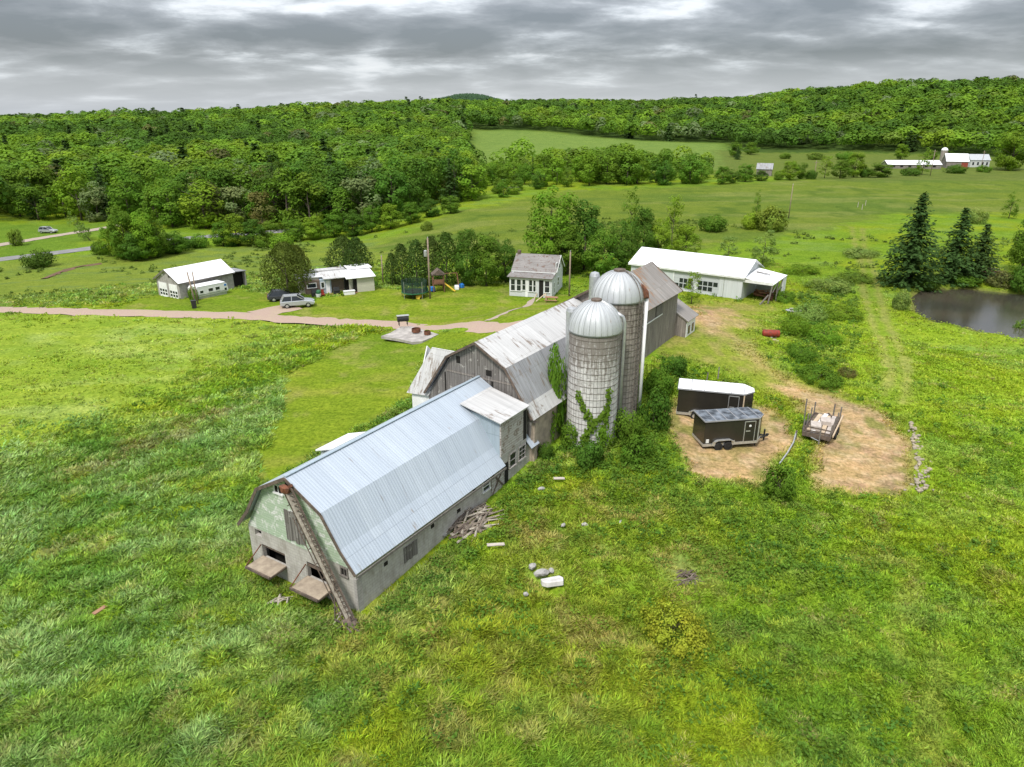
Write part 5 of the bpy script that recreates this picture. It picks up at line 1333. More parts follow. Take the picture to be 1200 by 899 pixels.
p = MB(); p.tube([(cxp, cyp, rimB + .1), (cxp * .97, cyp * .97, rimB + .55), (cxp * .8, cyp * .8, rimB + .95), (cxp * .55, cyp * .6, rimB + 1.35)], .2, 8); p.bar((cxp * 1.02, cyp - .25, rimB + .2), (cxp * .8, cyp - .3, rimB + 1.1), .25); p.build('pipe_elbow', M['rust'], SB)
la = R_(-12); lad = MB()
for s in (-.2, .2):
    ca, sa = math.cos(la + s / RB), math.sin(la + s / RB)
    lad.tube([((RB + .14) * ca, (RB + .14) * sa, .5), ((RB + .14) * ca, (RB + .14) * sa, rimB)] + [((RB + .2) * math.cos(q_) * ca, (RB + .2) * math.cos(q_) * sa, rimB + .05 + (topB - rimB) * math.sin(q_) * 1.03) for q_ in np.linspace(.1, 1.35, 8)], .035, 5)
for k in range(40):
    z_ = .7 + k * (rimB - .8) / 40
    lad.bar(((RB + .14) * math.cos(la - .2 / RB), (RB + .14) * math.sin(la - .2 / RB), z_), ((RB + .14) * math.cos(la + .2 / RB), (RB + .14) * math.sin(la + .2 / RB), z_), .03)
lad.build('ladder', M['hoop'], SB)
# vine on the pale silo
def vine(pathpts, base, Rr, n, seed):
    r = np.random.default_rng(seed); P = []; Nn = []
    for (a0, z_0), (a1, z_1) in zip(pathpts[:-1], pathpts[1:]):
        for _ in range(n):
            f = r.uniform(); a = a0 + (a1 - a0) * f + r.normal() * .07; z_ = z_0 + (z_1 - z_0) * f + r.normal() * .16
            q = Rr + abs(r.normal()) * .10 + .03
            P.append((math.cos(a) * q, math.sin(a) * q, z_)); Nn.append((math.cos(a) + r.normal() * .4, math.sin(a) + r.normal() * .4, .3))
    return np.array(P), norm(np.array(Nn))
camdir = math.atan2(0 - SA.location.y, 0 - SA.location.x)
vp = []; vn_ = []
for path in ([(-.25, .2), (-.2, 1.4), (.05, 2.4), (-.25, 3.6), (-.6, 4.7)], [(.45, .2), (.55, 2.2), (.62, 3.6), (.66, 5.2)], [(.05, 2.4), (.35, 3.0), (.55, 3.2)]):
    a, b = vine([(camdir + u, v) for u, v in path], None, RA, 60, len(path) + 3); vp.append(a); vn_.append(b)
vp = np.concatenate(vp); vn_ = np.concatenate(vn_)
V, Fc = cards(vp, vn_, rng.uniform(.16, .34, len(vp)), .8)
vo = np_mesh('climbing_vine', V, Fc, M['leaf'], col=np.repeat(np.array([[.115, .20, .02]]) * rng.uniform(.75, 1.25, (len(vp), 1)), 4, 0)); vo.location = SA.location
tag(vo, 'green vine climbing the lower front of the pale silo', 'vine')

# ------------------------------------------------------------------ white machine shed
def frame_from(pa, pb):
    a, b = at(*pa), at(*pb); ang = math.atan2(b.y - a.y, b.x - a.x); return a, b, ang, (b - a).xy.length
A_, B_, ang, _ = frame_from((794, 341), (868, 351.7))
MS = thing('machine_shed', 'long white metal shed with white roof and open lean-to', 'shed', tuple(B_), ang)
ux, uy = (math.cos(ang), math.sin(ang)), (-math.sin(ang), math.cos(ang))
ez = zat(869.7, 324.7, B_.y) - B_.z
Ls = -slide(B_, ux, B_.z + ez, 740, -60, 0)
hw = slide(B_, uy, B_.z + ez + 1.6, 879, 0, 30); hw = min(max(hw, 4.2), 6.0)
rzz = zat(879, 304, B_.y + uy[1] * hw) - B_.z
print('shed', ez, Ls, hw, rzz)
w = MB(); holes(w, -Ls, 0, -.6, ez, 0, .15, [(-Ls + 7.2, -Ls + 10.2, .25, ez - .55), (-Ls + 10.8, -Ls + 14.2, .25, ez - .55)])
w.prism([(0.15, -.6), (0.15, ez - .02), (hw, rzz - .12), (2 * hw, ez - .02), (2 * hw, -.6)], 'x', -.15, 0); w.prism([(0.15, -.6), (0.15, ez - .02), (hw, rzz - .12), (2 * hw, ez - .02), (2 * hw, -.6)], 'x', -Ls, -Ls + .15)
w.box(-Ls, 0, 2 * hw - .15, 2 * hw, -.6, ez)
w.build('wall', M['whitewall'], MS)
r = MB()
for s in (0, 1):
    yq = -.35 if s == 0 else 2 * hw + .35
    r.slab([(-Ls - .4, hw, rzz), (.35, hw, rzz), (.35, yq, ez - .02), (-Ls - .4, yq, ez - .02)], .12)
r.build('roof', M['whiteroof'], MS)
MB().box(-Ls - .4, .3, -.33, -.27, ez - .27, ez - .10).build('fascia', M['trim'], MS)
for k, x0 in enumerate((-Ls + 7.2, -Ls + 10.8)):
    wd = (3.0, 3.4)[k]; dz0, dz1 = .25, ez - .55
    gd = MB().box(x0, x0 + wd, .04, .10, dz0 - .8, dz1).build('garage_door', M['doorgrey'], MS)
    for r_ in range(2):
        for c_ in range(4):
            xx = x0 + .15 + c_ * (wd - .3) / 4
            if (r_ * 4 + c_ + k) % 5 == 4: continue
            MB().box(xx + .06, xx + (wd - .3) / 4 - .06, .02, .05, dz0 + .35 + r_ * .78, dz0 + .98 + r_ * .78).build('pane', M['glass'], gd)
    MB().box(x0 - .14, x0, -.05, .06, -.4, dz1 + .1).build('door_post', M['trim'], MS)
MB().box(-2.75, -2.65, -.012, .0, .0, ez - .3).build('wall_seam', M['galv'], MS)
# lean-to on the right end
Lr = slide(B_, ux, B_.z + ez - .5, 906, 0, 30); 
y2 = 2 * hw * .78
ro = MB().slab([(.1, .1, ez - .08), (Lr, .1, ez - .62), (Lr + .15, y2, ez - .35), (.1, y2, ez + .25)], .12).build('lean_to_roof', M['whiteroof'], MS)
MB().box(.0, Lr, .05, .12, ez - .75, ez - .35).build('fascia', M['trim'], ro)
MB().bar((.6, y2 * .62, ez + .16), (Lr * .62, y2 * .62, ez - .02), .3, .06).build('roof_patch', M['greypost'], ro)
MB().box(.1, Lr * .55, y2 - .15, y2, -.6, ez - .2).build('back_wall', M['whitewall'], MS)
MB().box(Lr - .08, Lr + .08, y2 * .75, y2, -.6, ez - .4).build('side_wall', M['white'], MS)
MB().bar((Lr * .98, .2, ez - .75), (Lr * .92, -.1, .1), .18).build('post', M['greypost'], MS)
MB().bar((Lr * .88, .3, 1.2), (Lr * .7, -1.2, -.2), .16).build('leaning_post', M['greypost'], MS)
for yy in (2.5, 5): MB().bar((Lr, yy, -.4), (Lr, yy, ez - .5), .14).build('post', M['greypost'], MS)
br = MB(); br.bar((Lr, 2.5, ez - .6), (Lr, .3, 1.6), .08); br.bar((Lr, 5, ez - .6), (Lr, 2.6, .9), .08); br.bar((Lr, 2.5, 1.5), (Lr, 6.5, 1.6), .1); br.build('brace', M['greypost'], MS)
hp = MB()
for k in range(9): hp.blob((random.uniform(.8, Lr - .8), random.uniform(2, y2 - 1), random.uniform(-.1, .4)), (random.uniform(.4, .9), random.uniform(.4, .8), random.uniform(.3, .7)), 1, k)
g = wl(0, 0)
jk = thing('scrap_heap', 'red brown scrap heap stored under the lean-to of the white shed', 'scrap heap', tuple(B_), ang)
hp.build('heap', M['rust'], jk)
bb_ = MB(); 
for k in range(7): bb_.bar((random.uniform(.8, 2), random.uniform(1.4, 4), .6 + .1 * k), (random.uniform(2.2, Lr - .6), random.uniform(1.5, 5), .3 + .12 * k), .12)
bb_.build('board', M['redwood'], jk)

# ------------------------------------------------------------------ farmhouse
a = at(597, 346.5); b = at(646.5, 349.5); ang = math.atan2(b.y - a.y, b.x - a.x); Wh = (b - a).xy.length
FHs = thing('farmhouse', 'white two storey farmhouse with grey roofs and a glazed front porch', 'house', (a.x, a.y, min(a.z, b.z)), ang)
ux, uy = (math.cos(ang), math.sin(ang)), (-math.sin(ang), math.cos(ang)); z0 = FHs.location.z
pe = zat(646, 326.5, b.y) - z0; yb, yr, yk = 2.1, 4.9, 7.7
bz_ = zat(643, 321, b.y + uy[1] * yb) - z0 + .1
rz_ = zat(661, 299, b.y + uy[1] * yr) - z0
print('house', Wh, pe, bz_, rz_)
w = MB(); w.prism([(0, -.6), (0, pe - .05), (yb, bz_ - .05), (yr, rz_ - .12), (yk, bz_ - .05), (yk, -.6)], 'x', Wh - .15, Wh); w.prism([(0, -.6), (0, pe - .05), (yb, bz_ - .05), (yr, rz_ - .12), (yk, bz_ - .05), (yk, -.6)], 'x', 0, .15)
w.box(.15, Wh - .15, 0, .15, -.1, pe - .1); w.box(.15, Wh - .15, yk - .15, yk, -.6, bz_ - .1)
w.build('wall', M['whitesiding'], FHs)
MB().box(.1, Wh - .1, .03, .12, -.6, -.1).build('foundation', M['stonewall'], FHs)
r = MB(); r.slab([(-.25, yr, rz_), (Wh + .25, yr, rz_), (Wh + .25, yb - .25, bz_ + .12), (-.25, yb - .25, bz_ + .12)], .1); r.slab([(-.25, yr, rz_), (Wh + .25, yr, rz_), (Wh + .25, yk + .3, bz_ - .1), (-.25, yk + .3, bz_ - .1)], .1)
r.build('main_roof', M['shingle'], FHs)
MB().slab([(-.3, -.35, pe), (Wh + .1, -.35, pe), (Wh + .1, yb, bz_ - .08), (-.3, yb, bz_ - .08)], .1).build('porch_roof', M['shingle'], FHs)
MB().box(-.2, Wh + .15, yb - .27, yb - .18, bz_ - .04, bz_ + .10).build('eave_board', M['trim'], FHs)
ew = MB(); ew.bar((Wh + .27, yr, rz_ - .06), (Wh + .27, yb - .2, bz_ + .06), .05, .16); ew.bar((Wh + .27, yr, rz_ - .06), (Wh + .27, yk + .25, bz_ - .14), .05, .16); ew.build('rake_board', M['trim'], FHs)
MB().box(-.02, .45, yr - .25, yr + .25, rz_ - .5, rz_ + .45).build('chimney', M['rustywood'], FHs)
nw = [(.03, .14), (.17, .28), (.46, .55), (.56, .63), (.83, .95)]
for p, q in nw: window(FHs, 'x', 0, Wh * p + .05, Wh * q - .05, .85, pe - .42, 1, 'trim', (1, 0))
window(FHs, 'x', 0, Wh * .31, Wh * .39, 1.0, pe - .42, 1, 'trim', (1, 0))
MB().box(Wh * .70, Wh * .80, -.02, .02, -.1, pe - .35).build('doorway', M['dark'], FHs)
MB().box(Wh * .38, Wh * .44, -.06, .02, .0, pe - .4).build('door', M['white'], FHs)
for yy, z_0, z_1 in ((2.6, 3.2, 4.5), (4.6, 3.4, 4.8)): window(FHs, 'y', Wh, yy, yy + .75, z_0 + bz_ - 3.2, z_1 + bz_ - 3.2, 1, 'trim', (1, 0))
window(FHs, 'y', Wh, 3.9, 4.8, 1.0, 2.2, 1, 'trim', (1, 0)); window(FHs, 'y', Wh, 1.2, 1.7, .5, 2.0, 1, 'trim', (1, 0))
st = MB(); st.box(Wh * .68, Wh * .84, -1.1, -.02, -.6, -.25); st.box(Wh * .69, Wh * .83, -.6, -.02, -.25, -.08); st.build('step', M['greypost'], FHs)
MB().bar((Wh * .86, -.1, .7), (Wh * .93, -1.5, -.1), .1).build('handrail', M['lumber'], FHs); MB().bar((Wh * .66, -.1, .6), (Wh * .62, -1.2, -.1), .1).build('handrail', M['lumber'], FHs)

# ------------------------------------------------------------------ block garage on the left
A_ = at(212.3, 350.7); B_ = at(275, 338.2); ang = math.atan2(B_.y - A_.y, B_.x - A_.x); Lg = (B_ - A_).xy.length
GG = thing('block_garage', 'grey block garage with white gable roof and two white overhead doors', 'garage', (A_.x, A_.y, A_.z), ang)
ux, uy = (math.cos(ang), math.sin(ang)), (-math.sin(ang), math.cos(ang)); z0 = A_.z
Wg = slide(A_, uy, z0, 186.3, 0, 20); eg = zat(211.7, 331, A_.y) - z0; rg = zat(195.8, 315.5, A_.y + uy[1] * Wg / 2) - z0
print('garage', Lg, Wg, eg, rg)
w = MB(); w.box(0, Lg, 0, .2, -.8, eg); w.box(0, Lg, Wg - .2, Wg, -.8, eg)
w.prism([(.2, -.8), (.2, eg), (Wg / 2, rg - .1), (Wg - .2, eg), (Wg - .2, -.8)], 'x', 0, .2); w.prism([(.2, -.8), (.2, eg), (Wg / 2, rg - .1), (Wg - .2, eg), (Wg - .2, -.8)], 'x', Lg - .2, Lg)
w.build('wall', M['greyblock'], GG)
r = MB()
for yq in (-.3, Wg + .3): r.slab([(-.3, Wg / 2, rg), (Lg + .25, Wg / 2, rg), (Lg + .25, yq, eg - .12), (-.3, yq, eg - .12)], .1)
r.build('roof', M['whiteroof'], GG)
rk = MB(); rk.bar((-.32, Wg / 2, rg - .06), (-.32, -.3, eg - .18), .05, .16); rk.bar((-.32, Wg / 2, rg - .06), (-.32, Wg + .3, eg - .18), .05, .16); rk.build('rake_board', M['greypost'], GG)
MB().box(-.3, Lg + .2, -.33, -.29, eg - .3, eg - .14).build('eave_board', M['greypost'], GG)
for k, f0 in enumerate((.09, .55)):
    y_0, y_1 = Wg * f0, Wg * (f0 + .36)
    gd = MB().box(-.05, .02, y_0, y_1, -.5, eg * .80).build('overhead_door', M['white'], GG)
    for r_ in range(2):
        for c_ in range(3):
            MB().box(-.065, -.045, y_0 + .12 + c_ * (y_1 - y_0) / 3.1, y_0 + .12 + c_ * (y_1 - y_0) / 3.1 + (y_1 - y_0) / 4.3, .15 + r_ * .5, .5 + r_ * .5).build('pane', M['glass'], gd)
MB().box(-.03, .01, Wg * .5 - .55 - .3, Wg * .5 - .3 - .15, eg + .45, eg + .85).build('vent', M['dark'], GG)
MB().box(-.03, .01, Wg * .5 + .9, Wg * .5 + 1.2, eg + .5, eg + .8).build('vent', M['white'], GG)
s = MB().slab([(Lg + .1, .5, 2.3), (Lg + 2.9, .5, 2.1), (Lg + 2.9, 3.8, 2.1), (Lg + .1, 3.8, 2.3)], .1).build('side_shed', M['greyroof'], GG)
q = MB(); q.box(Lg + 2.55, Lg + 2.75, .6, 3.6, -.6, 2.0); q.box(Lg, Lg + .35, .6, .75, -.6, 2.1); q.box(Lg, Lg + 2.7, 3.5, 3.65, -.6, 2.05); q.build('wall', M['greyblock'], s)
MB().box(Lg + .35, Lg + 2.55, 1.2, 1.25, -.5, 1.9).build('interior', M['dark'], s)
# white camper in front of it
A2 = at(231, 351.3); B2_ = at(268.5, 344); ang = math.atan2(B2_.y - A2.y, B2_.x - A2.x); Lc = (B2_ - A2).xy.length
CP = thing('camper_trailer', 'long white camper with small windows parked along the block garage', 'camper', tuple(A2), ang)
CP.scale = (1, 1, .82)
MB().prism([(0, .45), (Lc * .98, .45), (Lc, .8), (Lc * .97, 1.9), (Lc * .9, 2.12), (.25, 2.12), (0, 1.85)], 'y', 0, 2.1).build('body', M['white'], CP)
MB().box(.1, Lc - .3, .05, 2.0, -.3, .44).build('skirt', M['galv'], CP)
MB().box(.2, Lc * .92, -.02, 2.12, 2.13, 2.18).build('roof', M['whiteroof'], CP)
for f0, f1, z_0, z_1 in ((.12, .22, .95, 1.4), (.38, .52, 1.0, 1.55), (.6, .73, 1.0, 1.55)): window(CP, 'x', 0, Lc * f0, Lc * f1, z_0, z_1, 1, 'trim', (0, 0), fw=.05, deep=.03)
MB().box(Lc * .88, Lc * .95, -.015, .0, 1.45, 1.8).build('marker_panel', M['blue'], CP); MB().box(Lc * .88, Lc * .95, -.015, .0, .7, 1.1).build('vent_panel', M['glass'], CP)
MB().box(.1, Lc - .2, -.012, 0, .55, .72).build('stripe', M['galv'], CP)

# ------------------------------------------------------------------ mobile home
A_ = at(353, 349); B_ = at(441, 340.5); ang = math.atan2(B_.y - A_.y, B_.x - A_.x); Lm = (B_ - A_).xy.length
MH = thing('mobile_home', 'low patched together mobile home with white roofs and brown walls', 'mobile home', tuple(A_), ang)
print('mobile', Lm)
k = Lm / 10.7
MB().box(0, 2.9 * k, 2.0, 4.6, -.5, 2.35).build('wall', M['beigewall'], MH); 
MB().box(2.9 * k, 10.6 * k, 2.4, 6.2, -.5, 2.4).build('wall', M['whitesiding'], MH)
MB().slab([(-.1, 1.85, 2.45), (3.6 * k, 1.85, 2.5), (3.6 * k, 4.8, 2.6), (-.1, 4.8, 2.55)], .12).build('roof', M['whiteroof'], MH)
MB().slab([(1.6 * k, 4.3, 2.85), (7.2 * k, 4.3, 2.9), (7.2 * k, 6.6, 2.75), (1.6 * k, 6.6, 2.7)], .12).build('roof', M['oldwhiteroof'], MH)
MB().slab([(7.4 * k, 3.2, 2.98), (11.0 * k, 3.2, 3.0), (11.0 * k, 6.6, 2.95), (7.4 * k, 6.6, 2.95)], .14).build('roof', M['whiteroof'], MH)
MB().slab([(3.4 * k, .6, 2.3), (6.5 * k, .6, 2.35), (7.0 * k, 4.4, 2.75), (3.3 * k, 4.4, 2.7)], .1).build('porch_roof', M['oldwhiteroof'], MH)
MB().slab([(6.4 * k, -.3, 2.25), (10.7 * k, -.3, 2.3), (10.7 * k, 3.6, 2.8), (6.7 * k, 3.6, 2.8)], .1).build('porch_roof', M['whiteroof'], MH)
MB().box(8.0 * k, 10.5 * k, .1, 3.2, -.5, 2.25).build('wall', M['beigewall'], MH)
MB().box(.9 * k, 2.95 * k, 1.5, 2.0, -.5, 2.0).build('wall', M['brownsiding'], MH)
MB().box(4.5 * k, 6.4 * k, 1.6, 2.4, -.5, 1.95).build('wall', M['brownsiding'], MH)
MB().box(2.95 * k, 4.5 * k, 1.2, 2.4, -.5, 2.1).build('wall', M['bluegrey'], MH)
MB().box(3.75 * k, 4.3 * k, 1.14, 1.2, -.1, 1.9).build('door', M['white'], MH)
MB().box(6.5 * k, 7.0 * k, 1.4, 1.5, -.3, 2.2).build('doorway', M['dark'], MH); MB().box(7.5 * k, 8.0 * k, .3, .4, -.3, 2.1).build('doorway', M['dark'], MH); MB().box(6.95 * k, 7.5 * k, .7, .8, -.4, 2.15).build('wall', M['beigewall'], MH)
window(MH, 'y', 0, 2.6, 4.0, 1.1, 2.0, -1, 'trim', (0, 0)); window(MH, 'x', 1.5, 1.2 * k, 2.4 * k, 1.0, 1.6, 1, 'trim', (0, 0))
window(MH, 'x', 3.2, 8.6 * k, 9.4 * k, 2.35, 2.7, 1, 'trim', (0, 0)); window(MH, 'x', 1.2, 3.1 * k, 3.5 * k, .9, 1.7, 1, 'trim', (0, 0))
dk = MB(); dk.box(2.0 * k, 8.0 * k, -.3, 1.2, -.5, .0); dk.build('deck', M['redwood'], MH)
MB().tube([(6.6 * k, 4.6, 2.7), (6.6 * k, 4.6, 3.4)], .1, 8).build('stovepipe', M['galv'], MH)
def porch_item(name, label, cat, lx, ly, mb_fn):
    c, s = math.cos(ang), math.sin(ang); x, y = A_.x + lx * c - ly * s, A_.y + lx * s + ly * c
    t = thing(name, label, cat, (x, y, A_.z), ang); mb_fn(t); return t
def f(t): MB().box(-.45, .45, -.3, .3, 0, .55).build('base', M['blackplastic'], t); MB().prism([(-.35, .55), (.35, .55), (.25, 1.0), (-.2, 1.05)], 'x', -.4, .4).build('lid', M['blackplastic'], t)
porch_item('grill', 'black covered grill on the porch left of the white door', 'grill', 1.9 * k, .0, f)
porch_item('grill', 'second black grill on the porch right of the white door', 'grill', 5.0 * k, .2, f)
def f(t):
    MB().box(-.8, .8, -.3, .3, 0, .5).build('tub', M['white'], t); MB().box(-.85, .85, -.35, .35, .5, .58).build('lid', M['trim'], t)
porch_item('storage_box', 'long white storage box lying before the mobile home', 'storage box', 6.6 * k, -.8, f)
def f(t):
    MB().box(-.25, .25, -.25, .25, .3, .42).build('seat', M['redrust'], t); MB().box(-.25, .25, .2, .28, .42, 1.0).build('backrest', M['redrust'], t)
    for x, y in ((-.22, -.22), (.22, -.22), (-.22, .22), (.22, .22)): MB().box(x - .03, x + .03, y - .03, y + .03, 0, .3).build('leg', M['redrust'], t)
porch_item('garden_chair', 'red garden chair before the mobile home door', 'chair', 2.9 * k, -.6, f)
def f(t):
    m = MB(); m.lathe([(.3, 0), (.4, .5)], 10); m.build('pot', M['trim'], t); MB().blob((0, 0, .75), .42, 1, 3).build('plant', M['green'], t)
porch_item('flower_pot', 'white flower pot beside the red garden chair', 'flower pot', 2.3 * k, -.7, f)

# ------------------------------------------------------------------ vehicles
def wheel(parent, x, y, r, wd=.2, rim='alu'):
    t = MB(); t.m = Matrix.Translation((x, y, r)) @ Matrix.Rotation(PI / 2, 4, 'X')
    t.lathe([(r * .62, -wd / 2), (r * .95, -wd / 2), (r, -wd / 3), (r, wd / 3), (r * .95, wd / 2), (r * .62, wd / 2)], 20, False)
    w_ = t.build('wheel', M['tyre'], parent)
    q = MB(); q.m = t.m; q.lathe([(.05, wd * .42), (r * .62, wd * .34)][::-1], 14); q.lathe([(r * .62, -wd * .34), (.05, -wd * .42)][::-1], 14); q.build('rim', M[rim], w_)
    return w_
def car(label, pos, rz, paint, suv=False, group=None):
    t = thing('parked_car', label, 'car', pos, rz, group)
    h = 1.0 if suv else .85
    lower = [(-2.25, .35), (-2.3, .75), (-2.2, h), (.95, h + .02), (1.9, h - .12), (2.25, h - .25), (2.3, .5), (2.2, .32)]
    m = MB(); m.prism(lower, 'y', -.9, .9); m.build('body', M[paint], t, bevel=.09)
    top = [(-2.1, h), (-1.75 if suv else -1.5, h + .62), (.05, h + .64), (.95, h + .02)]
    vs = []
    for y, s in ((-.84, 1), (.84, 1)):
        for i, (x, z) in enumerate(top): vs.append((x, y * (.8 if i in (1, 2) else 1), z))
    g = MB(); g.add(vs, [(0, 1, 2, 3), (7, 6, 5, 4), (0, 4, 5, 1), (1, 5, 6, 2), (2, 6, 7, 3), (3, 7, 4, 0)]); cab = g.build('cabin', M['glass'], t)
    rf = MB(); rf.slab([(-1.75 if suv else -1.5, -.68, h + .67), (.05, -.68, h + .68), (.05, .68, h + .68), (-1.75 if suv else -1.5, .68, h + .67)], .06)
    for s in (-1, 1):
        for (x0, z0_), (x1, z1_) in ((top[0], top[1]), (top[2], top[3]), ((-.75, h), (-.7, h + .63))): rf.bar((x0, s * .845, z0_), (x1, s * .68, z1_ + .02), .09)
    rf.build('roof', M[paint], t)
    for x in (-1.4, 1.42):
        for y in (-.82, .82): wheel(t, x, y, .34, .22)
    for y in (-.62, .62): MB().box(2.2, 2.3, y - .2, y + .2, .55, .68).build('headlight', M['white'], t); MB().box(-2.31, -2.24, y - .18, y + .18, .7, .85).build('tail_light', M['redrust'], t)
    return t
g1 = at(349, 359.5)
car('silver car parked on the gravel spur before the mobile home', (g1.x, g1.y, g1.z + .05), R_(17), 'silver', True, 'cars parked by the mobile home')
g2 = at(336, 354)
car('dark car mostly hidden behind the silver car', (g2.x - .7, g2.y + 1.2, hz(g2.x - .7, g2.y + 1.2)), R_(17), 'darkcar', False, 'cars parked by the mobile home')
g3 = at(57, 273)
car('grey car parked on the grass by the gravel lane at far left', tuple(g3), R_(-5), 'galv', True)

# ------------------------------------------------------------------ enclosed cargo trailers
def cargo(label, pa, pb, nose, roofm, L=None, wd=2.15, hgt=2.05, fl=.42, dx=(.62, .78), patch=True, nzk=.33):
    a, b = at(*pa), at(*pb); rz = math.atan2(b.y - a.y, b.x - a.x); L = L or (b - a).xy.length
    t = thing('cargo_trailer', label, 'trailer', (a.x, a.y, hz(*(a.xy + (b - a).xy * .5))), rz, 'black enclosed trailers')
    z0, z1 = fl, fl + hgt
    out = [(0, 0), (L, 0), (L + nose, wd * nzk), (L + nose, wd * (1 - nzk)), (L, wd), (0, wd)]
    k = len(out)
    m = MB(); m.add([(x, y, z0) for x, y in out] + [(x, y, z1) for x, y in out], [tuple(range(k))[::-1], tuple(range(k, 2 * k))] + [(i, (i + 1) % k, k + (i + 1) % k, k + i) for i in range(k)])
    m.build('body', M['black'], t)
    e = .05
    oo = [(-e, -e), (L + .02, -e), (L + nose + e, wd * nzk - .02), (L + nose + e, wd * (1 - nzk) + .02), (L + .02, wd + e), (-e, wd + e)]
    rf = MB().slab([(x, y, z1 + .07) for x, y in oo], .07).build('roof', M[roofm], t)
    tr = MB()
    n = 5
    for i in range(1, n + 1): tr.box(L * i / (n + .0) - .03, L * i / (n + .0) + .03, 0, wd, z1 + .068, z1 + .085)
    tr.bar((-e, -e, z1 + .03), (L, -e, z1 + .03), .04, .1); tr.bar((-e, -e, z1 + .03), (-e, wd + e, z1 + .03), .04, .1); tr.bar((L, -e, z1 + .03), (L + nose + e, wd * nzk - .02, z1 + .03), .04, .1)
    tr.build('seam', M['greyseam'], rf)
    sk = MB(); sk.box(0, L, -.03, .02, z0 - .1, z0 + .12); sk.bar((L, -.01, z0 + .01), (L + nose, wd * nzk - .02, z0 + .01), .05, .22); sk.box(-.03, .02, -.02, wd + .02, z0 - .1, z0 + .1)
    sk.build('lower_trim', M['alu'], t)
    cp = MB(); cp.box(L - .05, L + .05, -.035, .0, z0 + .12, z1); cp.build('corner_trim', M['alu' if patch else 'lumber'], t)
    d0, d1 = L * dx[0], L * dx[1]
    d = MB().box(d0, d1, -.035, .01, z0 + .14, z1 - .22).build('door', M['black'], t)
    f_ = MB()
    for x in (d0 - .05, d1): f_.box(x, x + .05, -.055, .01, z0 + .1, z1 - .18)
    f_.box(d0, d1, -.055, .01, z1 - .22, z1 - .16); f_.build('frame', M['alu'], d)
    MB().box(d0 + .08, d0 + .45, -.06, -.034, z0 + .95, z0 + 1.03).build('handle', M['alu'], d)
    if patch:
        MB().lathe([(.10, 0), (.10, .01)], 14).build('emblem', M['trim'], d).matrix_local = Matrix.Translation(((d0 + d1) / 2, -.05, z1 - .55)) @ Matrix.Rotation(PI / 2, 4, 'X')
        MB().box(.18, .42, -.03, .0, z0 + .2, z0 + .5).build('sticker', M['trim'], t)
    fx = L * .36
    fn = MB()
    arc = [(fx - .85, z0 - .05), (fx - .75, z0 + .30), (fx - .5, z0 + .42), (fx + .5, z0 + .42), (fx + .75, z0 + .30), (fx + .85, z0 - .05)]
    for p, q in zip(arc[:-1], arc[1:]): fn.bar((p[0], -.12, p[1]), (q[0], -.12, q[1]), .26, .04)
    fn.build('fender', M['alu'], t)
    for x in (fx - .4, fx + .4):
        for y in (-.10, wd - .1 + .18): wheel(t, x, y, .33, .2, 'blackplastic' if patch else 'alu')
    h = MB(); h.bar((L + .3, wd * .3, z0 - .05), (L + nose + .9, wd / 2, z0 - .05), .1); h.bar((L + .3, wd * .7, z0 - .05), (L + nose + .9, wd / 2, z0 - .05), .1); h.bar((L + nose + .6, wd / 2, 0), (L + nose + .6, wd / 2, z0 + .5), .1); h.build('hitch', M['blackplastic'], t)
    MB().blob((L + nose + .85, wd / 2, z0 + .05), (.16, .1, .12), 1, 2).build('coupler', M['blackplastic'], t)
    for x in (.1, L): MB().bar((x, .3, 0.0), (x, .3, z0), .08).build('jack', M['blackplastic'], t)
    return t
cargo('smaller black enclosed trailer with mottled dark roof, nearer the photo bottom', (823.5, 527), (886, 525), .55, 'blackroof', None, 2.1, 1.98, .45, (.74, .92), True, .30)
cargo('larger black enclosed trailer with bright white roof, behind the smaller one', (792.5, 486), (868, 500), .75, 'whiteroof', None, 2.4, 2.15, .42, (.78, .92), False, .34)

# ------------------------------------------------------------------ loaded flatbed trailer
a, b = at(955, 519), at(968, 493); rz = math.atan2(b.y - a.y, b.x - a.x); Lf = min((b - a).xy.length, 4.6)
fbx = thing('flatbed_trailer', 'rusty stake sided flatbed trailer loaded with boards on the straw coloured pad', 'trailer', tuple(a), rz)
MB().box(0, Lf, -1.0, 1.0, .5, .62).build('deck', M['rustywood'], fbx)
fr = MB(); fr.box(-.05, .05, -1.05, 1.05, .42, .78); fr.box(0, Lf, -1.06, -1.0, .45, .8); fr.box(0, Lf, 1.0, 1.06, .45, .8); fr.box(Lf - .05, Lf + .05, -1.05, 1.05, .42, .78)
fr.bar((Lf, -.5, .5), (Lf + 1.1, 0, .5), .1); fr.bar((Lf, .5, .5), (Lf + 1.1, 0, .5), .1); fr.build('frame', M['rustywood'], fbx)
for x in (.1, Lf * .36, Lf * .66, Lf - .1):
    for y in (-1.03, 1.03): MB().box(x - .05, x + .05, y - .05, y + .05, .6, 1.75).build('stake', M['greypost'], fbx)
rl = MB(); rl.box(-.02, .03, -1.0, 1.0, 1.2, 1.3); rl.box(-.02, .03, -1.0, 1.0, .9, 1.0); rl.build('tailgate', M['rustywood'], fbx)
for x in (Lf * .36, Lf * .58):
    for y in (-1.2, 1.2): wheel(fbx, x, y, .33, .22)
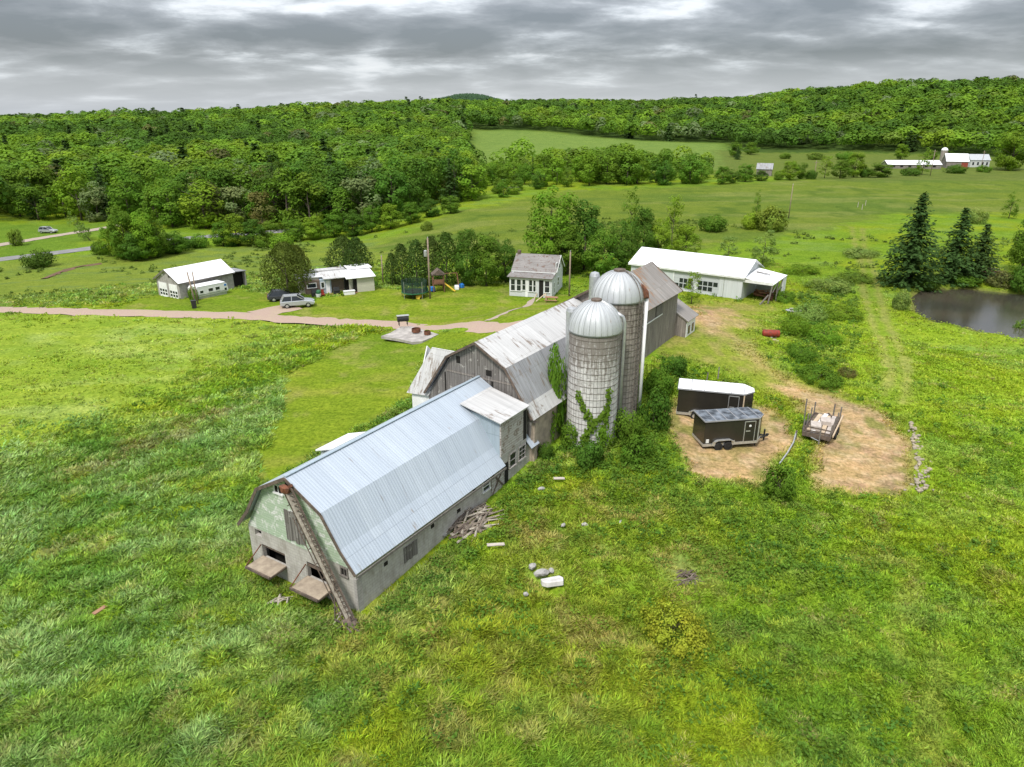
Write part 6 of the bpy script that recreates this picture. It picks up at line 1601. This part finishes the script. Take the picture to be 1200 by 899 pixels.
for k in range(5):
    c, s = math.cos(rz), math.sin(rz); lx, ly = random.uniform(.2, .5), -.72 + k * .36
    t = MB(); t.box(0, Lf - .6 - .15 * (k % 3), -.16, .16, 0, .06 + .05 * (k % 2)); o = t.build('loose_board', M[('palelumber', 'lumber', 'palelumber', 'white', 'lumber')[k]])
    o.location = (a.x + lx * c - ly * s, a.y + lx * s + ly * c, a.z + .64 + .01 * k); o.rotation_euler = (0, R_(-2), rz + R_(random.uniform(-5, 5)))
    tag(o, ('whitish board at the right edge of the flatbed load', 'tan plank second from the right on the flatbed', 'whitish board in the middle of the flatbed load', 'white sheet left of the middle of the flatbed load', 'tan plank at the left edge of the flatbed load')[k], 'board', 'boards on the flatbed trailer')
c, s = math.cos(rz), math.sin(rz)
for k, (lx, ly, lab) in enumerate(((1.2, .3, 'large pale box at the tail of the flatbed load'), (2.6, -.2, 'pale box at the front of the flatbed load'))):
    o = MB().box(-.55, .55, -.4, .4, 0, .4).build('load_box', M['palelumber'], None, bevel=.03); o.location = (a.x + lx * c - ly * s, a.y + lx * s + ly * c, a.z + .76); o.rotation_euler = (0, 0, rz + .2)
    tag(o, lab, 'box', 'boxes on the flatbed trailer')
o = MB().bar((0, -1.22, .85), (Lf, -1.22, .95), .10, .16).build('loose_plank', M['lumber']); o.location = tuple(a); o.rotation_euler = (0, 0, rz); tag(o, 'long pale plank lying along the wheel side of the flatbed', 'plank')

# ------------------------------------------------------------------ posts, pipes, poles
for px, py, top, lab in ((828, 447, 437, 'short dark fence post on the grass left behind the white roofed trailer'), (841, 446, 431, 'leaning dark fence post behind the white roofed trailer'), (942, 494, 468, 'tall dark fence post between white roofed trailer and flatbed'), (959, 522, 503, 'grey fence post at the tail of the flatbed'),
                         (976, 489, 474, 'grey fence post at the front of the flatbed'), (932, 515, 505, 'fence post holding the end of the fallen pipe')):
    g = at(px, py); h = zat(px, top, g.y) - g.z
    t = thing('fence_post', lab, 'fence post', tuple(g), random.uniform(0, 3), 'fence posts by the trailers')
    t.rotation_euler[1] = R_(random.uniform(-5, 5)) if px != 841 else R_(14)
    MB().bar((0, 0, -.3), (0, 0, h), .1).build('post', M['greypost'], t); MB().bar((0, 0, h), (0, 0, h + .03), .12).build('cap', M['rustywood'], t)
g0 = [at(*p) for p in ((932, 513), (929, 524), (922, 535), (913, 546))]
o = MB().tube([(p.x, p.y, p.z + .55 - i * .12) for i, p in enumerate(g0)], .06, 6).build('fallen_pipe', M['galv']); tag(o, 'pale fallen pipe curving along the edge of the trailer pad', 'pipe')
g0 = [at(*p) for p in ((943, 512), (950, 518), (958, 522))]
o = MB().tube([(p.x, p.y, p.z + .4) for p in g0], .045, 6).build('bent_rail', M['galv']); tag(o, 'short bent rail hanging under the tail of the flatbed', 'rail')
def upole(label, px, py, top, wd=.26, arm=False, box=True, lean=0, group='utility poles', gy=None):
    g = at(px, py); h = zat(px, top, g.y) - g.z
    t = thing('utility_pole', label, 'utility pole', tuple(g), 0, group); t.rotation_euler[1] = R_(lean)
    MB().tube([(0, 0, -.5), (0, 0, h)], [wd / 2, wd / 2 * .7], 10).build('pole', M['pole'], t, smooth=True)
    if arm: MB().bar((-.9, -.1, h - .5), (.9, -.1, h - .5), .1, .12).build('crossarm', M['pole'], t)
    if box:
        m = MB(); m.lathe([(.22, h - 2.6), (.24, h - 2.55), (.24, h - 1.8), (.1, h - 1.7)], 12, True, -.38, -.05); m.build('transformer', M['galv'], t); MB().bar((-.3, 0, h - 2.1), (0, 0, h - 2.1), .08).build('bracket', M['galv'], t)
    MB().lathe([(.05, h), (.07, h + .08), (.03, h + .18)], 8).build('insulator', M['galv'], t)
    return t
upole('tallest wooden utility pole with a grey transformer by the playset', 504, 350, 279, .3, False, True)
upole('dark wooden pole standing at the right corner of the farmhouse', 667, 347, 295, .28, False, False)
upole('leaning wooden pole by the camper, the left one of the two', 229.5, 357, 319, .26, False, False, -6)
upole('leaning wooden pole by the camper, the right one of the two', 232, 356, 319, .22, False, False, -1)
upole('short weathered pole right of the mobile home', 449, 332, 300, .24, False, False)
upole('thin pale pole standing far out in the upper field', 924, 256, 216, .25, False, False)
upole('dark pole at the far field edge before the long low barn', 1090, 206, 176, .3, True, False)
upole('short dark pole beside the far white farmhouse', 1149, 199, 177, .3, True, False)
upole('pole among the far trees right of the grey shed', 954, 209, 189, .3, True, False)
g = at(228, 361)
t = thing('trash_bin', 'black trash bin at the foot of the leaning poles', 'bin', tuple(g), .3); MB().prism([(-.26, 0), (.26, 0), (.32, 1.0), (-.32, 1.0)], 'y', -.3, .3).build('bin', M['blackplastic'], t); MB().box(-.36, .36, -.34, .34, 1.0, 1.08).build('lid', M['blackplastic'], t)
for px, py in ((1005, 243), (1010, 246), (1014, 241)):
    g = at(px, py); t = thing('field_post', ('pale thin post on the far bend of the track, lowest in its row', 'pale thin post beside the track in the upper field', 'highest pale thin post of the row by the upper track')[(1005, 1010, 1014).index(px)], 'fence post', tuple(g), 0, 'pale posts by the upper track'); MB().bar((0, 0, -.3), (0, 0, 1.5), .12).build('post', M['palelumber'], t); MB().bar((0, 0, 1.5), (0, 0, 1.53), .15).build('cap', M['palelumber'], t)

# ------------------------------------------------------------------ yard things by the house
g = at(486, 348)
tp = thing('trampoline', 'round trampoline with dark green safety net on the lawn', 'trampoline', tuple(g), 0)
MB().lathe([(1.75, .75), (1.8, .80), (1.75, .85), (.02, .82)], 24).build('bed', M['blackplastic'], tp)
for k in range(8):
    a_ = k * PI / 4; c_, s_ = math.cos(a_), math.sin(a_)
    MB().tube([(1.85 * c_, 1.85 * s_, 0), (1.85 * c_, 1.85 * s_, 2.5)], .035, 6).build('pole', M['galv' if k % 2 else 'blackplastic'], tp)
nt_ = MB()
for k in range(48):
    a_ = 2 * PI * k / 48; nt_.bar((1.8 * math.cos(a_), 1.8 * math.sin(a_), .85), (1.8 * math.cos(a_), 1.8 * math.sin(a_), 2.45), .055)
for z_ in np.linspace(.95, 2.4, 9): nt_.lathe([(1.78, z_ - .02), (1.81, z_ - .02), (1.81, z_ + .02), (1.78, z_ + .02)], 32, False)
nt_.build('net', M['netting'], tp)
MB().lathe([(1.92, .76), (1.92, .86), (1.65, .88), (1.65, .84)], 24, False).build('pad', M['green'], tp)
g = at(514, 341)
ps = thing('playset', 'brown wooden playset tower with pitched roof and yellow slide', 'playset', tuple(g), .2)
for x in (-.8, .8):
    for y in (-.8, .8): MB().box(x - .06, x + .06, y - .06, y + .06, 0, 2.7).build('post', M['redwood'], ps)
MB().box(-.85, .85, -.85, .85, 1.2, 1.28).build('platform', M['redwood'], ps)
m = MB(); m.box(-.85, .85, -.86, -.82, 1.3, 1.95); m.box(-.86, -.82, -.85, .85, 1.3, 1.95); m.box(.82, .86, -.85, .85, .3, 1.0); m.build('railing', M['redwood'], ps)
MB().prism([(-1.0, 2.6), (1.0, 2.6), (0, 3.4)], 'y', -.95, .95).build('roof', M['rustywood'], ps)
MB().slab([(.8, -.6, 1.3), (2.3, -1.4, .15), (2.5, -1.05, .15), (1.0, -.2, 1.3)], .06).build('slide', M['yellow'], ps)
sw = MB(); sw.bar((-.8, .8, 2.4), (3.0, 1.2, 2.4), .1); sw.bar((3.0, 1.2, 2.4), (3.2, .2, 0), .09); sw.bar((3.0, 1.2, 2.4), (3.2, 2.2, 0), .09); sw.build('swing_frame', M['redwood'], ps)
def toy(px, py, mat, label, sh):
    g = at(px, py); t = thing('toy', label, 'toy', tuple(g), random.uniform(0, 3), 'plastic toys on the lawn')
    if sh: MB().prism([(-.5, 0), (.5, 0), (.35, .45), (-.1, .7), (-.45, .5)], 'y', -.3, .3).build('body', M[mat], t, bevel=.05)
    else: MB().box(-.3, .3, -.3, .3, .05, .8).build('body', M[mat], t, bevel=.08)
    for x, y in ((-.28, -.32), (.28, -.32)): 
        q = MB(); q.m = Matrix.Translation((x, y, .12)) @ Matrix.Rotation(PI / 2, 4, 'X'); q.lathe([(.12, -.04), (.12, .04)], 10); q.build('wheel', M['blackplastic'], t)
toy(499, 343, 'green', 'green plastic toy between trampoline and pole', False); toy(507, 342, 'blue', 'blue plastic toy right of the utility pole', False); toy(540, 337, 'blue', 'blue ride-on toy right of the playset', True); toy(491, 350, 'yellow', 'small yellow toy in front of the trampoline', True)
toy(535, 339, 'white', 'white toy left of the blue ride-on toy', True)
g = at(646, 354)
pt = thing('picnic_table', 'small orange brown picnic table on the lawn right of the farmhouse steps', 'picnic table', tuple(g), -.2)
MB().box(-.9, .9, -.38, .38, .68, .74).build('tabletop', M['orangewood'], pt)
for y in (-.75, .75): MB().box(-.9, .9, y - .14, y + .14, .4, .45).build('bench', M['orangewood'], pt)
for x in (-.65, .65):
    for s in (-1, 1): MB().bar((x, s * .25, .68), (x, s * .7, 0), .08).build('leg', M['orangewood'], pt)
g = at(633, 354); o = MB().bar((-.6, 0, .1), (.7, .3, 1.1), .28, .05).build('ramp_board', M['lumber']); o.location = tuple(g); tag(o, 'pale board propped up before the farmhouse steps', 'board')
# concrete slab with fire ring
SLB = [at(*p) for p in ((447, 400), (458, 396), (470, 389), (482, 388), (514, 392), (505, 397), (495, 402), (484, 404), (468, 402))]
mz = max(p.z for p in SLB) + .05
o = MB().slab([(p.x, p.y, p.z * .3 + mz * .7) for p in SLB], .3).build('concrete_slab', M['concrete']); tag(o, 'cracked pale concrete slab in the lawn below the driveway', 'slab')
def ring(px, py, r, label):
    g = at(px, py); t = thing('fire_ring', label, 'fire ring', (g.x, g.y, mz), 0, 'rusty rings on the slab')
    MB().lathe([(r, 0), (r + .04, .0), (r + .04, .38), (r, .38)], 18, False).build('ring', M['rust'], t); MB().blob((0, 0, .08), (r * .8, r * .8, .12), 1, 3).build('ashes', M['dark'], t)
ring(488, 394, .5, 'larger rusty fire ring in the middle of the slab'); ring(501, 394.5, .36, 'smaller rusty ring at the right of the slab')
g = at(473, 389)
t = thing('charcoal_grill', 'dark grey barrel grill at the back edge of the slab', 'grill', (g.x, g.y, mz - .1), .3)
m = MB(); m.m = Matrix.Translation((0, 0, .85)) @ Matrix.Rotation(PI / 2, 4, 'Y'); m.lathe([(.05, -.7), (.38, -.68), (.38, .68), (.05, .7)], 14); m.build('barrel', M['blackplastic'], t)
for x in (-.5, .5):
    for y in (-.3, .3): MB().bar((x, y * .6, .7), (x, y, 0), .07).build('leg', M['blackplastic'], t)
MB().box(-.75, .75, -.3, .3, 1.2, 1.25).build('shelf', M['alu'], t)

# ------------------------------------------------------------------ heaps, stones, boards in the grass
g = at(903, 395)
t = thing('rusty_tank', 'red brown rusty tank lying on the edge of the yard', 'tank', tuple(g), R_(-8))
m = MB(); m.m = Matrix.Translation((0, 0, .42)) @ Matrix.Rotation(PI / 2, 4, 'Y'); m.lathe([(.1, -.95), (.36, -.9), (.42, -.8), (.42, .8), (.36, .9), (.1, .95)], 18); m.build('drum', M['redrust'], t, smooth=True)
for x in (-.5, .5): MB().box(x - .06, x + .06, -.35, .35, -.1, .15).build('cradle', M['rustywood'], t)
def heap(name, label, cat, px, py, n, rad, mats, sz, flat=.5, stick=False, group=None):
    g = at(px, py); t = thing(name, label, cat, tuple(g), 0, group)
    bys = {}
    for k in range(n):
        r = rad * math.sqrt(random.random()); a = random.uniform(0, 6.28); x, y = r * math.cos(a), r * math.sin(a)
        zt = hz(g.x + x, g.y + y) - g.z + max(0, (rad - r)) * flat * random.uniform(.2, .9)
        m = bys.setdefault(random.choice(mats), MB())
        if stick:
            b_ = random.gauss(stick, .5); ln = random.uniform(.6, 1.9) * sz
            p = Vector((x, y, zt + .05)); d = Vector((math.cos(b_), math.sin(b_), random.uniform(-.12, .2)))
            m.tube([p - d * ln / 2, p + Vector((0, 0, random.uniform(0, .15))), p + d * ln / 2], [random.uniform(.04, .08) * sz, .05 * sz, .025 * sz], 5)
        else:
            m.blob((x, y, zt), (random.uniform(.5, 1.2) * sz, random.uniform(.4, 1) * sz, random.uniform(.3, .7) * sz), 1, k)
    for k, m in bys.items(): m.build('branch' if stick else 'rubble', M[k], t)
    return t
heap('brush_pile', 'pile of grey dead branches against the long barn wall', 'brush pile', 547, 611, 100, 1.6, ['log', 'rustywood', 'palebark', 'log'], 1.35, .5, .75)
heap('junk_pile', 'pale junk heap in the scrub right of the white shed', 'junk heap', 931, 364, 16, .9, ['stone', 'palelumber', 'galv'], .38)
heap('rubble_pile', 'low pile of pale rubble beside the red tank', 'rubble', 912, 398, 14, 1.0, ['tanstone', 'stone', 'plywood'], .28, .2)
heap('brush_heap', 'brown dry brush heap in the near meadow above the yellow bush', 'brush heap', 803, 681, 60, .85, ['log', 'rustywood'], .55, .5, .3)
heap('brush_heap', 'reddish brush heap on the far bank of the pond', 'brush heap', 1158, 322, 60, 3.0, ['log', 'rustywood', 'redwood'], 1.6, .5, .2)
heap('driftwood', 'bleached branch lying in the grass before the green gable', 'dead branch', 330, 704, 7, .5, ['palebark'], .9, .2, .6)
heap('splintered_boards', 'small reddish splintered boards near the elevator foot', 'broken boards', 398, 724, 6, .4, ['redwood', 'palebark'], .6, .2, .5)
def stone_slab(label, px, py, s, rz, mat='stone', group='pale stones in the near meadow'):
    g = at(px, py); m = MB(); m.blob((0, 0, 0), s, 2, int(px)); o = m.build('stone', M[mat]); 
    o.location = (g.x, g.y, g.z + s[2] * .45 + .12); o.rotation_euler = (R_(12), 0, rz); tag(o, label, 'stone', group)
g = at(647, 688)
o = MB().prism([(-.65, -.15), (.5, -.42), (.68, -.1), (.6, .32), (-.35, .42), (-.62, .2)], 'y', 0, .32).build('stone_block', M['palestone'], None, bevel=.04); o.location = (g.x, g.y, g.z + .2); o.rotation_euler = (R_(78), 0, R_(8)); tag(o, 'large flat whitish stone block lying in the near meadow', 'stone')
for a_ in (('jagged pale stone just behind the large flat block', 634, 675, (.5, .26, .25), .3), ('small grey stone left of the jagged stone', 624, 667, (.28, .22, .2), 1), ('small stone right behind the jagged stone', 646, 672, (.22, .16, .16), 2), ('lowest small stone left of the large flat block', 616, 699, (.18, .13, .12), 0),
           ('pale stone at the wall foot near the brush pile', 519, 630, (.3, .25, .22), 0), ('stone below the middle barn window', 566, 583, (.5, .36, .35), 1), ('grey stone under the braced barn door', 579, 573, (.32, .3, .28), .5), ('small pale stone alone between barn and bushes', 634, 575, (.28, .15, .12), .4),
           ('tiny pale stone below the dormer in the grass', 660, 618, (.2, .12, .12), .9), ('grey stone beside the broken boards of the meadow', 685, 618, (.24, .16, .15), 0), ('white fleck of a stone in the middle of the near meadow', 727, 614, (.26, .08, .08), 1.2)):
    stone_slab(*a_)
for px, py, rz, L_, mat, lab in ((581, 643, .2, .55, 'palelumber', 'whitish board lying in the grass near the brush pile'), (118, 720, 1.2, .4, 'orangewood', 'orange brown board lying alone in the left grass'), (655, 565, .1, .4, 'palelumber', 'pale board in the weeds before the silo')):
    g = at(px, py); o = MB().box(-L_, L_, -.12, .12, 0, .05).build('loose_board', M[mat]); o.location = (g.x, g.y, g.z + .28); o.rotation_euler = (R_(8), R_(4), rz); tag(o, lab, 'board', 'boards lost in the grass')
# row of field stones at the right edge of the straw pad
rr = random.Random(8)
protos = []
for k in range(5):
    o = MB().blob((0, 0, 0), (.34, .26, .22), 1, 50 + k).build('field_stone', M['tanstone'] if k % 2 else M['greystone']); protos.append(o.data); bpy.data.objects.remove(o)
rowp = [(1067, 496), (1071, 508), (1074, 522), (1077, 538), (1079, 552), (1078, 566), (1077, 578)]
for i in range(120):
    f = rr.uniform(0, len(rowp) - 1.001); k = int(f); q = f - k
    px = rowp[k][0] * (1 - q) + rowp[k + 1][0] * q + rr.gauss(0, 4.2) * (.35 + f / 6.0); py = rowp[k][1] * (1 - q) + rowp[k + 1][1] * q
    g = at(px, py); o = bpy.data.objects.new('field_stone', protos[i % 5]); link(o); sc_ = rr.uniform(.28, .68); o.scale = (sc_, sc_, sc_); o.location = (g.x, g.y, g.z + .10); o.rotation_euler = (0, 0, rr.uniform(0, 6.28))
    tag(o, 'tan field stone in the stone row beside the straw coloured pad' if i % 5 % 2 else 'greyish field stone in the stone row beside the straw coloured pad', 'stone', 'stones of the row beside the pad')

# ------------------------------------------------------------------ far farm
def simple_house(t, L, W, e, rdg, wall, roof, ov=.3):
    w = MB(); w.box(0, L, 0, .2, -1, e); w.box(0, L, W - .2, W, -1, e); w.prism([(.2, -1), (.2, e), (W / 2, rdg - .1), (W - .2, e), (W - .2, -1)], 'x', 0, .2); w.prism([(.2, -1), (.2, e), (W / 2, rdg - .1), (W - .2, e), (W - .2, -1)], 'x', L - .2, L); w.build('wall', M[wall], t)
    r = MB()
    for yq in (-ov, W + ov): r.slab([(-ov, W / 2, rdg), (L + ov, W / 2, rdg), (L + ov, yq, e - .1), (-ov, yq, e - .1)], .15)
    r.build('roof', M[roof], t)
g = at(886, 206); s_ = thing('field_shed', 'small dark wooden shed with grey roof at the far field edge', 'shed', tuple(g), R_(-22)); simple_house(s_, 6.0, 5.0, 2.8, 5.0, 'barnwood2', 'greyroof'); MB().box(2.4, 3.4, -.05, .02, -.2, 2.1).build('door', M['rustywood'], s_)
g = at(1108, 197); fb = thing('far_barn', 'dark barn with white roof and red door beyond the far field', 'barn', tuple(g), R_(-14)); simple_house(fb, 9.5, 8.0, 3.2, 6.6, 'barnwood2', 'whiteroof'); MB().box(6.6, 9.4, -.06, .02, -.5, 2.6).build('door', M['redbarn'], fb)
g = at(1113, 192); sl_ = thing('far_silo', 'small silo with white dome behind the far dark barn', 'silo', (g.x, g.y + 7, g.z), 0); MB().lathe([(1.6, -1), (1.6, 6.2)], 20).build('wall', M['staveB'], sl_); MB().lathe([(1.65, 6.2)] + [(1.65 * math.cos(q_), 6.2 + 1.5 * math.sin(q_)) for q_ in np.linspace(.1, 1.5, 7)], 20).build('dome', M['white'], sl_, smooth=True)
g = at(1136, 196); fh = thing('far_house', 'white farmhouse right of the far dark barn', 'house', tuple(g), R_(-6)); simple_house(fh, 9.0, 6.5, 3.4, 6.0, 'whitesiding', 'galv')
for x in (1, 3.2, 5.4, 7.4): MB().box(x, x + .8, -.04, .02, 1.0, 2.4).build('window', M['glass'], fh)
g = at(1040, 197.5); lb = thing('long_low_barn', 'long low barn with white roof stretching left of the far dark barn', 'barn', tuple(g), R_(-2)); simple_house(lb, 25, 7, 1.9, 3.6, 'barnwood2', 'whiteroof')
for k in range(6): MB().box(2 + k * 3.8, 3.4 + k * 3.8, -.05, .02, .6, 1.4).build('window', M['dark'], lb)
